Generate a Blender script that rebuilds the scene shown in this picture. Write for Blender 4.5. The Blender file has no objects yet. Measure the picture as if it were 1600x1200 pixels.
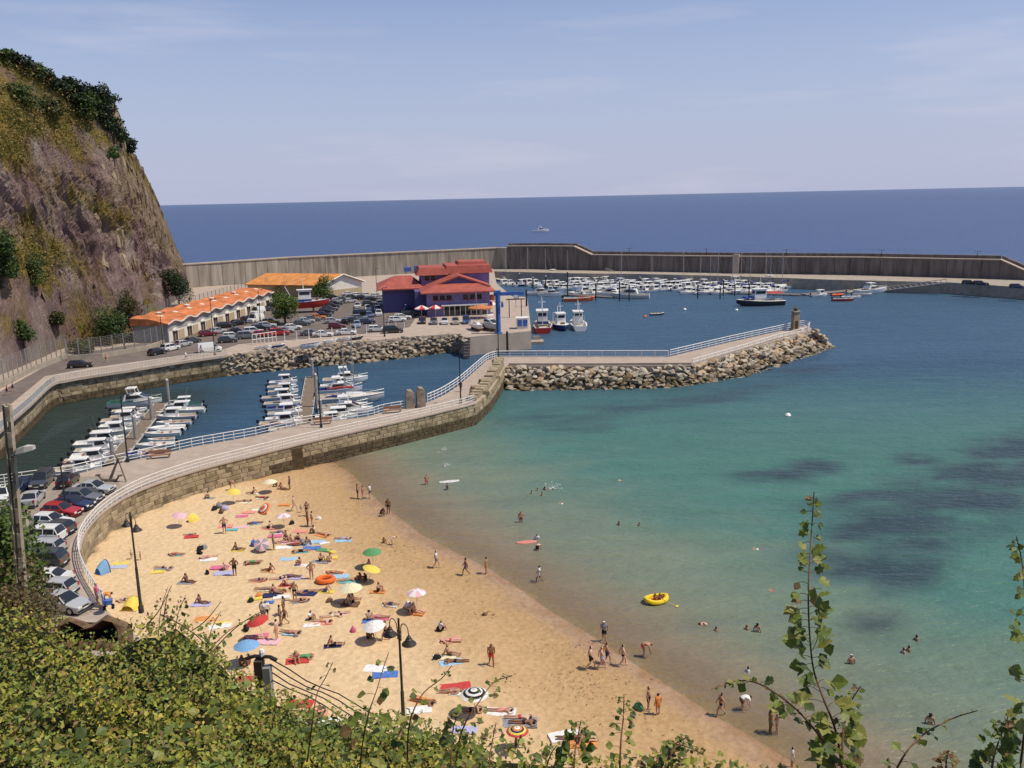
import bpy, bmesh, math, random
import numpy as np
from mathutils import Vector, Matrix, noise
random.seed(7); np.random.seed(7)
S = bpy.context.scene; COL = S.collection
PI = math.pi; R = math.radians

# ------------------------------------------------------------------ camera
FOC = 1386.0; EYE = 33.0                      # focal length in photo pixels (1600 wide), eye height
PITCH = math.atan(292/FOC); ROLL = R(1.24)
fw = Vector((0, math.cos(PITCH), -math.sin(PITCH))); u0 = Vector((0, math.sin(PITCH), math.cos(PITCH))); r0 = Vector((1, 0, 0))
rt = math.cos(ROLL)*r0 - math.sin(ROLL)*u0; up = math.sin(ROLL)*r0 + math.cos(ROLL)*u0
cd = bpy.data.cameras.new('camera'); cam = bpy.data.objects.new('camera', cd); COL.objects.link(cam)
cd.sensor_width = 36; cd.lens = 36*FOC/1600; cd.clip_start = 0.1; cd.clip_end = 80000
cam.matrix_world = Matrix(((rt.x, up.x, -fw.x, 0), (rt.y, up.y, -fw.y, 0), (rt.z, up.z, -fw.z, EYE), (0, 0, 0, 1)))
S.camera = cam
# ------------------------------------------------------------------ sky and sun
SUN_EL = R(60); SUN_AZ = math.atan2(1.0, -0.17)   # from +Y towards +X
w = bpy.data.worlds.new('World'); S.world = w; w.use_nodes = True
nt = w.node_tree; N = nt.nodes; L = nt.links
bg = N['Background']; bg.inputs[1].default_value = 0.105
sky = N.new('ShaderNodeTexSky'); sky.sky_type = 'NISHITA'; sky.sun_disc = False
sky.sun_elevation = SUN_EL; sky.sun_rotation = SUN_AZ; sky.air_density = 1.0; sky.dust_density = 0.6; sky.ozone_density = 2.0; sky.altitude = 30
tint = N.new('ShaderNodeMix'); tint.data_type = 'RGBA'; tint.blend_type = 'MULTIPLY'; tint.inputs[0].default_value = 1
L.new(sky.outputs[0], tint.inputs[6]); tint.inputs[7].default_value = (0.90, 0.90, 1.04, 1)
tc = N.new('ShaderNodeTexCoord'); mp = N.new('ShaderNodeMapping'); mp.inputs['Scale'].default_value = (2.2, 2.2, 16)
mp.inputs['Rotation'].default_value = (0, R(6), 0); mp.inputs['Location'].default_value = (0.35, 0.1, 0.55)
vr = N.new('ShaderNodeVectorRotate'); vr.rotation_type = 'Z_AXIS'; vr.inputs['Angle'].default_value = R(-21); L.new(tc.outputs['Generated'], vr.inputs[0]); L.new(vr.outputs[0], mp.inputs[0])
cn = N.new('ShaderNodeTexNoise'); cn.inputs['Scale'].default_value = 1.5; cn.inputs['Detail'].default_value = 7; cn.inputs['Roughness'].default_value = 0.55
L.new(mp.outputs[0], cn.inputs['Vector'])
cr = N.new('ShaderNodeValToRGB'); cr.color_ramp.elements[0].position = 0.52; cr.color_ramp.elements[0].color = (0, 0, 0, 1)
cr.color_ramp.elements[1].position = 0.74; cr.color_ramp.elements[1].color = (0.38, 0.38, 0.38, 1); L.new(cn.outputs[0], cr.inputs[0])
cm = N.new('ShaderNodeMix'); cm.data_type = 'RGBA'; L.new(cr.outputs[0], cm.inputs[0]); L.new(tint.outputs[2], cm.inputs[6]); cm.inputs[7].default_value = (6.0, 5.8, 6.8, 1)
# pale lavender sea haze low in the sky, the same all round
sx = N.new('ShaderNodeSeparateXYZ'); L.new(tc.outputs['Generated'], sx.inputs[0]); hr = N.new('ShaderNodeMapRange'); hr.interpolation_type = 'SMOOTHSTEP'; hr.inputs[1].default_value = -0.02; hr.inputs[2].default_value = 0.34; hr.inputs[3].default_value = 0.9; hr.inputs[4].default_value = 0.0; L.new(sx.outputs[2], hr.inputs[0])
hz = N.new('ShaderNodeMix'); hz.data_type = 'RGBA'; L.new(hr.outputs[0], hz.inputs[0]); L.new(tint.outputs[2], hz.inputs[6]); hz.inputs[7].default_value = (4.1, 4.45, 6.1, 1); L.new(hz.outputs[2], cm.inputs[6])
L.new(cm.outputs[2], bg.inputs[0])
sl = bpy.data.lights.new('sun', 'SUN'); sun = bpy.data.objects.new('sun', sl); COL.objects.link(sun)
sl.energy = 3.9; sl.angle = R(0.53); sl.color = (1.0, 0.91, 0.74)
sd = Vector((math.sin(SUN_AZ)*math.cos(SUN_EL), math.cos(SUN_AZ)*math.cos(SUN_EL), math.sin(SUN_EL)))
sun.rotation_euler = sd.to_track_quat('Z', 'Y').to_euler(); sun.location = (60, -20, 120)
S.view_settings.view_transform = 'Standard'; S.view_settings.look = 'None'; S.view_settings.exposure = 0.1; S.view_settings.gamma = 1.0
S.view_settings.use_curve_mapping = False

# ------------------------------------------------------------------ helpers
def ray(x, y):
    return fw + rt*float((x-800)/FOC) + up*float((600-y)/FOC)
def G(x, y, z=0.0):                     # where the sight line through a photo point meets the level z
    d = ray(x, y); t = (z-EYE)/d.z
    return Vector((d.x*t, d.y*t, z))
def AT(x, y, depth):                    # a point at a chosen distance forward (world Y)
    d = ray(x, y); t = float(depth)/d.y
    return Vector((d.x*t, d.y*t, EYE+d.z*t))
def GG(pts, z): return [G(x, y, z) for x, y in pts]

MATS = {}
def mat(name, col, rough=0.7, spec=0.35, metal=0.0, var=0.12, scale=3.0, bump=0.0, bscale=20.0, coat=0.0, col2=None, emit=None, detail=4, sx=(1, 1, 1)):
    if name in MATS: return MATS[name]
    m = bpy.data.materials.new(name); m.use_nodes = True; MATS[name] = m
    n = m.node_tree.nodes; l = m.node_tree.links; b = n['Principled BSDF']
    b.inputs['Roughness'].default_value = rough; b.inputs['Specular IOR Level'].default_value = spec; b.inputs['Metallic'].default_value = metal
    if coat: b.inputs['Coat Weight'].default_value = coat; b.inputs['Coat Roughness'].default_value = 0.06
    c = tuple(col)+(1,)
    if var > 0 or col2:
        t = n.new('ShaderNodeTexCoord'); mp = n.new('ShaderNodeMapping'); mp.inputs['Scale'].default_value = sx; oi = n.new('ShaderNodeObjectInfo'); va = n.new('ShaderNodeVectorMath'); l.new(t.outputs['Object'], va.inputs[0]); l.new(oi.outputs['Location'], va.inputs[1]); l.new(va.outputs[0], mp.inputs[0])
        nz = n.new('ShaderNodeTexNoise'); nz.inputs['Scale'].default_value = scale; nz.inputs['Detail'].default_value = detail; l.new(mp.outputs[0], nz.inputs['Vector'])
        rp = n.new('ShaderNodeValToRGB'); rp.color_ramp.elements[0].position = 0.35; rp.color_ramp.elements[1].position = 0.68
        rp.color_ramp.elements[0].color = tuple(v*(1-var) for v in col)+(1,)
        rp.color_ramp.elements[1].color = (tuple(col2) if col2 else tuple(min(1, v*(1+var)) for v in col))+(1,)
        l.new(nz.outputs[0], rp.inputs[0]); l.new(rp.outputs[0], b.inputs['Base Color'])
        if bump:
            nb = n.new('ShaderNodeTexNoise'); nb.inputs['Scale'].default_value = bscale; nb.inputs['Detail'].default_value = 3; l.new(mp.outputs[0], nb.inputs['Vector'])
            bp = n.new('ShaderNodeBump'); bp.inputs['Strength'].default_value = bump; l.new(nb.outputs[0], bp.inputs['Height']); l.new(bp.outputs[0], b.inputs['Normal'])
    else: b.inputs['Base Color'].default_value = c
    return m

class MB:
    """collects simple solids; mesh(material) makes one mesh of them"""
    def __init__(s): s.v = []; s.f = []; s.cache = {}
    def add(s, vs, fs):
        o = len(s.v); s.v += [tuple(p) for p in vs]; s.f += [tuple(i+o for i in f) for f in fs]; return s
    def box(s, c, d, rz=0.0, taper=1.0, ty=None):
        x, y, z = d[0]/2, d[1]/2, d[2]/2; ty = taper if ty is None else ty; vs = []
        for k, (a, b) in ((-1, (1, 1)), (1, (taper, ty))):
            for i, j in ((-1, -1), (1, -1), (1, 1), (-1, 1)):
                px, py = i*x*a, j*y*b
                vs.append((c[0]+px*math.cos(rz)-py*math.sin(rz), c[1]+px*math.sin(rz)+py*math.cos(rz), c[2]+k*z))
        return s.add(vs, [(3, 2, 1, 0), (4, 5, 6, 7), (0, 1, 5, 4), (1, 2, 6, 5), (2, 3, 7, 6), (3, 0, 4, 7)])
    def tube(s, pts, r, n=6, cap=True):
        pts = [Vector(p) for p in pts]; rr = r if isinstance(r, (list, tuple)) else [r]*len(pts); o = len(s.v)
        for i, p in enumerate(pts):
            d = (pts[min(i+1, len(pts)-1)]-pts[max(i-1, 0)]).normalized()
            a = d.cross(Vector((0, 0, 1))); a = Vector((1, 0, 0)) if a.length < 1e-3 else a.normalized(); b = d.cross(a)
            for k in range(n):
                t = 2*PI*k/n; s.v.append(tuple(p+(a*math.cos(t)+b*math.sin(t))*rr[i]))
        for i in range(len(pts)-1):
            for k in range(n):
                s.f.append((o+i*n+k, o+i*n+(k+1) % n, o+(i+1)*n+(k+1) % n, o+(i+1)*n+k))
        if cap: s.f.append(tuple(o+k for k in range(n))[::-1]); s.f.append(tuple(o+(len(pts)-1)*n+k for k in range(n)))
        return s
    def lathe(s, prof, n=12, c=(0, 0, 0)):
        o = len(s.v)
        for r, z in prof:
            for k in range(n): s.v.append((c[0]+r*math.cos(2*PI*k/n), c[1]+r*math.sin(2*PI*k/n), c[2]+z))
        for i in range(len(prof)-1):
            for k in range(n): s.f.append((o+i*n+k, o+i*n+(k+1) % n, o+(i+1)*n+(k+1) % n, o+(i+1)*n+k))
        s.f.append(tuple(o+k for k in range(n))[::-1]); s.f.append(tuple(o+(len(prof)-1)*n+k for k in range(n)))
        return s
    def loft(s, secs, closed=False, caps=True):
        o = len(s.v); m = len(secs[0])
        for q in secs: s.v += [tuple(p) for p in q]
        for i in range(len(secs)-1):
            for k in range(m if closed else m-1):
                s.f.append((o+i*m+k, o+i*m+(k+1) % m, o+(i+1)*m+(k+1) % m, o+(i+1)*m+k))
        if caps: s.f.append(tuple(o+k for k in range(m))[::-1]); s.f.append(tuple(o+(len(secs)-1)*m+k for k in range(m)))
        return s
    def prism(s, poly, z0, z1):          # any simple outline, extruded upwards
        o = len(s.v); n = len(poly); a = sum(poly[i][0]*poly[(i+1) % n][1]-poly[(i+1) % n][0]*poly[i][1] for i in range(n))
        if a < 0: poly = poly[::-1]
        s.v += [(p[0], p[1], z0) for p in poly]+[(p[0], p[1], z1) for p in poly]
        s.f.append(tuple(o+i for i in range(n))[::-1]); s.f.append(tuple(o+n+i for i in range(n)))
        for i in range(n): s.f.append((o+i, o+(i+1) % n, o+n+(i+1) % n, o+n+i))
        return s
    def sheet(s, poly, z):
        o = len(s.v); n = len(poly); a = sum(poly[i][0]*poly[(i+1) % n][1]-poly[(i+1) % n][0]*poly[i][1] for i in range(n))
        if a < 0: poly = poly[::-1]
        s.v += [(p[0], p[1], z) for p in poly]; s.f.append(tuple(o+i for i in range(n))); return s
    def poly(s, *pts): return s.add(pts, [tuple(range(len(pts)))])
    def mesh(s, m, name='mesh', smooth=False):
        k = m.name if m else ''
        if k in s.cache: return s.cache[k]
        me = bpy.data.meshes.new(name); me.from_pydata(s.v, [], s.f); me.validate()
        bm = bmesh.new(); bm.from_mesh(me)
        big = [f for f in bm.faces if len(f.verts) > 4]
        if big: bmesh.ops.triangulate(bm, faces=big)
        if smooth:
            bmesh.ops.remove_doubles(bm, verts=bm.verts, dist=1e-4)
            bmesh.ops.recalc_face_normals(bm, faces=bm.faces)
            for f in bm.faces: f.smooth = True
            for e in bm.edges:
                if len(e.link_faces) == 2 and e.calc_face_angle(0) > 0.7: e.smooth = False
        bm.to_mesh(me); bm.free()
        if m: me.materials.append(m)
        s.cache[k] = me; return me
    def obj(s, name, m, parent=None, smooth=False, loc=None):
        o = bpy.data.objects.new(name, s.mesh(m, name, smooth)); COL.objects.link(o)
        if parent: o.parent = parent
        if loc: o.location = loc
        return o
def tag(o, label=None, cat=None, group=None, kind=None):
    if label: o['label'] = label
    if cat: o['category'] = cat
    if group: o['group'] = group
    if kind: o['kind'] = kind
    return o
def empty(name, loc=(0, 0, 0), rz=0.0, sc=1.0):
    o = bpy.data.objects.new(name, None); COL.objects.link(o); o.location = loc; o.rotation_euler = (0, 0, rz); o.empty_display_size = 0.3
    if sc != 1.0: o.scale = (sc, sc, sc)
    return o
def link(name, me, parent, loc=None, rot=None, sc=None):
    o = bpy.data.objects.new(name, me); COL.objects.link(o); o.parent = parent
    if loc is not None: o.location = loc
    if rot is not None: o.rotation_euler = rot
    if sc is not None: o.scale = sc
    return o
ORD = ['first', 'second', 'third', 'fourth', 'fifth', 'sixth', 'seventh', 'eighth', 'ninth', 'tenth', 'eleventh', 'twelfth', 'thirteenth', 'fourteenth', 'fifteenth', 'sixteenth', 'seventeenth', 'eighteenth', 'nineteenth', 'twentieth', '21st', '22nd', '23rd', '24th', '25th', '26th', '27th', '28th']

# template: list of (name, MB, material key or material, parent index, loc, rot, smooth)
def spawn(tmpl, name, loc, rz=0.0, sc=1.0, mats=None, tilt=None):
    root = empty(name, loc, rz, sc); made = []
    if tilt: root.rotation_euler = (tilt[0], tilt[1], rz)
    for (pn, mb, mk, pi, lo, ro, sm) in tmpl:
        m = (mats or {}).get(mk, None) if isinstance(mk, str) else mk
        if m is None and isinstance(mk, str): m = MATS[mk]
        o = link(pn, mb.mesh(m, pn, sm), root if pi is None else made[pi], lo, ro); made.append(o)
    return root

def resample(pts, step):
    out = [Vector(pts[0])]
    for a, b in zip(pts[:-1], pts[1:]):
        a, b = Vector(a), Vector(b); n = max(1, int(round((b-a).length/step)))
        for i in range(1, n+1): out.append(a.lerp(b, i/n))
    return out
def smoothline(pts, n=6):                # Catmull-Rom through the points
    P = [Vector(p) for p in pts]; P = [P[0]*2-P[1]]+P+[P[-1]*2-P[-2]]; out = []
    for i in range(1, len(P)-2):
        for k in range(n):
            t = k/n; a, b, c, d = P[i-1:i+3]
            out.append(0.5*((2*b)+(c-a)*t+(2*a-5*b+4*c-d)*t*t+(3*b-a-3*c+d)*t**3))
    out.append(P[-2]); return out
def leaf_mesh(name, cen, size, cols, m, flat=0.5, lw=0.55, nrm=None):
    """many small folded leaves in one mesh, each with its own colour"""
    n = len(cen); cen = np.asarray(cen, float); size = np.asarray(size, float)
    tv = np.array([(0, 0, 0), (0.35, lw*0.5, 0.10), (0.38, 0, 0.0), (0.35, -lw*0.5, 0.10), (1, 0, -0.06)]); tf = [(0, 2, 1), (0, 3, 2), (2, 4, 1), (2, 3, 4)]
    d = np.random.normal(size=(n, 3)); d[:, 2] *= flat; d /= np.linalg.norm(d, axis=1)[:, None]
    u = np.random.normal(size=(n, 3)); u[:, 2] = np.abs(u[:, 2])+0.6
    if nrm is not None: u = u*0.6+np.asarray(nrm)*1.2
    s = np.cross(u, d); s /= np.linalg.norm(s, axis=1)[:, None]; u = np.cross(d, s)
    V = cen[:, None, :]+size[:, None, None]*(tv[None, :, 0, None]*d[:, None]+tv[None, :, 1, None]*s[:, None]+tv[None, :, 2, None]*u[:, None])
    V = V.reshape(-1, 3); Fc = (np.array(tf)[None]+5*np.arange(n)[:, None, None]).reshape(-1, 3)
    me = bpy.data.meshes.new(name); me.vertices.add(len(V)); me.vertices.foreach_set('co', V.ravel()); me.loops.add(len(Fc)*3); me.loops.foreach_set('vertex_index', Fc.ravel().astype(np.int32))
    me.polygons.add(len(Fc)); me.polygons.foreach_set('loop_start', np.arange(0, len(Fc)*3, 3, dtype=np.int32)); me.update(calc_edges=True)
    ca = me.attributes.new('leafcol', 'FLOAT_COLOR', 'POINT'); C4 = np.ones((n, 5, 4)); C4[:, :, :3] = np.asarray(cols)[:, None, :]; ca.data.foreach_set('color', C4.ravel())
    me.materials.append(m); return me
def leafmat(name, rough=0.55, trans=0.3):
    m = bpy.data.materials.new(name); m.use_nodes = True; n = m.node_tree.nodes; l = m.node_tree.links; b = n['Principled BSDF']; MATS[name] = m
    a = n.new('ShaderNodeAttribute'); a.attribute_name = 'leafcol'; l.new(a.outputs['Color'], b.inputs['Base Color']); b.inputs['Roughness'].default_value = rough; b.inputs['Specular IOR Level'].default_value = 0.3
    t = n.new('ShaderNodeBsdfTranslucent'); l.new(a.outputs['Color'], t.inputs[0]); mx = n.new('ShaderNodeMixShader'); mx.inputs[0].default_value = trans
    l.new(b.outputs[0], mx.inputs[1]); l.new(t.outputs[0], mx.inputs[2]); l.new(mx.outputs[0], n['Material Output'].inputs[0]); return m
def colvar(n, palette, w=None, jit=0.25):
    idx = np.random.choice(len(palette), n, p=w); c = np.array(palette)[idx]*(1+np.random.uniform(-jit, jit, (n, 1))); return np.clip(c, 0.004, 1)
LEAF = leafmat('leaf'); LEAFD = leafmat('dark_leaf', trans=0.15)
# ------------------------------------------------------------------ ground levels and outlines (from the photograph, laid on their own levels)
ZQ = 3.2; ZA = 4.0
WL = [G(x, y, 0) for x, y in [(470, 722), (520, 722), (552, 742), (580, 772), (612, 800), (660, 836), (710, 862), (760, 886), (810, 918), (860, 955), (920, 990), (985, 1033), (1050, 1075), (1120, 1120), (1190, 1160), (1260, 1205), (1380, 1290), (1600, 1480)]]
WLn = np.array([(p.x, p.y) for p in WL])
def wl_dist(X, Y):                       # signed distance to the waterline, + on the beach
    X = np.asarray(X, float); Y = np.asarray(Y, float); best = np.full(X.shape, 1e9); sg = np.ones(X.shape)
    for a, b in zip(WLn[:-1], WLn[1:]):
        d = b-a; t = np.clip(((X-a[0])*d[0]+(Y-a[1])*d[1])/(d@d), 0, 1); px = X-(a[0]+t*d[0]); py = Y-(a[1]+t*d[1])
        q = np.hypot(px, py); s = np.where(d[0]*py-d[1]*px < 0, 1, -1); k = q < best; best = np.where(k, q, best); sg = np.where(k, s, sg)
    return best*sg
def beach_h(d): return np.where(d > 0, 0.8*(1-np.exp(-np.maximum(d, 0)/13.0)), np.maximum(d*0.075, -3.5))
def bz(x, y): return float(beach_h(wl_dist(np.array([x]), np.array([y])))[0])
def GB(px, py, dz=0.0):                  # a photo point on the sand
    z = 1.0
    for _ in range(6):
        p = G(px, py, z); z = bz(p.x, p.y)
    return Vector((p.x, p.y, z+dz))

# --- sand and sea bed
xs = np.concatenate([np.arange(-75, 20, 0.7), np.arange(20, 130, 4.0)]); ys = np.concatenate([np.arange(14, 112, 0.7), np.arange(112, 190, 4.0)])
XX, YY = np.meshgrid(xs, ys); DD = wl_dist(XX, YY); ZZ = beach_h(DD)
for i in range(XX.shape[0]):
    for j in range(XX.shape[1]):
        if -6 < DD[i, j] < 60 and XX[i, j] < 22:
            n1 = noise.noise((XX[i, j]*0.9, YY[i, j]*0.9, 0)); n2 = noise.noise((XX[i, j]*0.22, YY[i, j]*0.22, 5))
            k = min(1, max(0, (DD[i, j]-1)/6)); ZZ[i, j] += k*(0.05*n1+0.13*n2)
wq = resample([G(x, y, ZQ) for x, y in [(150, 932), (122, 862), (132, 832), (165, 797), (220, 766), (300, 738), (380, 717), (460, 697), (560, 674), (640, 656), (742, 631)]], 3.0)
WQ = np.array([(p.x, p.y) for p in wq]); far = (YY > 55) & (XX < -2)
for (i, j) in np.argwhere(far):
    k = int(np.argmin((WQ[:, 0]-XX[i, j])**2+(WQ[:, 1]-YY[i, j])**2)); a_, b_ = WQ[max(k-1, 0)], WQ[min(k+1, len(WQ)-1)]
    s_ = (b_[0]-a_[0])*(YY[i, j]-WQ[k, 1])-(b_[1]-a_[1])*(XX[i, j]-WQ[k, 0])
    if s_ > 0 and np.hypot(WQ[k, 0]-XX[i, j], WQ[k, 1]-YY[i, j]) > 1.2: ZZ[i, j] = -3.5
nx, ny = len(xs), len(ys)
me = bpy.data.meshes.new('beach'); me.from_pydata(np.stack([XX, YY, ZZ], -1).reshape(-1, 3).tolist(), [], [(j*nx+i, j*nx+i+1, (j+1)*nx+i+1, (j+1)*nx+i) for j in range(ny-1) for i in range(nx-1)])
me.polygons.foreach_set('use_smooth', [True]*len(me.polygons))
at = me.attributes.new('shore', 'FLOAT', 'POINT'); at.data.foreach_set('value', DD.ravel().astype(np.float32))
m = bpy.data.materials.new('sand'); m.use_nodes = True; n = m.node_tree.nodes; l = m.node_tree.links; b = n['Principled BSDF']; b.inputs['Specular IOR Level'].default_value = 0.2
a = n.new('ShaderNodeAttribute'); a.attribute_name = 'shore'; t = n.new('ShaderNodeTexCoord')
nz = n.new('ShaderNodeTexNoise'); nz.inputs['Scale'].default_value = 0.35; nz.inputs['Detail'].default_value = 6; l.new(t.outputs['Object'], nz.inputs['Vector'])
ma = n.new('ShaderNodeMath'); ma.operation = 'MULTIPLY_ADD'; l.new(nz.outputs[0], ma.inputs[0]); ma.inputs[1].default_value = 7.0; l.new(a.outputs['Fac'], ma.inputs[2])   # shore + noise*7
mr = n.new('ShaderNodeMapRange'); mr.inputs[1].default_value = 0; mr.inputs[2].default_value = 20; l.new(ma.outputs[0], mr.inputs[0])
rp = n.new('ShaderNodeValToRGB'); e = rp.color_ramp.elements; e[0].position = 0.0; e[0].color = (0.27, 0.17, 0.085, 1); e[1].position = 1.0; e[1].color = (0.65, 0.475, 0.285, 1)
for p, c in ((0.17, (0.33, 0.20, 0.105, 1)), (0.235, (0.385, 0.25, 0.15, 1)), (0.30, (0.42, 0.27, 0.135, 1)), (0.60, (0.51, 0.34, 0.18, 1)), (0.80, (0.61, 0.435, 0.255, 1))):
    q = e.new(p); q.color = c
l.new(mr.outputs[0], rp.inputs[0])
n2 = n.new('ShaderNodeTexNoise'); n2.inputs['Scale'].default_value = 2.6; n2.inputs['Detail'].default_value = 8; n2.inputs['Roughness'].default_value = 0.7; l.new(t.outputs['Object'], n2.inputs['Vector'])
r2 = n.new('ShaderNodeValToRGB'); r2.color_ramp.elements[0].position = 0.3; r2.color_ramp.elements[0].color = (0.80, 0.78, 0.74, 1); r2.color_ramp.elements[1].position = 0.6; r2.color_ramp.elements[1].color = (1.05, 1.05, 1.05, 1); l.new(n2.outputs[0], r2.inputs[0])
mx = n.new('ShaderNodeMix'); mx.data_type = 'RGBA'; mx.blend_type = 'MULTIPLY'; mx.inputs[0].default_value = 1; l.new(rp.outputs[0], mx.inputs[6]); l.new(r2.outputs[0], mx.inputs[7])
# dark weed on the sand in patches along the tide line
nw = n.new('ShaderNodeTexNoise'); nw.inputs['Scale'].default_value = 0.55; nw.inputs['Detail'].default_value = 7; nw.inputs['Roughness'].default_value = 0.65; mpw = n.new('ShaderNodeMapping'); mpw.inputs['Rotation'].default_value = (0, 0, R(58)); mpw.inputs['Scale'].default_value = (0.45, 1.5, 1); l.new(t.outputs['Object'], mpw.inputs[0]); l.new(mpw.outputs[0], nw.inputs['Vector'])
rw = n.new('ShaderNodeValToRGB'); rw.color_ramp.elements[0].position = 0.62; rw.color_ramp.elements[0].color = (0, 0, 0, 1); rw.color_ramp.elements[1].position = 0.78; rw.color_ramp.elements[1].color = (0.6, 0.6, 0.6, 1); l.new(nw.outputs[0], rw.inputs[0])
rs = n.new('ShaderNodeValToRGB'); e = rs.color_ramp.elements; e[0].position = 0.1; e[0].color = (0, 0, 0, 1); e[1].position = 0.9; e[1].color = (0, 0, 0, 1)
for p in (0.3, 0.6): q = e.new(p); q.color = (1, 1, 1, 1)
l.new(mr.outputs[0], rs.inputs[0]); mw = n.new('ShaderNodeMath'); mw.operation = 'MULTIPLY'; l.new(rw.outputs[0], mw.inputs[0]); l.new(rs.outputs[0], mw.inputs[1])
mx2 = n.new('ShaderNodeMix'); mx2.data_type = 'RGBA'; l.new(mw.outputs[0], mx2.inputs[0]); l.new(mx.outputs[2], mx2.inputs[6]); mx2.inputs[7].default_value = (0.17, 0.105, 0.045, 1); l.new(mx2.outputs[2], b.inputs['Base Color'])
rr = n.new('ShaderNodeMapRange'); rr.inputs[1].default_value = 0.5; rr.inputs[2].default_value = 3.5; rr.inputs[3].default_value = 0.25; rr.inputs[4].default_value = 0.95; l.new(a.outputs['Fac'], rr.inputs[0]); l.new(rr.outputs[0], b.inputs['Roughness'])
vb = n.new('ShaderNodeTexVoronoi'); vb.inputs['Scale'].default_value = 1.7; l.new(t.outputs['Object'], vb.inputs['Vector'])
bm_ = n.new('ShaderNodeMath'); bm_.operation = 'MULTIPLY_ADD'; bm_.inputs[1].default_value = 0.5; l.new(n2.outputs[0], bm_.inputs[0]); l.new(vb.outputs[0], bm_.inputs[2])
bp = n.new('ShaderNodeBump'); bp.inputs['Strength'].default_value = 0.5; bp.inputs['Distance'].default_value = 0.16; l.new(bm_.outputs[0], bp.inputs['Height']); l.new(bp.outputs[0], b.inputs['Normal'])
me.materials.append(m); ob = bpy.data.objects.new('beach', me); COL.objects.link(ob); tag(ob, kind='structure')

# --- sea: one sheet to the horizon
def spaced(lo, hi, st, far): 
    a = np.arange(lo, hi+st, st); g = [];  x = st
    s = 0
    while s < far: x *= 1.22; s += x; g.append(s)
    g = np.array(g); return np.concatenate([(lo-g)[::-1], a, a[-1]+g])
xs = spaced(-90, 175, 1.6, 32000); ys = spaced(28, 250, 1.6, 45000); ys = ys[ys > 5]; XX, YY = np.meshgrid(xs, ys); D = -wl_dist(XX, YY)
def ss(a, b, x): t = np.clip((x-a)/(b-a), 0, 1); return t*t*(3-2*t)
def patch(px, py, rx, ry, ang=0.0):      # soft patch of weed on the bed; radii in metres
    c = G(px, py, 0); dx, dy = XX-c.x, YY-c.y; a = R(ang); u = (dx*math.cos(a)+dy*math.sin(a))/rx; v = (-dx*math.sin(a)+dy*math.cos(a))/ry
    return np.exp(-(u*u+v*v)**1.5)
weed = np.zeros(XX.shape)
for q in [(1590, 730, 24, 8, 42), (1500, 775, 22, 8, 41), (1410, 825, 16, 6, 41), (1345, 875, 7, 4, 40), (1360, 775, 9, 2.5, 20), (1272, 730, 3.5, 3.5, -10), (1205, 745, 5, 3, 0), (1440, 717, 3.5, 3, 0), (1600, 700, 12, 5, 45), (1420, 900, 6, 2.5, 40), (1370, 970, 3, 2, 40), (1340, 850, 9, 3, 30), (860, 655, 11, 4.5, 10), (960, 640, 14, 4, 8), (1060, 628, 13, 4, 12), (1160, 612, 12, 3.5, 25), (1260, 580, 9, 4, 30), (900, 668, 6, 3, 0), ]:
    weed = np.maximum(weed, patch(*q)*(0.55 if q[1] < 670 and q[0] < 1300 else 1.0))
nzh = np.array([[noise.fractal((x*0.16+y*0.05, y*0.5, 8), 0.9, 2.0, 5) if (0 < x < 175 and 28 < y < 180) else 0 for x in xs] for y in ys])
nzv = np.array([[noise.fractal((x*0.10, y*0.16, 0), 1.0, 2.0, 4) if (-90 < x < 175 and 28 < y < 250) else 0 for x in xs] for y in ys])
weed = np.clip(weed*(1.0+0.8*nzv+0.7*nzh)-0.06, 0, 1)
sandc = np.array((0.33, 0.255, 0.18)); turq = np.array((0.066, 0.172, 0.145)); blue = np.array((0.030, 0.080, 0.140)); deep = np.array((0.054, 0.094, 0.215)); pale = np.array((0.185, 0.215, 0.155)); green = np.array((0.022, 0.032, 0.016))
Dn = D*(1+0.25*nzv)
yj = 158+np.clip(XX+4, 0, 80)*0.42                                                                                # line of the jetty
kp = ss(1, 11, Dn)[..., None]; kt = ss(5, 34, Dn)[..., None]; kb = np.maximum(ss(110, 188, YY+0.15*XX), 0)[..., None]; kd = ss(265, 430, YY)[..., None]
kb = np.maximum(kb, ss(-2, 3, YY-yj)[..., None]); kb = np.maximum(kb, (ss(0, 6, YY-(92+(XX+45)*1.487))*ss(2, -2, XX))[..., None])
Cw = sandc*(1-kp)+pale*kp; Cw = Cw*(1-kt)+turq*kt; Cw = Cw*(1-kb)+blue*kb; Cw = Cw*(1-kd)+deep*kd
kg = 0.85*(ss(-40, -62, XX)*ss(170, 150, YY)*ss(75, 90, YY))[..., None]; Cw = Cw*(1-kg)+green*kg                     # inner basin, dark green near the wall
wd = weed[..., None]*0.8; Cw = Cw*(1-wd)+np.array((0.030, 0.040, 0.062))*wd
op = np.clip(1-np.exp(-np.maximum(D, 0)/4.2), 0.0, 0.97); op = np.maximum(op, ss(120, 140, YY+0.2*XX)*0.97); op = np.where(XX < -27, 0.97, op)
nx, ny = len(xs), len(ys)
me = bpy.data.meshes.new('sea'); me.from_pydata(np.stack([XX, YY, XX*0], -1).reshape(-1, 3).tolist(), [], [(j*nx+i, j*nx+i+1, (j+1)*nx+i+1, (j+1)*nx+i) for j in range(ny-1) for i in range(nx-1)])
ca = me.attributes.new('body', 'FLOAT_COLOR', 'POINT'); C4 = np.ones((ny, nx, 4)); C4[..., :3] = Cw; C4[..., 3] = op; ca.data.foreach_set('color', C4.ravel().astype(np.float32))
m = bpy.data.materials.new('sea_water'); m.use_nodes = True; n = m.node_tree.nodes; l = m.node_tree.links; n.remove(n['Principled BSDF']); out = n['Material Output']
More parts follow.
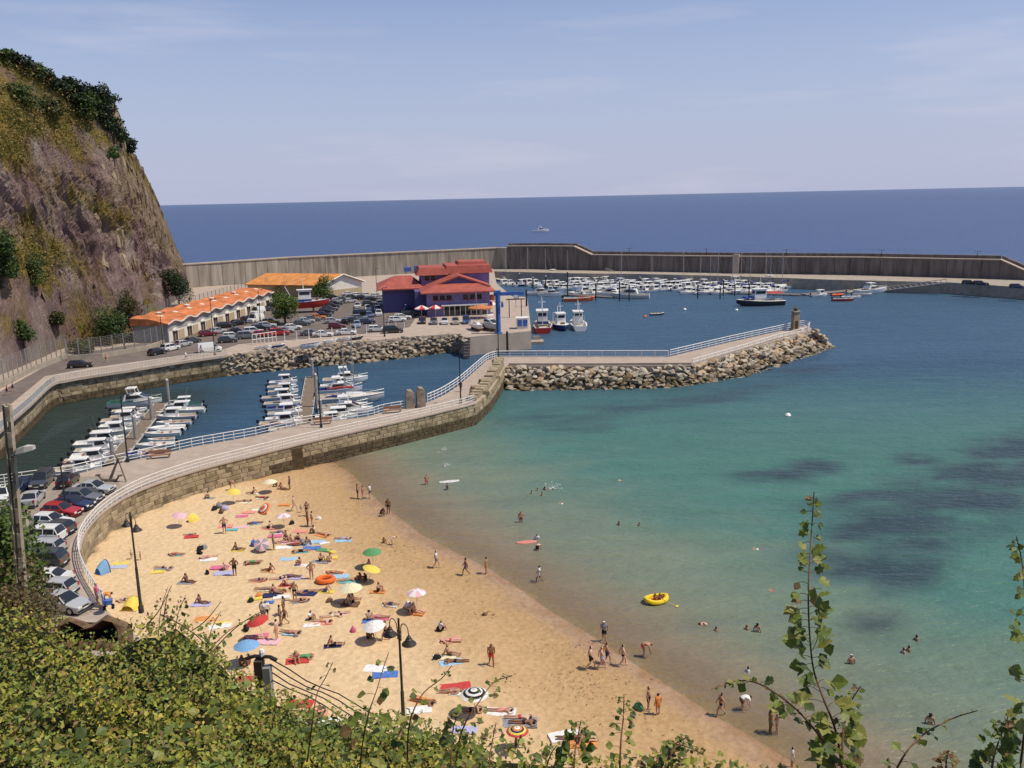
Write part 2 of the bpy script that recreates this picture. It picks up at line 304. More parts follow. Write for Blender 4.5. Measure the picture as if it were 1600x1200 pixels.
a = n.new('ShaderNodeAttribute'); a.attribute_name = 'body'; df = n.new('ShaderNodeBsdfDiffuse'); tr = n.new('ShaderNodeBsdfTransparent'); tr.inputs[0].default_value = (0.86, 0.93, 0.90, 1); gl = n.new('ShaderNodeBsdfGlossy'); gl.inputs['Roughness'].default_value = 0.34
t = n.new('ShaderNodeTexCoord'); hs = []
for sc, st, dt in (((0.55, 1.5, 1), 1.0, 3), ((0.10, 0.32, 1), 1.0, 4), ((0.012, 0.05, 1), 1.0, 5)):
    mp = n.new('ShaderNodeMapping'); mp.inputs['Scale'].default_value = sc; mp.inputs['Rotation'].default_value = (0, 0, R(9)); l.new(t.outputs['Object'], mp.inputs[0]); nz = n.new('ShaderNodeTexNoise'); nz.inputs['Scale'].default_value = st; nz.inputs['Detail'].default_value = dt; nz.inputs['Roughness'].default_value = 0.6; l.new(mp.outputs[0], nz.inputs['Vector']); hs.append(nz)
s1 = n.new('ShaderNodeMath'); s1.operation = 'MULTIPLY_ADD'; s1.inputs[1].default_value = 2.2; l.new(hs[1].outputs[0], s1.inputs[0]); l.new(hs[0].outputs[0], s1.inputs[2])
bp = n.new('ShaderNodeBump'); bp.inputs['Strength'].default_value = 0.9; bp.inputs['Distance'].default_value = 0.34; l.new(s1.outputs[0], bp.inputs['Height'])
for q in (df, gl): l.new(bp.outputs[0], q.inputs['Normal'])
# long streaks of ruffled water change the colour a little
rp = n.new('ShaderNodeValToRGB'); rp.color_ramp.elements[0].position = 0.3; rp.color_ramp.elements[0].color = (0.80, 0.82, 0.86, 1); rp.color_ramp.elements[1].position = 0.7; rp.color_ramp.elements[1].color = (1.15, 1.12, 1.08, 1)
sm = n.new('ShaderNodeMath'); sm.operation = 'ADD'; l.new(hs[2].outputs[0], sm.inputs[0]); l.new(hs[1].outputs[0], sm.inputs[1]); hf = n.new('ShaderNodeMath'); hf.operation = 'MULTIPLY'; hf.inputs[1].default_value = 0.5; l.new(sm.outputs[0], hf.inputs[0]); l.new(hf.outputs[0], rp.inputs[0])
mc = n.new('ShaderNodeMix'); mc.data_type = 'RGBA'; mc.blend_type = 'MULTIPLY'; mc.inputs[0].default_value = 1; l.new(a.outputs['Color'], mc.inputs[6]); l.new(rp.outputs[0], mc.inputs[7]); l.new(mc.outputs[2], df.inputs[0])
m1 = n.new('ShaderNodeMixShader'); l.new(a.outputs['Alpha'], m1.inputs[0]); l.new(tr.outputs[0], m1.inputs[1]); l.new(df.outputs[0], m1.inputs[2])
fr = n.new('ShaderNodeFresnel'); fr.inputs[0].default_value = 1.33; l.new(bp.outputs[0], fr.inputs['Normal']); fm = n.new('ShaderNodeMath'); fm.operation = 'MULTIPLY'; fm.inputs[1].default_value = 0.4; l.new(fr.outputs[0], fm.inputs[0])
m2 = n.new('ShaderNodeMixShader'); l.new(fm.outputs[0], m2.inputs[0]); l.new(m1.outputs[0], m2.inputs[1]); l.new(gl.outputs[0], m2.inputs[2]); l.new(m2.outputs[0], out.inputs[0])
me.materials.append(m); sea = bpy.data.objects.new('sea', me); COL.objects.link(sea); tag(sea, kind='structure')

# ------------------------------------------------------------------ materials
mat('concrete', (0.36, 0.31, 0.25), 0.9, 0.2, var=0.14, scale=0.7, bump=0.15, bscale=6)
mat('pale_concrete', (0.42, 0.34, 0.28), 0.9, 0.2, var=0.10, scale=0.5, detail=7)
mat('walk_paving', (0.40, 0.325, 0.265), 0.9, 0.2, var=0.10, scale=0.8, detail=8)
mat('asphalt', (0.165, 0.135, 0.12), 0.95, 0.2, var=0.15, scale=0.4, detail=8)
mat('quay_asphalt', (0.30, 0.25, 0.205), 0.95, 0.2, var=0.14, scale=0.5, detail=8)
mat('wall_stone', (0.36, 0.285, 0.185), 0.95, 0.15, var=0.35, scale=0.9, bump=0.5, bscale=7, detail=7, col2=(0.44, 0.355, 0.235))
mat('dark_stone', (0.25, 0.195, 0.125), 0.95, 0.15, var=0.4, scale=0.8, bump=0.5, bscale=5, detail=7, col2=(0.37, 0.295, 0.19))
mat('wet_stone', (0.09, 0.065, 0.035), 0.7, 0.3, var=0.4, scale=1.2, bump=0.4, bscale=5)
mat('breakwater_concrete', (0.31, 0.265, 0.22), 0.95, 0.15, var=0.32, scale=0.5, detail=9, sx=(1.2, 1.2, 0.14), col2=(0.39, 0.345, 0.29))
mat('shade_toned_concrete', (0.165, 0.14, 0.125), 0.95, 0.15, var=0.3, scale=0.5, detail=9, sx=(1.1, 1.1, 0.18), col2=(0.215, 0.185, 0.165))  # breakwater concrete made darker: the right wall's shade is put into the colour
mat('mortar', (0.20, 0.155, 0.10), 0.95, 0.1, var=0.2)
mat('rail_white', (0.72, 0.70, 0.68), 0.5, 0.4, var=0.08, scale=2)
mat('rail_grey', (0.50, 0.48, 0.45), 0.6, 0.4, var=0.08, scale=2)
mat('galvanised', (0.36, 0.35, 0.33), 0.5, 0.5, 0.3, var=0.15)
mat('white_paint', (0.78, 0.76, 0.73), 0.5, 0.4, var=0.05)
mat('black_metal', (0.028, 0.026, 0.025), 0.5, 0.4, var=0.2)
mat('glass', (0.022, 0.026, 0.032), 0.06, 0.6, var=0.0)
mat('rubber', (0.018, 0.018, 0.018), 0.85, 0.2, var=0.0)
mat('rim', (0.42, 0.42, 0.43), 0.35, 0.5, 0.7, var=0.0)
mat('lamp_glass', (0.75, 0.75, 0.72), 0.15, 0.5, var=0.0)
mat('red_glass', (0.42, 0.015, 0.012), 0.2, 0.5, var=0.0)
mat('plate', (0.75, 0.75, 0.72), 0.5, 0.3, var=0.0)
mat('rust', (0.16, 0.075, 0.035), 0.85, 0.2, var=0.4, scale=6)
mat('wood_deck', (0.20, 0.155, 0.115), 0.85, 0.2, var=0.25, scale=2, sx=(6, 1, 1))
mat('boulder_a', (0.40, 0.335, 0.265), 0.92, 0.15, var=0.35, scale=1.2, bump=0.5, bscale=5, detail=8, col2=(0.47, 0.40, 0.31))
mat('boulder_b', (0.31, 0.25, 0.19), 0.92, 0.15, var=0.35, scale=1.2, bump=0.5, bscale=5, detail=8, col2=(0.40, 0.325, 0.24))
mat('boulder_c', (0.49, 0.43, 0.35), 0.92, 0.15, var=0.3, scale=1.2, bump=0.5, bscale=5, detail=8, col2=(0.54, 0.47, 0.37))
mat('boulder_d', (0.16, 0.12, 0.075), 0.85, 0.2, var=0.4, scale=1.4, bump=0.5, bscale=5, detail=8, col2=(0.25, 0.19, 0.115))
mat('boulder_e', (0.44, 0.31, 0.18), 0.92, 0.15, var=0.3, scale=1.2, bump=0.5, bscale=5, detail=8)

# ------------------------------------------------------------------ promenade, jetty, apron
def gx(pts, z): return [tuple(G(x, y, z)[:2]) for x, y in pts]
q_marina = [(-120, 772), (0, 757), (60, 749), (115, 741), (180, 725), (240, 712), (300, 698), (350, 689), (400, 680), (470, 664), (520, 657), (575, 650), (600, 643), (650, 634), (690, 619), (715, 603), (735, 586), (752, 571), (763, 562), (775, 558)]
q_beach = [(742, 631), (720, 637), (640, 656), (560, 674), (460, 697), (380, 717), (300, 738), (220, 766), (165, 797), (132, 832), (122, 862), (128, 892), (150, 932), (195, 980), (300, 1045), (450, 1112), (632, 1172), (800, 1225), (1000, 1300)]
pm = smoothline([G(x, y, ZQ) for x, y in q_marina], 3); pb = smoothline([G(x, y, ZQ) for x, y in q_beach], 5)
p_end = [G(x, y, ZQ) for x, y in [(789, 572), (780, 590), (764, 612)]]
poly = [(p.x, p.y) for p in pm]+[(p.x, p.y) for p in p_end]+[(p.x, p.y) for p in pb]+[(5, 20), (-60, 20), (-95, 60), (-95, 110)]
o = MB().prism(poly, -3, ZQ).obj('promenade', MATS['walk_paving']); tag(o, kind='structure')
# car park surface on it
pk = gx([(-100, 775), (0, 762), (112, 746), (175, 742), (195, 765), (150, 787), (118, 825), (106, 862), (112, 900), (140, 960), (-100, 1010)], ZQ)
tag(MB().sheet(pk, ZQ+0.004).obj('parking_ground', MATS['quay_asphalt']), kind='structure')
# jetty
jt_far = [(775, 557), (900, 557), (1045, 557), (1140, 534), (1240, 512), (1258, 508)]; jt_near = [(1268, 513), (1262, 519), (1215, 531), (1080, 571), (930, 572), (789, 572)]
jf = [G(x, y, ZQ) for x, y in jt_far]; jn = [G(x, y, ZQ) for x, y in jt_near]
tag(MB().prism([(p.x, p.y) for p in jf+jn], -3, ZQ-0.012).obj('jetty_deck', MATS['walk_paving']), kind='structure')
# harbour apron and the road below the cliff
ap = [(-160, 790), (-60, 722), (0, 668), (40, 634), (75, 602), (100, 595), (140, 588), (200, 579), (280, 566), (352, 556), (400, 549), (470, 541), (560, 534), (640, 527), (712, 521), (728, 527), (830, 517), (824, 464), (800, 463), (776, 443), (772, 424)]
apw = [(p.x, p.y) for p in smoothline([G(x, y, ZA) for x, y in [(-60, 722), (0, 668), (40, 634), (75, 602), (100, 595), (140, 588), (200, 579), (280, 566), (352, 556)]], 4)]+gx(ap[10:], ZA)+[(-7, 372), (-110, 318), (-135, 345), (-190, 330), (-190, 110)]
tag(MB().prism(apw, -3, ZA).obj('harbour_apron', MATS['pale_concrete']), kind='structure')
asp = gx([(-150, 700), (0, 645), (70, 588), (140, 575), (250, 560), (350, 546), (372, 538), (470, 530), (600, 519), (640, 511), (650, 496), (660, 480), (600, 462), (560, 455), (420, 462), (225, 535), (100, 556), (0, 612), (-120, 650)], ZA)
tag(MB().sheet(asp, ZA+0.004).obj('harbour_road', MATS['asphalt']), kind='structure')
# breakwater quay platform
bw_front = [(772, 424), (900, 427), (1000, 428), (1150, 431.5), (1300, 437), (1480, 441), (1600, 449), (1750, 462)]
ZP = 3.6
bf_ = gx(bw_front, ZP)
BWL = [G(x, y, 12.4) for x, y in [(270, 414), (450, 402), (600, 395), (700, 390.5), (775, 387)]]; BWR = [G(x, y, 3.6) for x, y in [(793, 420.5), (850, 420.5), (897, 422), (925, 422.5), (1150, 427), (1350, 430), (1560, 436), (1750, 444)]]
tag(MB().prism(bf_+[(p.x, p.y+6) for p in BWR[::-1]]+[(p.x, p.y+6) for p in BWL[::-1]]+[(-100, 300)], -3, ZP).obj('breakwater_quay', MATS['concrete']), kind='structure')
# parked kerb under the breakwater platform: dark quay face is the slab side itself
# ------------------------------------------------------------------ walls of separate stones, railings, rock slopes
def nrm2(path, i):
    a, b = path[max(i-1, 0)], path[min(i+1, len(path)-1)]; d = Vector((b.x-a.x, b.y-a.y, 0)).normalized(); return Vector((d.y, -d.x, 0))
def ribbon(mb, path, o0, o1, z0, z1):    # solid strip along a path, between two side offsets
    secs = []
    for i, p in enumerate(path):
        n = nrm2(path, i); a, b = p+n*o0, p+n*o1; q0 = z0[i] if isinstance(z0, list) else z0; q1 = z1[i] if isinstance(z1, list) else z1
        secs.append([(a.x, a.y, q0), (b.x, b.y, q0), (b.x, b.y, q1), (a.x, a.y, q1)])
    return mb.loft(secs, closed=True)
def stone_mesh(l, h, d, j):
    mb = MB(); c = 0.05; vs = []
    for (y, k) in ((-d, 0.0), (0, 0.0), (0.05, c)):
        for (x, z) in ((-l/2+k, k), (l/2-k, k), (l/2-k, h-k), (-l/2+k, h-k)):
            vs.append((x+random.uniform(-j, j), y+(random.uniform(-j, j) if k else 0), z+random.uniform(-j, j)*0.6))
    fs = [(8, 9, 10, 11)]
    for r in (0, 4):
        for k in range(4): fs.append((r+k, r+(k+1) % 4, r+4+(k+1) % 4, r+4+k))
    return mb.add(vs, fs)
def block_wall(name, path, z0f, z1, course, lens, mats, label, wet=None, side=1, limit=300, core='mortar'):
    """path: top edge; stones face the side given; z0f(point) is where the wall stands"""
    root = empty(name, path[0]); tag(root, label, 'wall'); inv = -Vector(path[0])
    P = resample(path, 0.5); cum = [0]
    for a, b in zip(P[:-1], P[1:]): cum.append(cum[-1]+(b-a).length)
    def at_(s):
        i = min(max(int(np.searchsorted(cum, s))-1, 0), len(P)-2); t = (s-cum[i])/max(cum[i+1]-cum[i], 1e-6); p = P[i].lerp(P[i+1], t); d = (P[i+1]-P[i]); d.z = 0; return p, d.normalized()
    pr = resample(path, 2.0); mb = MB(); ribbon(mb, [p+inv for p in pr], -0.1*side, 0.03*side, -1.5-0*path[0].z+inv.z, z1-0.05+inv.z); mb.obj('wall_core', MATS[core], root)
    var = {}; items = []
    for r in range(int((z1+1)/course)):
        z = z1-(r+1)*course; s = -random.random()*lens[0]
        while s < cum[-1]:
            li = random.randrange(len(lens)); l = lens[li]
            p, d = at_(min(max(s+l/2, 0.01), cum[-1]-0.01)); s += l+0.03
            if z+course < z0f(p)-0.1: continue
            nn = Vector((d.y, -d.x, 0))*side; items.append((p, d, nn, z, li))
    items.sort(key=lambda q: q[0].x**2+q[0].y**2+(EYE-q[3])**2); rest = {}
    for k, (p, d, nn, z, li) in enumerate(items):
        v = random.randrange(3); key = (li, v)
        if key not in var: var[key] = stone_mesh(lens[li], course-0.03, 0.2, 0.018)
        mk = mats[random.randrange(len(mats))]
        if wet and z < wet(p): mk = 'wet_stone'
        x = d*(-side); ang = math.atan2(x.y, x.x); loc = p+nn*(0.06+random.uniform(0, 0.035)); loc.z = z
        if k < limit: link('stone', var[key].mesh(MATS[mk], 'stone'), root, loc+inv, (0, 0, ang))
        else:
            q = rest.setdefault(mk, MB()); M = Matrix.Translation(loc+inv) @ Matrix.Rotation(ang, 4, 'Z'); q.add([M @ Vector(c) for c in var[key].v], var[key].f)
    for mk, q in rest.items(): tag(q.obj('stones', MATS[mk], root), kind='stuff')
    return root
def railing(name, path, h, rails, gap, mk, label, pr=0.035, rr=0.028, bal=None, group=None, top_r=None):
    root = empty(name, path[0]); tag(root, label, 'railing', group); inv = -Vector(path[0]); P = resample(path, gap)
    post = MB().tube([(0, 0, 0), (0, 0, h)], pr, 6)
    for p in P: link('post', post.mesh(MATS[mk], 'post'), root, p+inv)
    for k, z in enumerate(rails): MB().tube([p+inv+Vector((0, 0, z)) for p in P], top_r if (top_r and k == 0) else rr, 5).obj('rail', MATS[mk], root)
    if bal:
        mb = MB()
        for p in resample(path, bal): mb.box(p+inv+Vector((0, 0, h*0.52)), (0.05, 0.05, h*0.86))
        tag(mb.obj('balusters', MATS[mk], root), kind='stuff')
    return root
def boulder_mesh(seed):
    rnd = random.Random(seed); bm = bmesh.new()
    for _ in range(15):
        v = Vector((rnd.gauss(0, 1), rnd.gauss(0, 1), rnd.gauss(0, 1))).normalized(); v.x *= rnd.uniform(0.8, 1.25); v.z *= 0.8; bm.verts.new(v*rnd.uniform(0.82, 1.05)*0.5)
    r = bmesh.ops.convex_hull(bm, input=bm.verts); bmesh.ops.delete(bm, geom=[v for v in bm.verts if not v.link_faces], context='VERTS')
    mb = MB(); bm.verts.index_update(); mb.v = [tuple(v.co) for v in bm.verts]; mb.f = [tuple(v.index for v in f.verts) for f in bm.faces]; bm.free(); return mb
BOULD = [boulder_mesh(i) for i in range(14)]
def rock_slope(name, top, bot, sx, sy, label, mats, wetmats, limit=300):
    top = resample(top, sx*0.5); n = len(top); B = resample(bot, 0.5); bl = [0]
    for a, b in zip(B[:-1], B[1:]): bl.append(bl[-1]+(b-a).length)
    tl = [0]
    for a, b in zip(top[:-1], top[1:]): tl.append(tl[-1]+(b-a).length)
    def along(P, c, t):
        s = t*c[-1]; i = min(max(int(np.searchsorted(c, s))-1, 0), len(P)-2); return P[i].lerp(P[i+1], (s-c[i])/max(c[i+1]-c[i], 1e-6))
    root = empty(name, top[0]); tag(root, label, 'rock slope'); inv = -Vector(top[0]); mb = MB(); secs = []
    for k in range(61):
        a, b = along(top, tl, k/60), along(B, bl, k/60); secs.append([a+inv+Vector((0, 0, -0.7)), a.lerp(b, 0.5)+inv+Vector((0, 0, -0.9)), b+inv+Vector((0, 0, -1.4))])
    mb.loft(secs, caps=False); mb.obj('rubble_bed', MATS['boulder_b'], root)
    items = []
    H = (along(top, tl, 0.5)-along(B, bl, 0.5)).length; rows = max(3, int(H/(sy*0.70)))
    for r in range(rows+1):
        v = r/rows; L_ = tl[-1]*(1-v)+bl[-1]*v; m_ = int(L_/(sx*0.70))
        for c in range(m_+1):
            t = min(1, max(0, (c+(0.5 if r % 2 else 0)+random.uniform(-0.25, 0.25))/m_)); vv = min(1.04, max(-0.03, v+random.uniform(-0.3, 0.3)/rows))
            a, b = along(top, tl, t), along(B, bl, t); p = a.lerp(b, vv); items.append((p, vv, t))
    items.sort(key=lambda q: q[0].length); rest = {}
    for k, (p, v, t) in enumerate(items):
        mk = random.choice(wetmats if (p.z < 0.9 or (p.z < 1.4 and random.random() < 0.5)) else mats); s = random.uniform(0.72, 1.35)*sx; q = random.choice(BOULD)
        rot = (random.uniform(-0.5, 0.5), random.uniform(-0.5, 0.5), random.uniform(0, 6.28)); p = p+Vector((0, 0, random.uniform(-0.25, 0.2)))
        if k < limit: link('boulder', q.mesh(MATS[mk], 'boulder'), root, p+inv, rot, (s, s*random.uniform(0.7, 1), s*random.uniform(0.6, 0.85)))
        else:
            M = Matrix.LocRotScale(p+inv, __import__('mathutils').Euler(rot), Vector((s, s*0.85, s*0.72))); g = rest.setdefault(mk, MB()); g.add([M @ Vector(c) for c in q.v], q.f)
    for mk, g in rest.items(): tag(g.obj('boulders', MATS[mk], root), kind='stuff')
    return root

# beach wall of the promenade
outer = [p.copy() for p in pb[::-1]][20:] if False else None
wp = [G(x, y, ZQ) for x, y in [(122, 862), (132, 832), (165, 797), (220, 766), (300, 738), (380, 717), (460, 697), (560, 674), (640, 656), (720, 637), (742, 631)]]
wp = smoothline(wp, 5)+[G(x, y, ZQ) for x, y in [(764, 612), (780, 590), (789, 572)]]
def beach_wet(p): return 1.5 if bz(p.x, p.y) < 0.3 else (bz(p.x, p.y)+0.25)
sw = block_wall('sea_wall', wp, lambda p: max(bz(p.x, p.y), -0.3), ZQ-0.02, 0.56, (0.9, 1.25, 1.7), ['wall_stone', 'wall_stone', 'dark_stone'], 'long curved tan stone wall between the promenade and the sand', wet=lambda p: 1.1 if bz(p.x, p.y) < 0.3 else bz(p.x, p.y)-1, side=1)
inv = -Vector(wp[0]); mb = MB(); ribbon(mb, [p+inv for p in wp[:-3]], -0.35, 0.22, ZQ-0.02+inv.z, ZQ+0.16+inv.z); mb.obj('coping', MATS['pale_concrete'], sw)
# dark drain recess in the wall
pd = G(459, 696, ZQ); mb = MB(); mb.box((0, 0, 0), (1.9, 0.9, 3.4)); o = mb.obj('drain_shaft', MATS['wet_stone'], sw); nd = Vector((0.42, -0.9, 0)); o.location = pd+inv+Vector((0.12, -0.22, -1.95)); o.rotation_euler = (0, 0, 0.30)
# near wall (behind the brambles) is the promenade slab itself; broken parapet on the bend of the jetty
pp = resample([G(x, y, ZQ) for x, y in [(744, 627), (764, 610), (780, 588), (789, 571)]], 1.6)
par = empty('broken_parapet', pp[0]); tag(par, 'thick broken stone parapet on the bend before the jetty', 'parapet')
for i, p in enumerate(pp[:-1]):
    d = pp[i+1]-p; h = 1.5 if 5 < i < 14 else random.uniform(0.7, 1.5); h = 0.6+0.9*min(1, i/9)*random.uniform(0.8, 1.1)
    mb = MB(); mb.box((0, 0, h/2), (d.length-0.05, 1.5, h), 0, 0.94); o = mb.obj('stone', MATS['wall_stone'], par); o.location = p+d*0.5-pp[0]-Vector((d.y, -d.x, 0)).normalized()*0.85; o.rotation_euler = (0, 0, math.atan2(d.y, d.x))
for (x, y, r_) in [(729, 607, 0.3), (741, 596, 0.7), (752, 590, 0.5), (726, 613, 1.0), (735, 614, 0.2)]:
    mb = MB(); mb.box((0, 0, 0.3), (2.4, 1.1, 0.6), 0, 0.9); o = mb.obj('fallen_stone', MATS['dark_stone'], par); o.location = G(x+18, y+2, ZQ)-pp[0]; o.rotation_euler = (0.08, 0.05, r_)
# railings of the promenade
rb = smoothline([G(x, y, ZQ) for x, y in [(163, 950), (150, 930), (130, 894), (124, 862), (134, 833), (167, 797), (221, 765), (300, 737), (380, 716)]], 6)
rb2 = smoothline([G(x, y, ZQ) for x, y in [(380, 716), (460, 696), (560, 673), (640, 655), (720, 636), (741, 629)]], 5)
railing('railing', [p+Vector((0, 0, 0.1)) for p in rb], 1.1, (1.1, 0.72, 0.36), 1.75, 'rail_white', 'white painted railing curving round the beach car park', 0.045, 0.035, top_r=0.05)
railing('railing', [p+Vector((0, 0, 0.1)) for p in rb2], 1.1, (1.1, 0.72, 0.36), 2.2, 'rail_white', 'white railing on the beach wall from the car park bend to the parapet', 0.05, 0.035, top_r=0.05)
rm = smoothline([G(x, y, ZQ) for x, y in [(-20, 761), (60, 750), (115, 742), (180, 726), (240, 713), (300, 699), (350, 690), (400, 681), (470, 665), (520, 658), (575, 651), (600, 644), (640, 637)]], 3)
railing('railing', rm, 1.15, (1.15, 0.75, 0.35), 2.2, 'rail_white', 'white railing along the marina side of the promenade', 0.05, 0.038, top_r=0.055)
rm2 = smoothline([G(x, y, ZQ) for x, y in [(668, 629), (690, 619), (715, 603), (735, 586), (752, 571), (763, 563), (776, 559)]], 4)+[G(x, y, ZQ) for x, y in [(900, 558.5), (1044, 558.5)]]
railing('railing', rm2, 1.3, (1.3, 0.85, 0.4), 2.6, 'rail_white', 'white railing bending from the stone blocks on to the jetty', 0.06, 0.05, top_r=0.08)
rj = [G(x, y, ZQ) for x, y in [(1047, 557.5), (1140, 535), (1238, 513.2), (1256, 509.5), (1265, 512.5), (1262, 517)]]
railing('railing', rj, 1.3, (1.3, 0.85, 0.4), 2.6, 'rail_white', 'white railing along the far side of the jetty and round its lighthouse', 0.06, 0.05, top_r=0.08)
rj2 = [G(x, y, ZQ) for x, y in [(1260, 519), (1215, 530), (1150, 550), (1082, 570)]]
railing('railing', rj2, 1.0, (1.0, 0.5), 2.6, 'rail_white', 'low white railing beside the jetty rocks below the lighthouse', 0.06, 0.05, top_r=0.08)
kb_ = [G(x, y, ZQ) for x, y in [(795, 571), (930, 571), (1080, 570)]]; mb = MB(); ribbon(mb, kb_, -0.5, 0.3, ZQ-0.3, ZQ+0.45); tag(mb.obj('jetty_kerb', MATS['pale_concrete']), 'low concrete kerb above the jetty boulders', 'kerb')
# rocks of the jetty and of the harbour apron
rock_slope('rock_armour', [G(x, y, ZQ-0.3) for x, y in [(789, 575), (930, 576), (1080, 575), (1215, 535), (1268, 519)]]+[G(1276, 518, 3.6)], [G(x, y, -0.2) for x, y in [(790, 612), (900, 611), (990, 610), (1060, 606), (1160, 591), (1240, 566), (1300, 544)]], 1.55, 1.2, 'pale boulders heaped along the jetty below the lighthouse', ['boulder_a', 'boulder_c', 'boulder_c', 'boulder_a', 'boulder_e'], ['boulder_d', 'boulder_b'])
rock_slope('rock_armour', [G(x, y, ZA-0.2) for x, y in [(346, 559), (358, 557), (400, 550), (470, 542), (560, 535), (640, 528), (712, 522), (726, 529)]], [G(x, y, -0.2) for x, y in [(344, 589), (360, 588), (420, 582), (480, 576), (560, 569), (640, 560), (722, 549)]], 1.5, 1.15, 'brown boulders below the harbour car park', ['boulder_b', 'boulder_a', 'boulder_b', 'boulder_b', 'boulder_a'], ['boulder_d', 'boulder_b'])

# road quay wall, pavement slab and railing
rw_ = [G(x, y, ZA) for x, y in [(-60, 722), (0, 668), (40, 634), (75, 602), (100, 595), (140, 588), (200, 579), (280, 566), (352, 556)]]
block_wall('quay_wall', smoothline(rw_, 4), lambda p: -0.3, ZA-0.25, 0.62, (1.1, 1.5, 2.0), ['dark_stone', 'dark_stone', 'wall_stone'], 'weathered brown stone quay wall below the cliff road', wet=lambda p: 0.9, side=1)
sl_ = smoothline(rw_, 4); mb = MB(); ribbon(mb, sl_, -1.6, 0.7, ZA-0.22, ZA+0.14); tag(mb.obj('pavement', MATS['pale_concrete']), kind='structure')
railing('railing', [p+Vector((0, 0, 0.14))+nrm2(sl_, i)*0.55 for i, p in enumerate(sl_)], 1.1, (1.1, 0.12), 2.0, 'rail_grey', 'grey baluster railing along the cliff road above the marina', 0.05, 0.05, bal=0.28)
# kerb wall and tall wire fence at the foot of the cliff
def wire_fence(pts, h, gap, label, z=ZA, wz=0.9):
    path = [G(x, y, z) for x, y in pts]; root = empty('wire_fence', path[0]); tag(root, label, 'fence'); inv = -Vector(path[0]); P = resample(path, gap)
    if wz: ribbon(MB(), [p+inv for p in P], -0.2, 0.2, inv.z+z-0.2, inv.z+z+wz).obj('plinth', MATS['concrete'], root) if False else None
    if wz: mb = MB(); ribbon(mb, [p+inv for p in P], -0.22, 0.22, -0.2, wz); mb.obj('plinth', MATS['concrete'], root)
    post = MB().box((0, 0, (h+wz)/2), (0.13, 0.13, h-wz if h > wz else h))
    for p in P: link('post', post.mesh(MATS['galvanised'], 'post'), root, p+inv)
    mb = MB()
    for k in range(11): mb.tube([p+inv+Vector((0, 0, wz+0.1+(h-wz-0.2)*k/10)) for p in P], 0.016, 3, False)
    for p in resample(path, 0.55): mb.box(p+inv+Vector((0, 0, (h+wz)/2)), (0.025, 0.025, h-wz-0.1))
    tag(mb.obj('wire_mesh', MATS['galvanised'], root), kind='stuff'); return root
wire_fence([(-150, 655), (-60, 630), (0, 607), (50, 581), (104, 559)], 4.6, 2.2, 'tall wire rockfall fence rising from the left edge along the road')
wire_fence([(106, 563), (160, 559), (228, 547), (256, 538)], 4.2, 2.4, 'tall wire rockfall fence between the parked dark car and the sheds')
wire_fence([(219, 514), (258, 500), (296, 488)], 5.2, 2.2, 'tall wire fence behind the orange roofed sheds', wz=0.4)
wire_fence([(300, 485), (350, 470), (400, 456), (440, 447)], 4.0, 3.0, 'wire fence on the bank between the sheds and the breakwater', wz=0.6)

# ------------------------------------------------------------------ breakwater
bw = empty('breakwater_wall', (0, 350, 0)); tag(bw, 'high concrete breakwater wall closing the harbour from the sea', 'breakwater'); binv = Vector((0, -350, 0))
def panels(path, z0, z1, wid, mk, thick=1.6):
    P = resample(path, wid); cache = {}
    for a, b in zip(P[:-1], P[1:]):
        d = b-a; d.z = 0; L_ = d.length; key = round(L_, 2)
        if key not in cache: cache[key] = [MB().box((0, thick/2, (z0+z1)/2), (L_-0.10, thick, z1-z0)) for _ in range(1)]
        nn = Vector((d.y, -d.x, 0)).normalized(); c = (a+b)/2; c.z = 0; c += nn*random.uniform(0, 0.12)
        link('panel', cache[key][0].mesh(MATS[mk], 'panel'), bw, c+binv, (0, 0, math.atan2(d.y, d.x)))
bl2 = [Vector((p.x, p.y, 0)) for p in BWL]; br2 = [Vector((p.x, p.y, 0)) for p in BWR]
panels(bl2+[br2[0]], 0, 12.1, 4.6, 'breakwater_concrete'); panels(br2[:3], 0, 12.9, 4.8, 'shade_toned_concrete'); panels(br2[3:5], 0, 9.6, 5.0, 'shade_toned_concrete'); panels(br2[4:7], 0, 9.7, 5.0, 'shade_toned_concrete')
# sloping piece between the high and the low part, and at the far end
def slope_piece(a, b, za, zb, th=1.6):
    d = (b-a).normalized(); n = Vector((-d.y, d.x, 0))*th; mb = MB(); v = [a, b, b+n, a+n]
    mb.add([(p.x, p.y-350, 0) for p in v]+[(p.x, p.y-350, z) for p, z in zip(v, (za, zb, zb, za))], [(3, 2, 1, 0), (4, 5, 6, 7), (0, 1, 5, 4), (1, 2, 6, 5), (2, 3, 7, 6), (3, 0, 4, 7)]); return mb
slope_piece(br2[2], br2[3], 12.9, 9.6).obj('sloping_panel', MATS['shade_toned_concrete'], bw)
e6 = br2[6]; e7 = e6+(br2[7]-e6).normalized()*9; slope_piece(e6, e7, 9.7, 5.8).obj('sloping_panel', MATS['shade_toned_concrete'], bw); panels([e7, br2[7]], 0, 5.8, 5.0, 'breakwater_concrete')
mb = MB(); ribbon(mb, [p+binv for p in resample(bl2+[br2[0]], 20)], -3.2, 0.35, 12.1, 12.45); mb.obj('ledge', MATS['pale_concrete'], bw)
mb = MB(); ribbon(mb, [p+binv for p in br2[:3]], -3.2, 0.3, 12.9, 13.25); mb.obj('ledge', MATS['pale_concrete'], bw)
mb = MB(); ribbon(mb, [p+binv for p in br2[2:4]], -2.4, 0.5, [12.92, 9.62], [13.25, 9.95]); mb.obj('ledge', MATS['pale_concrete'], bw)
mb = MB(); ribbon(mb, [p+binv for p in resample(br2[3:7], 25)], -3.2, 0.3, 9.62, 9.95); mb.obj('ledge', MATS['pale_concrete'], bw)
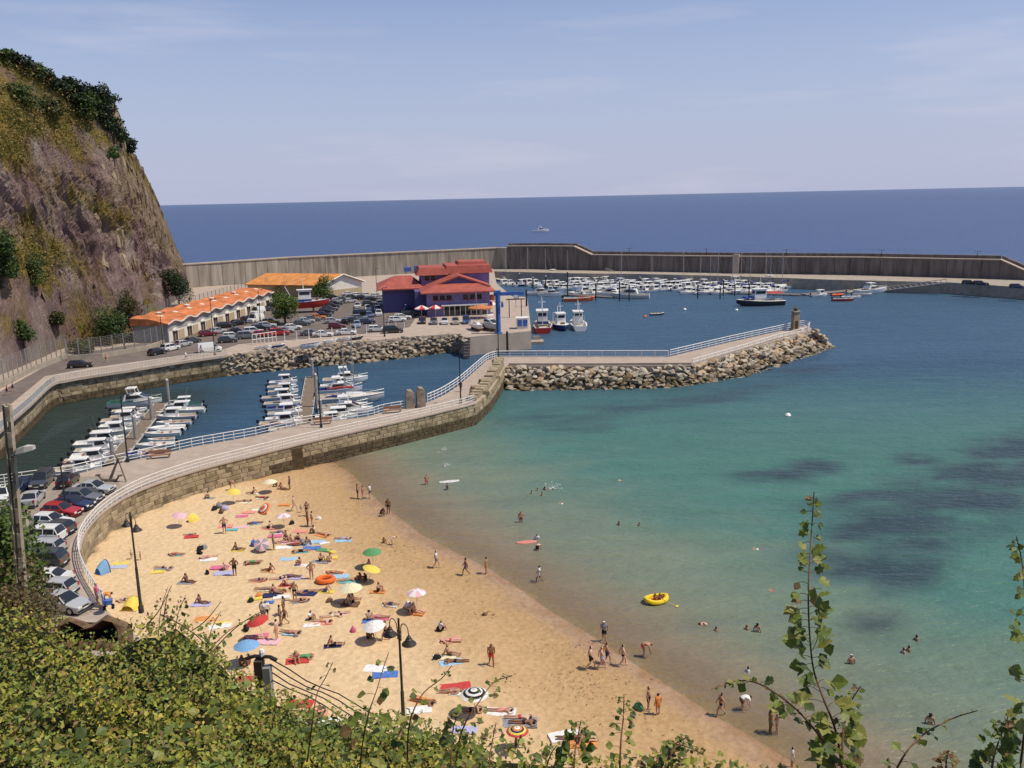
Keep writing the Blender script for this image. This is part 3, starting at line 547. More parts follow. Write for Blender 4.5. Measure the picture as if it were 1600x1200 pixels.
mb = MB(); ribbon(mb, [e6+binv, e7+binv], -2.4, 0.5, [9.72, 5.82], [10.05, 6.15]); mb.obj('ledge', MATS['pale_concrete'], bw)
mb = MB(); ribbon(mb, [p+binv for p in br2[:3]], -3.3, -2.0, 0, 14.1); mb.obj('parapet', MATS['shade_toned_concrete'], bw)
mb = MB(); ribbon(mb, [br2[2]+binv, br2[3]+binv], -3.3, -2.0, 0, [14.1, 11.0]); mb.obj('parapet', MATS['shade_toned_concrete'], bw)
mb = MB(); ribbon(mb, [p+binv for p in resample(br2[3:7], 25)], -3.6, -2.0, 0, 11.0); mb.obj('parapet', MATS['shade_toned_concrete'], bw)
mb = MB(); ribbon(mb, [e6+binv, e7+binv], -3.6, -2.0, 0, [11.0, 7.1]); mb.obj('parapet', MATS['shade_toned_concrete'], bw)
b4 = br2[4]; mb = MB().box((0, 0, 5.3), (2.2, 1.6, 10.8)); o = mb.obj('pilaster', MATS['pale_concrete'], bw); dd = br2[5]-b4; o.location = b4+binv+Vector((dd.y, -dd.x, 0)).normalized()*0.5; o.rotation_euler = (0, 0, math.atan2(dd.y, dd.x))
# lamps standing on the breakwater crown
def bw_lamp(px, label):
    best = min(resample(br2[3:7], 1.0), key=lambda p: abs((800+FOC*(p.dot(rt)-EYE*rt.z)/(p.dot(fw)-EYE*fw.z))-px)); r = empty('breakwater_lamp', best+Vector((0, 1.5, 9.9))); tag(r, label, 'lamp', 'lamps on the breakwater')
    MB().tube([(0, 0, 0), (0, 0, 2.6)], 0.09, 6).obj('pole', MATS['black_metal'], r); MB().tube([(-0.9, 0, 2.5), (0.9, 0, 2.5)], 0.05, 5).obj('arm', MATS['black_metal'], r)
    for s in (-1, 1): MB().lathe([(0.05, 0.25), (0.28, 0.0), (0.05, -0.05)], 8, (s*0.9, 0, 2.4)).obj('lamp_head', MATS['black_metal'], r)
for px, wds in ((985, 'leftmost of the twin lamps on the breakwater crown'), (1103, 'twin lamp on the breakwater left of the pale pilaster'), (1228, 'twin lamp on the breakwater right of the pale pilaster'), (1378, 'twin lamp on the breakwater above the moored motor yacht'), (1524, 'rightmost of the twin lamps on the breakwater crown')): bw_lamp(px, wds)

# ------------------------------------------------------------------ cliff
COLS = [((-190, 660), (-220, 10), 182), ((0, 588), (0, 82), 198), ((60, 563), (60, 112), 204), ((105, 545), (125, 146), 212), ((170, 541), (180, 172), 224), ((222, 527), (203, 228), 240), ((222, 505), (236, 290), 264), ((262, 480), (262, 352), 288), ((290, 457), (283, 402), 316), ((300, 436), (297, 416), 330)]
toe = smoothline([G(x, y, ZA-0.2) for (x, y), _, _ in COLS], 28); rid = smoothline([AT(x, y, d) for _, (x, y), d in COLS], 28)
NV = 128; V = []; GR = []; SH = []; BED = []; ALO = []
for i, (a, b) in enumerate(zip(toe, rid)):
    u = i/(len(toe)-1)
    for j in range(NV+10):
        s = j/NV
        if s <= 1:
            p = a.lerp(b, s); h = b.z-a.z; nv = Vector((0.66, -0.45, 0.6)).normalized()
            p.z += h*0.05*math.sin(PI*s); bulge = math.sin(PI*s)*min(1, h/25); q = p*0.035
            bed = u*9.0+s*2.6+0.5*noise.fractal((u*5, s*2.2, 1), 0.9, 2.0, 3); alo = s*5.0-u*3.0
            st = noise.fractal((p.x*0.02+p.z*0.045, p.y*0.02-p.z*0.03, p.z*0.07), 0.9, 2.1, 5)*1.7 + noise.fractal(tuple(p*0.14), 0.8, 2.1, 3)*0.8+noise.fractal((bed*9, alo*3.2, 2), 0.7, 2.1, 4)*0.75
            slab = noise.fractal((bed*2.2, alo*0.35, 5), 0.7, 2.2, 5)*2.3                                # tilted beds running down to the right
            lay = (((bed*2.4) % 1.0)**3-0.3)*1.3*(1.5 if (u > 0.40 and s > 0.40) else 0.8)
            p = p+nv*(bulge*(0.55 if s > 0.6 else 1.0)*(st+slab+lay+0.3))
            edge = noise.fractal((p.x*0.09, p.y*0.09, 9), 0.8, 2.0, 4); p.z += (s > 0.985)*edge*0.9
        else:
            k = (j-NV)/9; p = b+Vector((-70*k, 30*k, -(b.z+6)*k*k*0.6-1.2*k)); 
        BED.append(u*9.0+s*2.6); ALO.append(s*5.0-u*3.0)
        V.append(tuple(p))
        g = 0.9*ss(0.52, 1.0, np.float64(s+0.55*(0.35-u)))+0.6*noise.fractal((p.x*0.05+p.z*0.06, p.y*0.03, p.z*0.025+7), 0.9, 2.0, 4)
        GR.append(float(np.clip(g, 0, 1))); SH.append(float(np.clip((ss(0.38, 0.52, np.float64(u))*ss(0.45, 0.62, np.float64(s))), 0, 1)))
m_ = NV+10; nc = len(toe)
me = bpy.data.meshes.new('cliff'); me.from_pydata(V, [], [(i*m_+j, (i+1)*m_+j, (i+1)*m_+j+1, i*m_+j+1) for i in range(nc-1) for j in range(m_-1)])
for nm, dat in (('grass', GR), ('ledges', SH), ('bed', BED), ('alo', ALO)): at = me.attributes.new(nm, 'FLOAT', 'POINT'); at.data.foreach_set('value', dat)
m = bpy.data.materials.new('cliff_rock'); m.use_nodes = True; n = m.node_tree.nodes; l = m.node_tree.links; b = n['Principled BSDF']; b.inputs['Roughness'].default_value = 0.95; b.inputs['Specular IOR Level'].default_value = 0.1
t = n.new('ShaderNodeTexCoord')
def nzn(scale, detail=6, rot=(0, 0, 0), sc=(1, 1, 1), rough=0.6):
    mp = n.new('ShaderNodeMapping'); mp.inputs['Rotation'].default_value = rot; mp.inputs['Scale'].default_value = sc; l.new(t.outputs['Object'], mp.inputs[0]); q = n.new('ShaderNodeTexNoise'); q.inputs['Scale'].default_value = scale; q.inputs['Detail'].default_value = detail; q.inputs['Roughness'].default_value = rough; l.new(mp.outputs[0], q.inputs['Vector']); return q
def ramp(src, stops):
    r_ = n.new('ShaderNodeValToRGB'); e = r_.color_ramp.elements
    e[0].position, e[0].color = stops[0][0], tuple(stops[0][1])+(1,); e[1].position, e[1].color = stops[-1][0], tuple(stops[-1][1])+(1,)
    for p, c in stops[1:-1]: q = e.new(p); q.color = tuple(c)+(1,)
    l.new(src, r_.inputs[0]); return r_
def mixc(f, a, c, mode='MIX'):
    x = n.new('ShaderNodeMix'); x.data_type = 'RGBA'; x.blend_type = mode
    (l.new(f, x.inputs[0]) if not isinstance(f, float) else setattr(x.inputs[0], 'default_value', f))
    for k, s in ((6, a), (7, c)): (l.new(s, x.inputs[k]) if not isinstance(s, tuple) else setattr(x.inputs[k], 'default_value', s))
    return x.outputs[2]
ab = n.new('ShaderNodeAttribute'); ab.attribute_name = 'bed'; aa = n.new('ShaderNodeAttribute'); aa.attribute_name = 'alo'; cx_ = n.new('ShaderNodeCombineXYZ'); l.new(ab.outputs['Fac'], cx_.inputs[0]); l.new(aa.outputs['Fac'], cx_.inputs[1])
def bedn(scale, sc, detail=8, rough=0.62):
    mp = n.new('ShaderNodeMapping'); mp.inputs['Scale'].default_value = sc; l.new(cx_.outputs[0], mp.inputs[0]); q = n.new('ShaderNodeTexNoise'); q.inputs['Scale'].default_value = scale; q.inputs['Detail'].default_value = detail; q.inputs['Roughness'].default_value = rough; q.inputs['Distortion'].default_value = 0.4; l.new(mp.outputs[0], q.inputs['Vector']); return q
rock = ramp(bedn(1.0, (1.5, 0.55, 1)).outputs[0], [(0.28, (0.16, 0.100, 0.095)), (0.42, (0.235, 0.155, 0.145)), (0.54, (0.285, 0.205, 0.185)), (0.66, (0.37, 0.31, 0.265)), (0.8, (0.28, 0.18, 0.155))])
streak = ramp(bedn(1.0, (6.5, 0.8, 1), 9, 0.68).outputs[0], [(0.36, (0.80, 0.78, 0.79)), (0.55, (1.0, 1.0, 1.0)), (0.75, (1.25, 1.23, 1.2))])
c1 = mixc(0.9, rock.outputs[0], streak.outputs[0], 'MULTIPLY')
tan = ramp(bedn(1.0, (9.0, 1.4, 1), 9, 0.68).outputs[0], [(0.35, (0.13, 0.10, 0.065)), (0.5, (0.27, 0.20, 0.13)), (0.62, (0.42, 0.335, 0.235))])
al = n.new('ShaderNodeAttribute'); al.attribute_name = 'ledges'; c2 = mixc(al.outputs['Fac'], c1, tan.outputs[0])
gcol = ramp(nzn(0.28, 8).outputs[0], [(0.30, (0.10, 0.098, 0.022)), (0.48, (0.20, 0.155, 0.04)), (0.62, (0.28, 0.195, 0.062)), (0.75, (0.14, 0.13, 0.034))])
ag = n.new('ShaderNodeAttribute'); ag.attribute_name = 'grass'; gm = n.new('ShaderNodeMath'); gm.operation = 'ADD'; gn = bedn(1.0, (3.0, 0.9, 1), 9, 0.66); l.new(ag.outputs['Fac'], gm.inputs[0]); l.new(gn.outputs[0], gm.inputs[1])
gr_ = ramp(gm.outputs[0], [(0.66, (0, 0, 0)), (0.92, (1, 1, 1))]); c3 = mixc(gr_.outputs[0], c2, gcol.outputs[0]); l.new(c3, b.inputs['Base Color'])
bn = bedn(1.0, (22, 4.0, 1), 9, 0.7); bp = n.new('ShaderNodeBump'); bp.inputs['Strength'].default_value = 1.0; bp.inputs['Distance'].default_value = 1.3; l.new(bn.outputs[0], bp.inputs['Height']); l.new(bp.outputs[0], b.inputs['Normal'])
me.materials.append(m); o = bpy.data.objects.new('cliff', me); COL.objects.link(o); tag(o, kind='structure')
Vn = np.array(V); GRn = np.array(GR)
# grass and scrub tufts on the cliff
idx = np.array([i*m_+j for i in range(nc) for j in range(1, NV-1)]); wts = np.clip(GRn[idx]-0.28, 0, 1)**1.3; cen_px = Vn[idx]; wts *= (np.linalg.norm(cen_px[:, :2], axis=1) < 330); wts *= np.array([0.0 if (i > nc*0.40 and j > NV*0.80) or i > nc*0.62 else 1.0 for i in range(nc) for j in range(1, NV-1)]); wts /= wts.sum()
pick = np.random.choice(idx, 15000, p=wts); cen = Vn[pick]+np.random.normal(size=(15000, 3))*np.array((1.0, 1.0, 0.5)); hi = np.clip((Vn[pick, 2]-30)/35, 0, 1)
cols = colvar(15000, [(0.15, 0.14, 0.035), (0.24, 0.18, 0.055), (0.10, 0.115, 0.03), (0.28, 0.20, 0.075)], [0.3, 0.3, 0.25, 0.15])
me = leaf_mesh('cliff_grass', cen+np.array((0.25, -0.25, 0.2)), np.random.uniform(0.25, 0.75, 15000), cols, LEAFD, 0.7, 0.5); o = bpy.data.objects.new('cliff_grass', me); COL.objects.link(o); tag(o, 'dry yellow green grass and scrub growing on the cliff', 'grass', kind='stuff')

# tan ledges: slabs of rock standing out along the beds
cliff_o = bpy.data.objects['cliff']; mat('ledge_rock', (0.27, 0.205, 0.135), 0.95, 0.1, var=0.4, scale=0.9, bump=0.5, bscale=4, detail=8, col2=(0.38, 0.30, 0.21)); mat('shale_rock', (0.20, 0.14, 0.115), 0.95, 0.1, var=0.35, scale=0.9, bump=0.5, bscale=4, detail=8)
for k in range(290):
    tn = k < 250; u = random.uniform(0.40, 0.90) if tn else random.uniform(0.05, 0.85); s_ = random.uniform(0.42, 0.97) if tn else random.uniform(0.08, 0.6)
    if tn: line = random.choice((0.30, 0.62, 0.80, 0.95, 1.2)); s_ = min(0.97, max(0.3, line*1.15-(u-0.40)*0.9+random.gauss(0, 0.05)))
    i = int(u*(nc-1)); j = int(s_*NV); p = Vector(Vn[i*m_+j]); q = Vector(Vn[min(i+4, nc-1)*m_+max(1, j-int(4/nc*9/2.6*NV))])-p
    hcl = Vn[i*m_+NV][2]-Vn[i*m_][2]; f = min(1, hcl/40)
    if q.length < 0.1 or hcl < 8: continue
    sc_ = random.uniform(0.6, 1.5)*f*(1.0 if tn else 0.8); o = link('rock_slab', random.choice(BOULD).mesh(MATS['ledge_rock' if tn else 'shale_rock'], 'rock_slab'), cliff_o, p, (q.to_track_quat('X', 'Z').to_euler()), (sc_*3.0, sc_*1.1, sc_*0.62))

# trees and bushes: trunk, limbs and a crown of leaf clumps
mat('bark', (0.075, 0.055, 0.04), 0.95, 0.1, var=0.3, scale=4)
def tree(name, base, h, rx, rz, n, pal, label, cat, group=None, leaf=0.45, trunk=0.35, lm=None, lumps=9, lean=(0, 0)):
    r = empty(name, base); tag(r, label, cat, group); cz = h-rz; mb = MB(); tr_ = max(0.05, h*0.03)
    mb.tube([(0, 0, -0.5), (lean[0]*0.3, lean[1]*0.3, h*trunk*0.6), (lean[0]*0.7, lean[1]*0.7, cz)], [tr_*1.3, tr_, tr_*0.5], 7)
    cl = []
    for k in range(lumps):
        a = random.uniform(0, 6.28); q = math.sqrt(random.random()); c = Vector((lean[0]+math.cos(a)*rx*0.62*q, lean[1]+math.sin(a)*rx*0.62*q, cz+random.uniform(-0.62, 0.66)*rz)); cl.append((c, random.uniform(0.36, 0.58)))
        mb.tube([(lean[0]*0.4, lean[1]*0.4, h*trunk*0.8), c], [tr_*0.5, tr_*0.15], 4, False)
    mb.obj('trunk', MATS['bark'], r)
    k = np.random.randint(0, lumps, n); C = np.array([tuple(c) for c, _ in cl])[k]; Rr = np.array([q for _, q in cl])[k]
    d = np.random.normal(size=(n, 3)); d /= np.linalg.norm(d, axis=1)[:, None]; rad = np.random.uniform(0.55, 1.08, n)**0.7
    cen = C+d*rad[:, None]*Rr[:, None]*np.array((rx, rx, rz)); cols = colvar(n, pal)
    me = leaf_mesh('crown', cen, np.random.uniform(0.6, 1.3, n)*leaf, cols, lm or LEAF, 0.8, 0.7, nrm=d); o = link('crown', me, r); return r
DK = [(0.022, 0.040, 0.014), (0.032, 0.052, 0.018), (0.016, 0.030, 0.012)]; MG = [(0.055, 0.095, 0.022), (0.075, 0.12, 0.028), (0.04, 0.07, 0.018)]; OL = [(0.07, 0.075, 0.02), (0.05, 0.06, 0.018), (0.10, 0.09, 0.03)]
def ridge_at(px):                         # a point on the cliff's upper edge by its place in the photo
    return min(rid, key=lambda p: abs((800+FOC*((p-Vector((0, 0, EYE))).dot(rt))/((p-Vector((0, 0, EYE))).dot(fw)))-px))
def onface(px, py):                       # nearest cliff point to a sight line
    d = ray(px, py).normalized(); q = Vn-np.array((0, 0, EYE)); t = q @ np.array(tuple(d)); e = np.linalg.norm(q-t[:, None]*np.array(tuple(d)), axis=1)+t*0.004; e[t < 20] = 1e9; return Vector(Vn[int(np.argmin(e))])
for k, (px, h, rx, pal) in enumerate([(6, 4.5, 3.6, MG), (30, 5.0, 3.4, DK), (52, 5.0, 3.2, MG), (68, 4.5, 3.0, DK), (92, 4.4, 3.4, DK), (112, 5.4, 3.2, DK), (130, 5.6, 3.4, DK), (148, 6.2, 3.6, DK), (164, 7.0, 4.0, DK)]):
    p = ridge_at(px); tree('cliff_tree', p+Vector((0.5, -0.5, -2.6)), h*(0.8 if px < 100 else 0.92), rx*0.85, h*0.36, 900, pal, f'dark round tree on the cliff top skyline, {ORD[k]} from the left', 'tree', 'trees along the cliff top', 0.65, lm=LEAFD)
for k, (px, py, h, rx, pal, lab) in enumerate([(135, 178, 7.0, 3.6, MG, 'green broad tree just below the pines on the cliff top'), (160, 190, 7.5, 3.6, DK, 'dark pine on the cliff shoulder below the skyline trees'), (176, 205, 7.0, 3.2, DK, 'dark pine on the steep cliff shoulder above the tan ledges'), (118, 160, 5.5, 3.0, DK, 'dark tree on the cliff left of the broad green tree'), (186, 212, 5.5, 2.8, DK, 'dark wind bent pine overhanging the cliff shoulder'), (197, 226, 4.0, 2.2, DK, 'small lowest pine hanging over the cliff edge'), (30, 150, 5, 4, MG, 'rounded green bush high on the left of the cliff'), (75, 165, 4.5, 3.6, OL, 'olive bush on the cliff below the skyline trees'), (170, 232, 3.0, 3.0, MG, 'low green bush under the pines above the tan ledges')]):
    tree('cliff_tree', onface(px, py)+Vector((0.5, -0.5, -2.5)), h, rx, h*0.45, 1000, pal, lab, 'tree', None, 0.6, lm=LEAFD)
for (px, py, h, rx, pal, lab) in [(278, 470, 11.5, 4.6, DK, 'big dark evergreen tree between the cliff foot and the sheds'), (168, 533, 8.5, 3.6, MG, 'green conical bush at the cliff foot behind the road fence'), (182, 530, 7.0, 2.6, MG, 'narrow green bush beside the conical bush at the cliff foot'), (200, 500, 7.5, 3.0, OL, 'olive scrub bush beside the sheds at the cliff foot'), (54, 446, 6.5, 2.4, MG, 'small dark green bush alone on the purple cliff face'), (3, 442, 9.5, 3.4, MG, 'tall green bush cut by the left edge of the photo on the cliff'), (36, 536, 5.0, 2.2, MG, 'small green bush low on the cliff above the fence'), (85, 506, 3.2, 1.8, OL, 'tiny green shrub on the grey scree of the cliff'), (70, 545, 3.4, 3.2, OL, 'brownish scrub at the cliff foot behind the left fence'), (125, 550, 3.2, 3.4, OL, 'low dry scrub at the cliff foot near the parked dark car'), (8, 560, 4.2, 3.5, OL, 'olive scrub at the cliff foot by the left edge')]:
    p = onface(px, py) if py < 540 and px != 278 else G(px, py, ZA); p = G(278, 478, ZA) if px == 278 else p
    tree('cliff_bush' if h < 9 else 'evergreen_tree', p+Vector((0.6, -0.6, -0.6)), h, rx, h*0.44, 1700 if h < 9 else 4200, pal, lab, 'bush' if h < 9 else 'tree', None, 0.42 if h < 9 else 0.5, lm=LEAFD, trunk=0.2, lumps=13)
# ------------------------------------------------------------------ buildings
mat('purple_wall', (0.215, 0.185, 0.37), 0.8, 0.2, var=0.12, scale=0.5, detail=7); mat('dark_purple', (0.115, 0.105, 0.245), 0.8, 0.2, var=0.12)
mat('red_roof', (0.37, 0.095, 0.07), 0.75, 0.25, var=0.16, scale=0.6, detail=8); mat('orange_roof', (0.62, 0.26, 0.085), 0.85, 0.2, var=0.2, scale=0.5, detail=9); mat('tile_roof', (0.52, 0.18, 0.075), 0.9, 0.15, var=0.28, scale=0.6, detail=9)
mat('render_white', (0.70, 0.66, 0.60), 0.9, 0.2, var=0.08, scale=0.6, detail=7); mat('grey_render', (0.33, 0.315, 0.30), 0.9, 0.2, var=0.12); mat('tan_render', (0.46, 0.36, 0.22), 0.9, 0.2, var=0.15); mat('door_brown', (0.085, 0.050, 0.032), 0.7, 0.3, var=0.2)
mat('crane_blue', (0.06, 0.15, 0.42), 0.5, 0.4, var=0.1, scale=2); mat('parasol_red', (0.62, 0.05, 0.055), 0.8, 0.2, var=0.05); mat('parasol_white', (0.78, 0.75, 0.72), 0.8, 0.2, var=0.05); mat('awning_orange', (0.50, 0.19, 0.07), 0.8, 0.2, var=0.1)
class Frame:                              # a local frame: u along the front, v into the building, w up
    def __init__(s, a, b, z): s.o = Vector((a.x, a.y, z)); s.u = Vector((b.x-a.x, b.y-a.y, 0)); s.w = s.u.length; s.u.normalize(); s.v = Vector((-s.u.y, s.u.x, 0)); s.a = math.atan2(s.u.y, s.u.x)
# --- the row of fishermen's sheds with a wavy tiled eave
fa, fb = G(264, 535, ZA), G(426, 478, ZA); FR = Frame(fa, fb, ZA); sh = empty('fishing_sheds', FR.o, FR.a); tag(sh, 'long row of white sheds with wavy orange tiled roof below the cliff', 'shed')
Ls = FR.w; NU = 9; U = Ls/NU; DP = 7.5; HW = 4.0
MB().box((Ls/2, DP/2, HW/2), (Ls, DP, HW)).obj('wall', MATS['grey_render'], sh); MB().box((Ls/2, -0.06, 1.1), (Ls-0.1, 0.14, 2.2)).obj('white_band', MATS['render_white'], sh)
mbr = MB(); mbt = MB(); secs = []; tsec = []
for k in range(NU*8+1):
    x = k*U/8; ph = (k % 8)/8; zz = 0.34*math.cos(2*PI*(ph-0.35)); q = x+(-0.6 if k == 0 else 0.6 if k == NU*8 else 0)
    secs.append([(q, -0.5, HW+0.25+zz), (q, DP*0.5, HW+1.25+zz*0.7), (q, DP+0.5, HW+1.35+zz*0.45), (q, DP+0.5, HW-0.3), (q, -0.4, HW-0.1)]); tsec.append([(q, -0.58, HW+0.02+zz), (q, -0.46, HW+0.02+zz), (q, -0.46, HW+0.285+zz), (q, -0.58, HW+0.285+zz)])
mbr.loft(secs, closed=True); mbr.obj('roof', MATS['tile_roof'], sh); mbt.loft(tsec, closed=True); mbt.obj('eave_board', MATS['render_white'], sh)
dr = MB().box((0, 0, 0.85), (0.95, 0.12, 1.7)); dr.tube([(0, 0.055, 1.65), (0, -0.065, 1.65)], 0.47, 12); cn_ = MB().box((0, -0.25, 2.3), (2.5, 0.5, 0.2), 0, 0.9, 0.9); cn_.add([(-1.2, -0.45, 2.4), (1.2, -0.45, 2.4), (0, -0.45, 2.8), (-1.2, 0, 2.4), (1.2, 0, 2.4), (0, 0, 2.8)], [(0, 1, 2), (5, 4, 3), (0, 2, 5, 3), (1, 4, 5, 2)])
tanp = MB().box((0, 0, 1.0), (U*0.38, 0.1, 2.0)); skl = MB().box((0, 0, 0), (1.5, 0.9, 0.22))
for k in range(NU):
    for s in (-0.62, 0.62): link('door', dr.mesh(MATS['door_brown'], 'door'), sh, ((k+0.42)*U+s, -0.15, 0))
    link('door_canopy', cn_.mesh(MATS['render_white'], 'door_canopy'), sh, ((k+0.42)*U, -0.1, 0)); link('tan_panel', tanp.mesh(MATS['tan_render'], 'tan_panel'), sh, ((k+0.84)*U, -0.15, 0)); link('skylight', skl.mesh(MATS['render_white'], 'skylight'), sh, ((k+0.5)*U, DP*0.42, HW+1.2), (R(13), 0, 0)); link('skylight', skl.mesh(MATS['render_white'], 'skylight'), sh, ((k+0.1)*U, DP*0.75, HW+1.45), (R(3), 0, 0)) if k % 2 else None
# --- orange roofed warehouse with a white gable
wa, wb = G(505, 464, ZA), G(566, 457, ZA); F2 = Frame(wa, wb, ZA); wh = empty('warehouse', F2.o, F2.a); tag(wh, 'low warehouse with bright orange roof and white gable behind the car park', 'warehouse')
W2 = F2.w; Hh = 3.6; Rg = 6.3; Dp = 25.0
MB().add([(0, 0, 0), (W2, 0, 0), (W2, 0, Hh), (W2/2, 0, Rg), (0, 0, Hh), (-11, Dp, 0), (W2-11, Dp, 0), (W2-11, Dp, Hh), (W2/2-11, Dp, Rg), (-11, Dp, Hh)], [(0, 1, 2, 3, 4), (9, 8, 7, 6, 5), (1, 6, 7, 2), (5, 0, 4, 9), (0, 5, 6, 1)]).obj('wall', MATS['render_white'], wh)
MB().box((-8, Dp/2, Hh/2), (0.1, 0.1, 0.1)).obj('vent', MATS['render_white'], wh)
mb = MB(); mb.add([(-0.8, -0.7, Hh-0.25), (W2/2, -0.7, Rg+0.02), (W2/2-11, Dp+0.5, Rg+0.02), (-11.8, Dp+0.5, Hh-0.25), (-0.8, -0.7, Hh+0.05), (W2/2, -0.7, Rg+0.3), (W2/2-11, Dp+0.5, Rg+0.3), (-11.8, Dp+0.5, Hh+0.05)], [(3, 2, 1, 0), (4, 5, 6, 7), (0, 1, 5, 4), (1, 2, 6, 5), (2, 3, 7, 6), (3, 0, 4, 7)]); mb.obj('roof', MATS['orange_roof'], wh)
mb = MB(); mb.add([(W2/2, -0.7, Rg+0.02), (W2+0.8, -0.7, Hh-0.25), (W2+0.8-11, Dp+0.5, Hh-0.25), (W2/2-11, Dp+0.5, Rg+0.02), (W2/2, -0.7, Rg+0.29), (W2+0.8, -0.7, Hh+0.05), (W2+0.8-11, Dp+0.5, Hh+0.05), (W2/2-11, Dp+0.5, Rg+0.29)], [(3, 2, 1, 0), (4, 5, 6, 7), (0, 1, 5, 4), (1, 2, 6, 5), (2, 3, 7, 6), (3, 0, 4, 7)]); mb.obj('roof', MATS['orange_roof'], wh)
mb = MB()
for a_, b_ in (((-0.8, -0.78, Hh-0.1), (W2/2, -0.78, Rg+0.18)), ((W2/2, -0.78, Rg+0.18), (W2+0.8, -0.78, Hh-0.1))): mb.tube([a_, b_], 0.22, 4)
mb.obj('verge_board', MATS['render_white'], wh); MB().box((W2*0.5, -0.08, 0.9), (W2-0.2, 0.1, 1.8)).obj('base_band', MATS['tan_render'], wh)

# long low dark side facing the sheds
MB().add([(-0.06, 0.3, 0.1), (-0.06, 0.3, Hh-0.5), (-10.9, Dp-0.3, Hh-0.5), (-10.9, Dp-0.3, 0.1), (-0.2, 0.2, 0.1), (-0.2, 0.2, Hh-0.5), (-11.1, Dp-0.4, Hh-0.5), (-11.1, Dp-0.4, 0.1)], [(4, 5, 6, 7), (0, 4, 7, 3), (1, 2, 6, 5)]).obj('side_wall', MATS['tan_render'], wh)
# --- purple harbour building
pa, pb_ = G(668, 495, ZA), G(766, 491, ZA); F3 = Frame(pa, pb_, ZA); hb = empty('harbour_building', F3.o, F3.a); tag(hb, 'purple three storey harbour building with stepped red roofs and glazed ground floor', 'building')
W3 = F3.w; D3 = 13.0
MB().box((W3/2, D3/2, 2.9), (W3, D3, 5.8)).obj('front_block', MATS['purple_wall'], hb)
def hip(mb, x0, x1, y0, y1, z, ov, peak, ridge):
    a = [(x0-ov, y0-ov, z), (x1+ov, y0-ov, z), (x1+ov, y1+ov, z), (x0-ov, y1+ov, z)]; r_ = ridge; t = [(r_[0], r_[1], z+peak), (r_[2], r_[3], z+peak)]
    b_ = [(x, y, z-0.3) for x, y, _ in a]
    mb.add(b_+a+t, [(0, 1, 5, 4), (1, 2, 6, 5), (2, 3, 7, 6), (3, 0, 4, 7), (3, 2, 1, 0), (4, 5, 9, 8), (5, 6, 9), (6, 7, 8, 9), (7, 4, 8)]); return mb
# front roof: hipped skirt and a low gable set above it
hip(MB(), 0, W3, 0, D3, 6.1, 1.5, 2.4, (5.0, D3*0.5, W3-5.0, D3*0.5)).obj('front_roof', MATS['red_roof'], hb)
g = MB(); gz = 6.9; yb = D3*0.28; g.add([(0.5, yb, gz), (W3+0.8, yb, gz), (W3/2+0.6, yb, gz+2.9), (0.5, D3+1.5, gz), (W3+0.8, D3+1.5, gz), (W3/2+0.6, D3+1.5, gz+2.9), (0.5, yb, gz-0.35), (W3+0.8, yb, gz-0.35), (W3/2+0.6, yb, gz+2.5)], [(0, 3, 5, 2), (2, 5, 4, 1), (0, 2, 8, 6), (2, 1, 7, 8)]); g.obj('gable_roof', MATS['red_roof'], hb)
MB().add([(1.2, yb+0.5, gz-1), (W3, yb+0.5, gz-1), (W3, yb+0.5, gz-0.1), (W3/2+0.6, yb+0.5, gz+2.4), (1.2, yb+0.5, gz-0.1)], [(0, 1, 2, 3, 4)]).obj('gable_infill', MATS['dark_purple'], hb)
win = MB().box((0, 0, 0), (1.35, 0.16, 1.35)); pane = MB().box((0, 0, 0), (0.56, 0.06, 1.2)); 
mat('window_frame', (0.30, 0.16, 0.10), 0.6, 0.3, var=0.1)
for x in [2.2, 3.9, 5.6]+[W3-6.1, W3-4.4, W3-2.7]:
    o = link('window', win.mesh(MATS['window_frame'], 'window'), hb, (x, -0.05, 4.55))
    for s in (-0.31, 0.31): link('pane', pane.mesh(MATS['glass'], 'pane'), o, (s, -0.09, 0))
for x0, x1 in ((1.3, 6.6), (W3-7.0, W3-1.9)): MB().box(((x0+x1)/2, -0.15, 3.98), (x1-x0, 0.3, 0.12)).obj('window_sill', MATS['red_roof'], hb)
MB().box((W3/2+1.4, -0.55, 2.75), (W3-4.2, 1.3, 0.28)).obj('canopy', MATS['white_paint'], hb)
nb = 9
for k in range(nb):
    x = 4.2+(W3-5.0)*k/(nb-1); MB().box((x, -0.12, 1.32), (0.14, 0.16, 2.6)).obj('glazing_post', MATS['white_paint'], hb)
    if k < nb-1: MB().box((x+(W3-5.0)/(nb-1)/2, -0.06, 1.3), ((W3-5.0)/(nb-1)-0.16, 0.1, 2.5)).obj('shop_pane', MATS['glass'], hb)
# upper block and its mansard roof
MB().box((W3*0.5+0.6, D3+6.5, 4.9), (W3+2.2, 12.0, 9.8)).obj('upper_block', MATS['purple_wall'], hb)
def mansard(x0, x1, y0, y1, z, h, ins):
    mb = MB(); a = [(x0, y0), (x1, y0), (x1, y1), (x0, y1)]; t = [(x0+ins, y0+ins), (x1-ins, y0+ins), (x1-ins, y1-ins), (x0+ins, y1-ins)]
    mb.add([(x, y, z) for x, y in a]+[(x, y, z+h) for x, y in t], [(3, 2, 1, 0), (4, 5, 6, 7), (0, 1, 5, 4), (1, 2, 6, 5), (2, 3, 7, 6), (3, 0, 4, 7)]); return mb
mansard(-1.9, W3*0.42, D3-0.6, D3+12.2, 9.3, 1.9, 1.0).obj('upper_roof', MATS['red_roof'], hb); mansard(W3*0.36, W3+2.6, D3-0.2, D3+13.6, 9.5, 2.0, 0.6).obj('upper_roof', MATS['red_roof'], hb); mansard(W3*0.6, W3+1.6, D3+3.5, D3+12.5, 11.45, 0.8, 0.3).obj('roof_plant', MATS['red_roof'], hb)
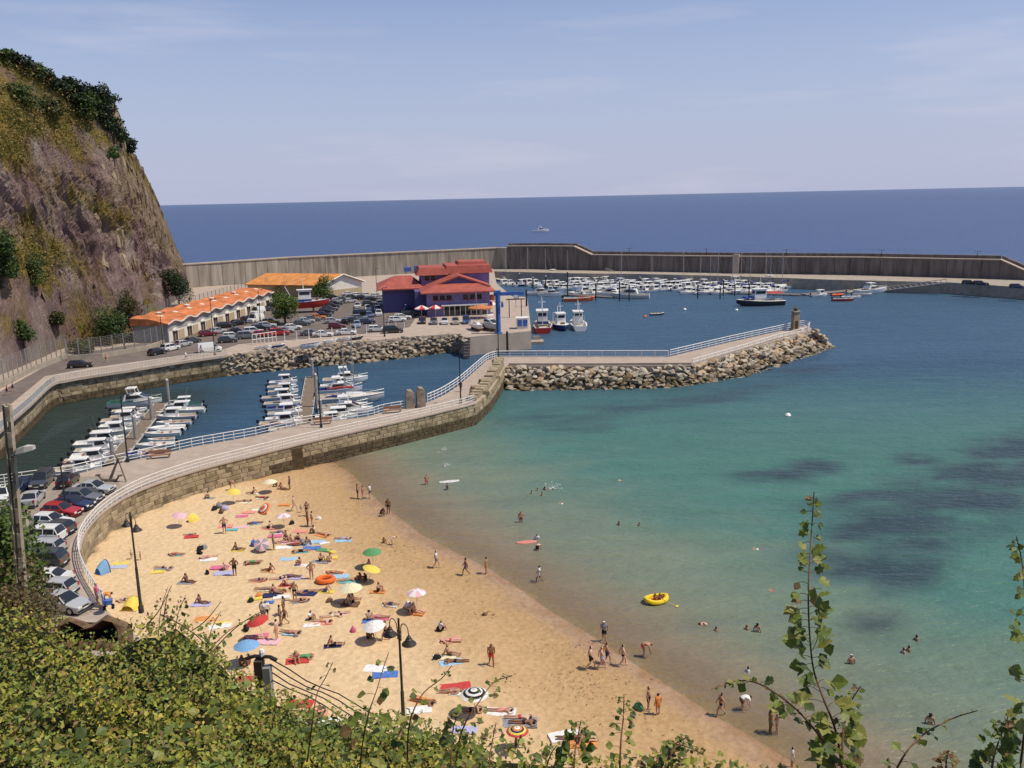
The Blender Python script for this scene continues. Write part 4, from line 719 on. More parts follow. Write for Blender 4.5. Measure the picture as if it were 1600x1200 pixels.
for x in (1.0, 2.6): o = link('window', win.mesh(MATS['window_frame'], 'window'), hb, (x, D3+0.45, 8.5)); link('pane', pane.mesh(MATS['glass'], 'pane'), o, (0, -0.09, 0), None, (2.0, 1, 1))
# left wing
MB().box((-6.2, D3+6.0, 3.0), (9.0, 15, 6.0)).obj('left_wing', MATS['dark_purple'], hb); hip(MB(), -10.7, -1.7, D3-1.5, D3+13.5, 6.3, 1.6, 2.6, (-7.4, D3+7, -3.0, D3+7)).obj('wing_roof', MATS['red_roof'], hb)
MB().box((-5.2, 5.5, 2.6), (0.2, 0.2, 0.2)).obj('wall_lamp', MATS['white_paint'], hb)
MB().box((-0.9, D3*0.65, 3.0), (3.6, D3*0.7, 6.0)).obj('link_block', MATS['dark_purple'], hb)
mat('skyblue', (0.07, 0.18, 0.52), 0.5, 0.4)
MB().box((-3.5, D3+15.0, 9.9), (2.0, 1.2, 1.2)).box((-0.6, D3+15.0, 10.1), (2.2, 1.2, 1.5)).obj('roof_tank', MATS['skyblue'], hb)
MB().box((W3+0.5, 1.2, 4.1), (1.6, 1.6, 1.3)).obj('red_kiosk_sign', MATS['red_roof'], hb)
# cafe parasols in front of it
def cafe_parasol(px, py, r, a, b_, label, h=2.7):
    p = G(px, py, ZA); rt_ = empty('cafe_parasol', p, random.random()); tag(rt_, label, 'parasol', 'cafe parasols by the harbour building'); MB().tube([(0, 0, 0), (0, 0, h)], 0.05, 6).obj('pole', MATS['white_paint'], rt_)
    pn = MB(); t0, t1 = 0, 2*PI/8; pn.add([(0, 0, h+0.45), (r*math.cos(t0), r*math.sin(t0), h-0.35), (r*math.cos(t1), r*math.sin(t1), h-0.35), (r*math.cos(t0), r*math.sin(t0), h-0.6), (r*math.cos(t1), r*math.sin(t1), h-0.6)], [(0, 1, 2), (1, 3, 4, 2)])
    for k in range(8): link('canopy_panel', pn.mesh(MATS[a if k % 2 else b_], 'canopy_panel'), rt_, None, (0, 0, k*PI/4))
cafe_parasol(659, 496, 1.9, 'parasol_red', 'parasol_white', 'red and white cafe parasol, left one beside the purple building'); cafe_parasol(681, 495, 1.8, 'parasol_red', 'parasol_white', 'red and white cafe parasol, right one beside the purple building')
cafe_parasol(767, 489, 2.0, 'parasol_red', 'parasol_white', 'red and white cafe parasol behind the blue crane'); cafe_parasol(751, 497, 3.1, 'awning_orange', 'awning_orange', 'wide orange brown awning parasol before the glazed ground floor', 3.0)
# blue jib crane
cp = G(779, 521, ZA); c = empty('jib_crane', cp, 0.1); tag(c, 'tall blue jib crane on the harbour quay', 'crane')
MB().lathe([(0.85, 0), (0.85, 0.25), (0.56, 0.3), (0.50, 5.0), (0.58, 8.3), (0.62, 8.9)], 16).obj('column', MATS['crane_blue'], c, True); MB().box((2.4, 0, 8.6), (6.6, 0.5, 0.75), 0, 0.98).box((0, 0, 9.1), (1.3, 1.2, 0.5)).obj('jib', MATS['crane_blue'], c); MB().box((3.9, 0, 7.95), (0.8, 0.7, 0.6)).obj('hoist', MATS['white_paint'], c); MB().box((0.9, -0.5, 6.2), (0.5, 0.4, 0.9)).obj('motor_box', MATS['crane_blue'], c); MB().tube([(3.9, 0, 7.7), (3.9, 0, 5.4)], 0.04, 4).obj('cable', MATS['black_metal'], c)
for k in range(14): MB().box((-0.74, 0.0, 0.6+k*0.55), (0.05, 0.5, 0.05)).obj('rung', MATS['crane_blue'], c) if k < 12 else None
# white control booth, gantry frame, timber fender piles, steps pontoon
p = G(816, 513, ZA); b = empty('quay_booth', p, 0.05); tag(b, 'small white booth with blue windows on the quay corner', 'booth'); MB().box((0, 0, 1.15), (2.4, 2.0, 2.3)).obj('wall', MATS['render_white'], b); MB().box((0, 0, 2.42), (3.0, 2.6, 0.2)).obj('roof', MATS['white_paint'], b)
for x in (-0.62, 0.62): MB().box((x, -1.02, 1.3), (0.95, 0.06, 1.4)).obj('window', MATS['skyblue'], b)
p = G(806, 496, ZA); b = empty('boat_gantry', p, 0.1); tag(b, 'thin dark steel frame standing behind the white booth', 'gantry')
for x in (-1.6, 1.4): MB().box((x, 0, 2.2), (0.2, 0.2, 4.4)).obj('leg', MATS['black_metal'], b)
MB().box((0, 0, 4.5), (4.6, 0.25, 0.25)).obj('beam', MATS['black_metal'], b); MB().box((0.2, 0, 4.95), (1.3, 0.3, 0.65)).obj('hoist', MATS['galvanised'], b)
for k, (px, py, lab) in enumerate([(793, 551, 'black timber pile against the concrete quay below the crane'), (823, 490, 'tall dark pile at the quay edge behind the white booth')]): p = G(px, py, 0 if k == 0 else 2); tag(MB().tube([(0, 0, -1), (0, 0, 4.6 if k == 0 else 6.5), (0, 0, 4.75 if k == 0 else 6.7)], [0.26, 0.24, 0.1], 8).obj('pile', MATS['black_metal'], None, False, p), lab, 'pile')
p = G(839, 536, 0); b = empty('floating_platform', p, 0.02); tag(b, 'small floating platform beside the concrete quay', 'platform'); MB().box((0, 0, 0.25), (3.0, 3.6, 0.7)).obj('float', MATS['concrete'], b); MB().box((0, 1.2, 0.9), (1.6, 0.6, 1.1)).obj('ladder_frame', MATS['galvanised'], b)
# steps toned dark for the shadow in the corner between rocks and quay
p = G(722, 531, ZA); b = empty('quay_steps', p, 0.0); tag(b, 'steps toned dark for the corner shadow between the boulders and the concrete quay', 'steps')
for k in range(7): MB().box((0.9, 3.4-k*0.6, -0.35-k*0.52), (1.3, 0.8, 0.5)).obj('step', MATS['shade_toned_concrete'], b)
# lighthouse at the jetty end
p = G(1242, 516, ZQ); lh = empty('harbour_light', p, 0.2); tag(lh, 'short square tan stone light tower at the jetty end', 'lighthouse'); MB().box((0, 0, 0.2), (1.8, 1.8, 0.4)).obj('base', MATS['pale_concrete'], lh); MB().box((0, 0, 2.2), (1.35, 1.35, 3.7), 0, 0.9).obj('tower', MATS['wall_stone'], lh); MB().box((0, 0, 4.15), (1.5, 1.5, 0.22)).obj('cornice', MATS['concrete'], lh); MB().lathe([(0.42, 0), (0.42, 0.5), (0.5, 0.55), (0.1, 0.85)], 8, (0, 0, 4.26)).obj('lantern', MATS['rust'], lh); MB().box((0, -0.69, 1.3), (0.7, 0.06, 1.7)).obj('door', MATS['door_brown'], lh)
# stone monument blocks and anchor on the promenade
p = G(650, 636, ZQ); b = empty('stone_monument', p, 0.2); tag(b, 'pair of tall rounded stone blocks standing on the promenade edge', 'monument')
for x, h in ((-0.85, 2.6), (0.75, 2.9)):
    MB().loft([[(x-0.62, y, 0), (x+0.62, y, 0), (x+0.6, y, h-0.5), (x+0.3, y, h-0.06), (x-0.3, y, h), (x-0.6, y, h-0.45)] for y in (-0.8, 0.8)], True).obj('block', MATS['boulder_b'], b)
mat('anchor_iron', (0.15, 0.12, 0.095), 0.7, 0.4, 0.3, var=0.3)
p = G(172, 752, ZQ); b = empty('ship_anchor', p, 0.0); tag(b, 'large old iron anchor displayed on the promenade', 'anchor')
MB().tube([(0, 0, 0.15), (1.1, 0.2, 2.5)], [0.17, 0.10], 8).obj('shank', MATS['anchor_iron'], b); MB().tube([(-1.4, 0.1, 0.75), (-0.8, 0, 0.2), (0, 0, 0.1), (0.8, -0.2, 0.2), (1.3, -0.3, 0.75)], [0.05, 0.14, 0.18, 0.14, 0.05], 8).obj('arms', MATS['anchor_iron'], b); MB().tube([(1.1, 0.2, 2.3), (2.0, -0.5, 0.1)], 0.075, 8).tube([(1.1, 0.2, 2.3), (0.35, 0.8, 3.1)], 0.075, 8).obj('stock', MATS['anchor_iron'], b)
for s in (-1, 1): MB().box((s*1.3, -0.1-s*0.2, 0.72), (0.5, 0.35, 0.12), 0.3).obj('fluke', MATS['anchor_iron'], b)
b_ring = MB().lathe([(0.26, -0.03), (0.3, 0), (0.26, 0.03), (0.2, 0.0)], 10, (1.15, 0.2, 2.75)).obj('ring', MATS['anchor_iron'], b)
# benches on the promenade
def bench(px, py, rz, lab):
    b = empty('bench', G(px, py, ZQ), rz); tag(b, lab, 'bench', 'benches on the promenade'); MB().box((0, 0, 0.45), (2.6, 0.5, 0.09)).obj('seat', MATS['window_frame'], b); MB().box((0, 0.26, 0.78), (2.6, 0.08, 0.4)).obj('backrest', MATS['window_frame'], b)
    for x in (-1.05, 1.05): MB().box((x, 0.05, 0.21), (0.14, 0.5, 0.42)).obj('leg', MATS['concrete'], b)
bench(250, 716, 0.25, 'reddish bench on the promenade beside the left pontoon'); bench(504, 663, 0.25, 'reddish bench beside the gangway of the middle pontoon'); bench(614, 645, 0.25, 'reddish bench left of the stone monument')

# ------------------------------------------------------------------ lamps and poles
def tall_lamp(p, h, lab, arm=0.9, group='slim dark lamp posts around the harbour'):
    b = empty('street_lamp', p, random.uniform(-0.3, 0.3)); tag(b, lab, 'street lamp', group); MB().tube([(0, 0, 0), (0, 0, h)], [0.11, 0.06], 7).obj('pole', MATS['black_metal'], b); MB().lathe([(0.2, 0), (0.2, 0.5), (0.12, 0.6)], 8).obj('base', MATS['black_metal'], b); MB().tube([(0, 0, h-0.3), (arm*0.5, 0, h+0.15), (arm, 0, h)], 0.035, 5).obj('arm', MATS['black_metal'], b); MB().lathe([(0.05, 0.16), (0.2, 0.05), (0.26, -0.05), (0.1, -0.08)], 8, (arm, 0, h)).obj('lamp_head', MATS['black_metal'], b)
for (px, py, z, top, lab) in [(200, 722, ZQ, 618, 'slim dark lamp post on the promenade beside the left pontoon'), (104, 800, ZQ, 722, 'slim dark lamp post in the car park by the red car'), (502, 668, ZQ, 565, 'slim dark lamp post at the middle pontoon gangway'), (720, 630, ZQ, 545, 'slim dark lamp post on the promenade bend beside the parapet'), (779, 562, ZQ, 475, 'slim dark lamp post at the start of the jetty'), (336, 556, ZA, 470, 'lamp post on the harbour road by the white camper'), (601, 526, ZA, 452, 'lamp post on the apron in front of the white parked cars'), (195, 545, ZA, 480, 'lamp post by the fence left of the sheds'), (255, 540, ZA, 490, 'lamp post at the near end of the sheds'), (407, 503, ZA, 455, 'lamp post between the sheds and the round tree'), (589, 461, ZA, 421, 'lamp post behind the warehouse gable'), (656, 470, ZA, 437, 'lamp post before the left wing of the purple building')]:
    p = G(px, py, z); d = (p-Vector((0, 0, EYE))).dot(fw); h = (py-top)*d/FOC*1.03; tall_lamp(p, h, lab)
# ------------------------------------------------------------------ cars
def paint(nm, c, metal=0.0): return mat('paint_'+nm, c, 0.32, 0.5, metal, var=0.0, coat=0.7)
for nm, c in dict(white=(0.72, 0.72, 0.70), silver=(0.42, 0.43, 0.44), grey=(0.15, 0.155, 0.165), black=(0.014, 0.014, 0.017), navy=(0.018, 0.025, 0.07), red=(0.42, 0.02, 0.022), maroon=(0.17, 0.014, 0.022), blue=(0.03, 0.08, 0.26), green=(0.03, 0.065, 0.045), orange=(0.60, 0.20, 0.03), yellow=(0.55, 0.38, 0.05), beige=(0.40, 0.35, 0.27), lightblue=(0.30, 0.40, 0.50), darkgrey=(0.055, 0.058, 0.065)).items(): paint(nm, c)
def car_parts(kind, full=True):
    # stations: x, bottom z, belt z, top z, half width, cabin half width (0 where there is no cabin)
    P = {'hatchback': dict(L=4.0, w=0.86, bon=0.93, roof=1.46, A=(0.75, 0.02), C=(-1.55, -1.92), rear=0.98, boot=None, belt=0.94),
         'saloon': dict(L=4.5, w=0.88, bon=0.90, roof=1.43, A=(0.95, 0.18), C=(-0.95, -1.60), rear=0.98, boot=-2.18, belt=0.95),
         'estate': dict(L=4.5, w=0.88, bon=0.93, roof=1.48, A=(0.90, 0.15), C=(-1.85, -2.15), rear=1.0, boot=None, belt=0.96),
         'people carrier': dict(L=4.5, w=0.92, bon=1.0, roof=1.72, A=(1.15, 0.35), C=(-1.85, -2.16), rear=1.1, boot=None, belt=1.04),
         'van': dict(L=4.9, w=0.97, bon=1.12, roof=2.05, A=(1.65, 1.05), C=(-2.3, -2.40), rear=1.2, boot=None, belt=1.15)}[kind]
    Lh = P['L']/2; w = P['w']; wf, wr = Lh-0.82, -Lh+0.78; rw = 0.33; st = []
    xs = sorted(set([-Lh, -Lh+0.10, Lh-0.12, Lh, P['A'][0], P['A'][1], P['C'][0], P['C'][1], (P['A'][1]+P['C'][0])/2, P['boot'] or P['C'][1]]+[q+d for q in (wf, wr) for d in (-0.40, -0.28, 0, 0.28, 0.40)]))
    def lerp(a, b, t): return a+(b-a)*max(0, min(1, t))
    for x in xs:
        ar = 0.2
        for q in (wf, wr):
            d = abs(x-q)
            if d < 0.41: ar = max(ar, [0.70, 0.60, 0.24][0 if d < 0.1 else 1 if d < 0.3 else 2])
        if x >= P['A'][0]: top = lerp(P['bon'], P['bon']-0.16, (x-P['A'][0])/(Lh-P['A'][0])); cab = 0
        elif x >= P['A'][1]: cab = 1; top = lerp(P['roof'], P['bon'], (x-P['A'][1])/(P['A'][0]-P['A'][1]))
        elif x >= P['C'][0]: cab = 1; top = P['roof']-0.05*((x-(P['A'][1]+P['C'][0])/2)/1.6)**2
        elif x >= P['C'][1]: cab = 1; top = lerp(P['rear'], P['roof']-0.05, (x-P['C'][1])/(P['C'][0]-P['C'][1]))
        else: top = P['rear']-0.03; cab = 0
        e = (abs(x)-(Lh-0.45))/0.45; ww = w*(1-0.10*max(0, e)**2); belt = min(P['belt'], top-0.02)
        if x >= P['A'][0]-0.001: belt = top-0.07
        k = (top-belt)/(P['roof']-P['belt']) if top > belt else 0; tw = ww-(0.22*min(1, max(0, k))+0.03)
        st.append((x, ar, belt, top, ww, tw))
    body = MB(); panes = {'windscreen': MB(), 'rear_window': MB(), 'side_window': MB(), 'side_window2': MB()}
    def sec(s):
        x, ar, be, to, ww, tw = s; sil = max(ar, 0.42)
        h = [(0.0, ar), (ww*0.93, ar), (ww, sil), (ww, (sil+be)/2), (ww*0.985, be), (tw, to-0.03), (tw*0.82, to), (0.0, to+0.015)]
        return [(x, y, z) for y, z in h]
    S_ = [sec(s) for s in st]
    for sgn in (1, -1):
        for i in range(len(S_)-1):
            a, b = S_[i], S_[i+1]; xa, xb = st[i][0], st[i+1][0]
            for k in range(7):
                q = [a[k], a[k+1], b[k+1], b[k]]; q = [(x, y*sgn, z) for x, y, z in q]
                if sgn > 0: q = q[::-1]
                body.poly(*q)
            mid = (xa+xb)/2
            def proud(pts, nv, o=0.012): return [(x+nv[0]*o, y+nv[1]*o*sgn, z+nv[2]*o) for x, y, z in pts]
            ins = 0.10
            if P['C'][1] <= xa and xb <= P['A'][0]+1e-6:
                # side glass between belt and roof edge
                if (kind != 'van' or xa > 0.6) and not (xb <= P['C'][0]+1e-6 and kind == 'saloon' and False):
                    def sidept(s5, s4, t): return tuple(Vector(s4).lerp(Vector(s5), t))
                    q = [sidept(a[5], a[4], 0.12), sidept(b[5], b[4], 0.12), sidept(b[5], b[4], 0.86), sidept(a[5], a[4], 0.86)]
                    q = [(x, y*sgn, z) for x, y, z in q]; q = proud(q, (0, 1, 0.35)); pil = [(P['A'][1]+P['C'][0])/2, P['C'][0], P['C'][1], P['A'][0]]; ia = 0.045 if min(abs(xa-v) for v in pil) < 1e-6 else 0.0; ib = 0.045 if min(abs(xb-v) for v in pil) < 1e-6 else 0.0
                    q = [(x+(ia if j in (0, 3) else -ib), y, z) for j, (x, y, z) in enumerate(q)]
                    if sgn > 0: q = q[::-1]
                    panes['side_window' if sgn > 0 else 'side_window2'].poly(*q)
            for nm, (x0, x1) in (('windscreen', (P['A'][1], P['A'][0])), ('rear_window', (P['C'][1], P['C'][0]))):
                if x0-1e-6 <= xa and xb <= x1+1e-6 and (kind != 'van' or nm == 'windscreen'):
                    def tp(s, y): return (s[7][0], y*s[5][1]*sgn, s[5][2]+(s[7][2]-s[5][2])*(1-abs(y))+0.014)
                    q = [tp(a, 0), tp(a, 0.9), tp(b, 0.9), tp(b, 0)]; dx = 0.02 if nm == 'windscreen' else -0.02; q = [(x+dx, y, z+0.012) for x, y, z in q]
                    if sgn < 0: q = q[::-1]
                    panes[nm].poly(*q)
    for e_, rv in ((0, False), (-1, True)):
        s = S_[e_]; ring = [(x, y, z) for x, y, z in s]+[(x, -y, z) for x, y, z in s[::-1][1:-1]]; body.poly(*(ring[::-1] if rv else ring))
    T = [('body', body, 'body', None, None, None, False)]
    for nm, mb in panes.items():
        if mb.f: T.append((nm.rstrip('2'), mb, 'glass', None, None, None, False))
    tyre = MB().tube([(0, -0.11, 0), (0, 0.11, 0)], rw, 14); rim = MB().tube([(0, -0.118, 0), (0, 0.118, 0)], rw*0.62, 10)
    for x in (wf, wr):
        for y in (-w+0.12, w-0.12):
            T.append(('wheel', tyre, 'rubber', None, (x, y, rw), None, False))
            T.append(('rim', rim, 'rim', len(T)-1, None, None, False))
    for y in (-1, 1):
        T.append(('headlight', MB().box((Lh-0.04, y*w*0.66, 0.66), (0.16, 0.36, 0.17)), 'lamp_glass', None, None, None, False)); T.append(('tail_light', MB().box((-Lh+0.03, y*w*0.78, 0.86), (0.12, 0.20, 0.30)), 'red_glass', None, None, None, False))
        if full: T.append(('mirror', MB().box((P['A'][0]-0.32, y*(w+0.09), P['belt']+0.06), (0.14, 0.2, 0.13)), 'body', None, None, None, False))
    if full:
        for x, sg in ((Lh, 1), (-Lh, -1)):
            T.append(('number_plate', MB().box((x+0.012*sg, 0, 0.46), (0.03, 0.5, 0.11)), 'plate', None, None, None, False)); T.append(('bumper', MB().box((x-0.03*sg, 0, 0.36), (0.16, w*1.78, 0.14)), 'rubber', None, None, None, False))
        T.append(('grille', MB().box((Lh+0.0, 0, 0.62), (0.05, 0.62, 0.12)), 'rubber', None, None, None, False))
    return T
CARS = {(k, f): car_parts(k, f) for k in ('hatchback', 'saloon', 'estate', 'people carrier', 'van') for f in (True, False)}
COLNAME = {'lightblue': 'light blue', 'darkgrey': 'dark grey'}
def car(px, py, z, heading, kind, colr, label, group, full=True):
    r = spawn(CARS[(kind, full)], 'parked_van' if kind == 'van' else 'parked_car', G(px-(7 if full and px < 170 and py > 700 else 0), py, z), R(heading)+random.uniform(-0.04, 0.04), 0.93 if full else 1.0, {'body': MATS['paint_'+colr]}); tag(r, label, 'van' if kind == 'van' else 'car', group)
KN = {'saloon': 'saloon car', 'hatchback': 'hatchback', 'estate': 'estate car', 'people carrier': 'people carrier', 'van': 'van'}
# car park beside the beach: heading 0 points to the right
for (px, py, hd, kind, cl, lab) in [
    (10, 782, -70, 'hatchback', 'white', 'white hatchback at the left edge behind the concrete pole'), (40, 766, -95, 'saloon', 'navy', 'dark blue car parked nose to the marina railing by the left edge'), (74, 758, -80, 'people carrier', 'darkgrey', 'dark grey people carrier facing the camera by the marina railing'), (114, 757, 100, 'hatchback', 'black', 'black hatchback seen from behind beside the marina railing'), (59, 786, 105, 'saloon', 'silver', 'silver grey saloon alone in the middle of the car park'), (30, 806, 100, 'hatchback', 'grey', 'grey car half hidden behind the concrete pole and leaves'),
    (154, 770, -8, 'saloon', 'silver', 'silver saloon nearest the anchor in the beach row'), (136, 784, -8, 'estate', 'grey', 'mid grey car second from the anchor in the beach row'), (122, 795, -10, 'saloon', 'navy', 'navy saloon between the grey and the red cars'), (105, 806, -12, 'hatchback', 'red', 'bright red hatchback in the beach row'), (90, 823, -12, 'hatchback', 'white', 'white hatchback just below the red hatchback'), (93, 834, 170, 'hatchback', 'darkgrey', 'dark grey hatchback with red tail light below the white one'), (72, 847, 178, 'people carrier', 'white', 'white roofed people carrier in the beach row'), (70, 866, 178, 'estate', 'silver', 'silver roofed estate car above the dark van'), (72, 886, 178, 'people carrier', 'darkgrey', 'dark grey people carrier beside the green bush'), (78, 914, 178, 'saloon', 'white', 'white car mostly hidden behind leaves below the dark people carrier'), (90, 929, 172, 'hatchback', 'silver', 'silver three door hatchback near the hillside'), (108, 951, -20, 'saloon', 'silver', 'silver saloon nearest the brambles')]:
    car(px, py, ZQ+0.004, hd, kind, cl, lab, 'cars parked beside the beach')
# road below the cliff
for (px, py, hd, kind, cl, lab) in [(126, 574, 15, 'estate', 'black', 'black car driving alone on the cliff road by the fence'), (246, 554, 60, 'hatchback', 'black', 'black car at the near end of the shed row'), (266, 548, 65, 'people carrier', 'white', 'white people carrier beside the black car at the sheds'), (287, 541, 60, 'hatchback', 'silver', 'silver hatchback right of the white people carrier'), (300, 536, 65, 'saloon', 'darkgrey', 'dark saloon before the first shed doors'), (328, 550, 20, 'van', 'white', 'white camper van parked by the road railing')]:
    car(px, py, ZA+0.004, hd, kind, cl, lab, 'cars on the harbour road')
def row(desc, group, items, z=ZA+0.004):
    for k, (px, py, hd, kind, cl) in enumerate(items): car(px, py, z, hd, kind, cl, f"{COLNAME.get(cl, cl)} {KN[kind]}, {ORD[k]} from the left in {desc}", group, False)
H, Sn, E_, M_, Vn_ = 'hatchback', 'saloon', 'estate', 'people carrier', 'van'
row('the line before the shed doors', 'cars before the sheds', [(325, 525, 30, H, 'maroon'), (341, 521, 35, H, 'silver'), (352, 512, 35, E_, 'black'), (371, 508, 45, Sn, 'black'), (388, 502, 60, H, 'black'), (400, 503, -110, Vn_, 'white'), (403, 491, -110, Vn_, 'white'), (414, 486, 45, H, 'darkgrey'), (423, 480, 60, Sn, 'black')])
row('the double row by the road end', 'cars in the road end rows', [(356, 535, 20, H, 'darkgrey'), (364, 529, 15, E_, 'white'), (386, 529, 20, M_, 'grey'), (371, 521, 20, Sn, 'black'), (396, 522, 15, M_, 'white'), (407, 516, 15, E_, 'black'), (417, 512, 15, E_, 'silver'), (424, 506, 15, H, 'yellow')])
row('the row behind the white fence frame', 'cars behind the white frame', [(412, 526, 12, E_, 'red'), (436, 524, 15, M_, 'red'), (446, 520, 10, H, 'silver'), (458, 515, 20, H, 'white'), (470, 509, 25, Sn, 'darkgrey'), (479, 505, 20, H, 'silver'), (488, 502, 20, H, 'grey'), (497, 499, 20, H, 'orange')])
row('the dark row beside the trawler', 'dark cars beside the trawler', [(504, 495, 15, Sn, 'black'), (510, 490, 15, H, 'black'), (515, 486, 15, E_, 'darkgrey'), (519, 481, 15, H, 'black'), (523, 477, 15, Sn, 'black'), (528, 473, 18, H, 'silver'), (536, 471, 25, H, 'green'), (547, 473, 40, H, 'silver')])
row('the back row below the white gable', 'cars below the warehouse gable', [(521, 467, 10, Sn, 'black'), (545, 462, 15, Sn, 'white'), (551, 467, 20, H, 'green'), (560, 464, 20, H, 'white'), (567, 468, 20, H, 'black'), (574, 464, 20, H, 'white'), (580, 470, 20, Sn, 'black'), (590, 465, 15, H, 'white'), (599, 468, 15, H, 'silver'), (611, 466, 15, H, 'black'), (620, 467, 20, H, 'red')])
row('the middle island of parked cars', 'cars in the middle island', [(520, 505, 10, H, 'silver'), (527, 513, 8, H, 'maroon'), (542, 506, 80, H, 'black'), (551, 504, 20, E_, 'darkgrey'), (558, 511, -80, H, 'lightblue'), (562, 500, 20, H, 'grey'), (559, 481, -80, H, 'white'), (565, 493, 15, M_, 'black'), (573, 506, 20, H, 'navy'), (575, 485, -75, H, 'white'), (577, 477, 10, H, 'darkgrey'), (577, 496, -80, H, 'blue'), (581, 502, -75, H, 'grey'), (590, 486, -80, H, 'silver'), (592, 493, -80, H, 'white'), (594, 477, -75, H, 'silver')])
row('the front row behind the white posts', 'cars behind the white posts', [(486, 524, 5, Sn, 'grey'), (505, 526, 3, Sn, 'white'), (541, 523, 3, Sn, 'white'), (590, 518, 3, E_, 'white'), (614, 520, 10, M_, 'black')])
row('the cluster by the purple building', 'cars beside the purple building', [(620, 503, 15, E_, 'white'), (628, 499, 15, E_, 'white'), (633, 472, -60, Vn_, 'white'), (635, 477, 20, H, 'darkgrey'), (637, 494, 20, H, 'black'), (640, 488, 20, H, 'navy'), (643, 481, 15, E_, 'black'), (648, 493, 20, H, 'black')])
row('the line before the glazed front', 'cars before the glazed ground floor', [(660, 505, -85, H, 'black'), (678, 506, -85, H, 'grey'), (695, 506, -85, H, 'white'), (712, 506, -85, E_, 'beige'), (729, 505, -85, M_, 'blue')])
row('the far corner below the trees', 'cars in the far corner', [(428, 468, 30, H, 'black'), (437, 463, 30, E_, 'white'), (446, 466, 30, H, 'darkgrey'), (455, 461, 30, H, 'black'), (432, 474, 30, H, 'silver')])
for (px, py, lab) in [(1532, 446, 'dark car parked right of the gangway on the breakwater quay'), (1515, 445, 'dark car parked nearest the gangway on the breakwater quay'), (1590, 451, 'dark blue car at the right edge on the breakwater quay')]: car(px, py, ZP+0.02, -22, 'estate', 'black' if px < 1550 else 'navy', lab, 'cars on the breakwater quay', False)
# white posts and frame along the apron edge
for k, (px, py) in enumerate([(445, 533), (464, 532), (483, 529), (501, 528), (519, 526), (556, 522), (573, 521), (607, 517), (619, 516), (632, 515)]):
    b = empty('white_post', G(px, py, ZA)); tag(b, f'slim white post by the apron edge, {ORD[k]} from the left', 'post', 'white posts along the apron'); MB().box((0, 0, 0.95), (0.16, 0.16, 1.9)).obj('shaft', MATS['white_paint'], b); MB().box((0, 0, 0.05), (0.4, 0.4, 0.1)).obj('foot', MATS['white_paint'], b)
f0, f1 = G(395, 539, ZA), G(432, 534, ZA); b = empty('tubular_barrier', f0); tag(b, 'white tubular frame barrier at the left end of the apron', 'barrier')
for k in range(7): p = f0.lerp(f1, k/6)-f0; MB().box(p+Vector((0, 0, 1.1)), (0.13, 0.13, 2.2)).obj('upright', MATS['white_paint'], b)
for z in (1.1, 2.2): MB().tube([Vector((0, 0, z)), f1-f0+Vector((0, 0, z))], 0.06, 5).obj('crossbar', MATS['white_paint'], b)

# ------------------------------------------------------------------ boats
mat('gelcoat', (0.78, 0.77, 0.74), 0.35, 0.5, var=0.03); mat('gelcoat_grey', (0.52, 0.52, 0.52), 0.4, 0.45, var=0.04); mat('deck_cream', (0.58, 0.52, 0.43), 0.6, 0.3, var=0.08); mat('hull_blue', (0.03, 0.06, 0.20), 0.4, 0.45, var=0.05); mat('hull_red', (0.42, 0.03, 0.028), 0.45, 0.4, var=0.08); mat('hull_black', (0.03, 0.035, 0.04), 0.5, 0.4, var=0.1); mat('hull_green', (0.05, 0.16, 0.13), 0.5, 0.4, var=0.05)
mat('tarp_blue', (0.03, 0.05, 0.22), 0.8, 0.2, var=0.1); mat('tarp_red', (0.42, 0.07, 0.06), 0.8, 0.2, var=0.1); mat('float_orange', (0.72, 0.13, 0.04), 0.6, 0.3, var=0.05); mat('mast_alu', (0.45, 0.45, 0.45), 0.4, 0.5, 0.5, var=0.05); mat('varnish', (0.26, 0.12, 0.05), 0.4, 0.4, var=0.2)
def hull_secs(L_, B, sheer, stern=0.82, full=2.6, keel=-0.35, n=11):
    out = []
    for k in range(n):
        t = k/(n-1); x = -L_/2+L_*t; b_ = B/2*(stern+(1-stern)*min(1, t/0.35))*max(0.02, 1-max(0, (t-0.3)/0.7)**full); z = sheer*(0.86+0.32*t*t); kz = keel+(z*0.75-keel)*max(0, (t-0.72)/0.28)**2
        out.append((x, b_, z, kz))
    return out
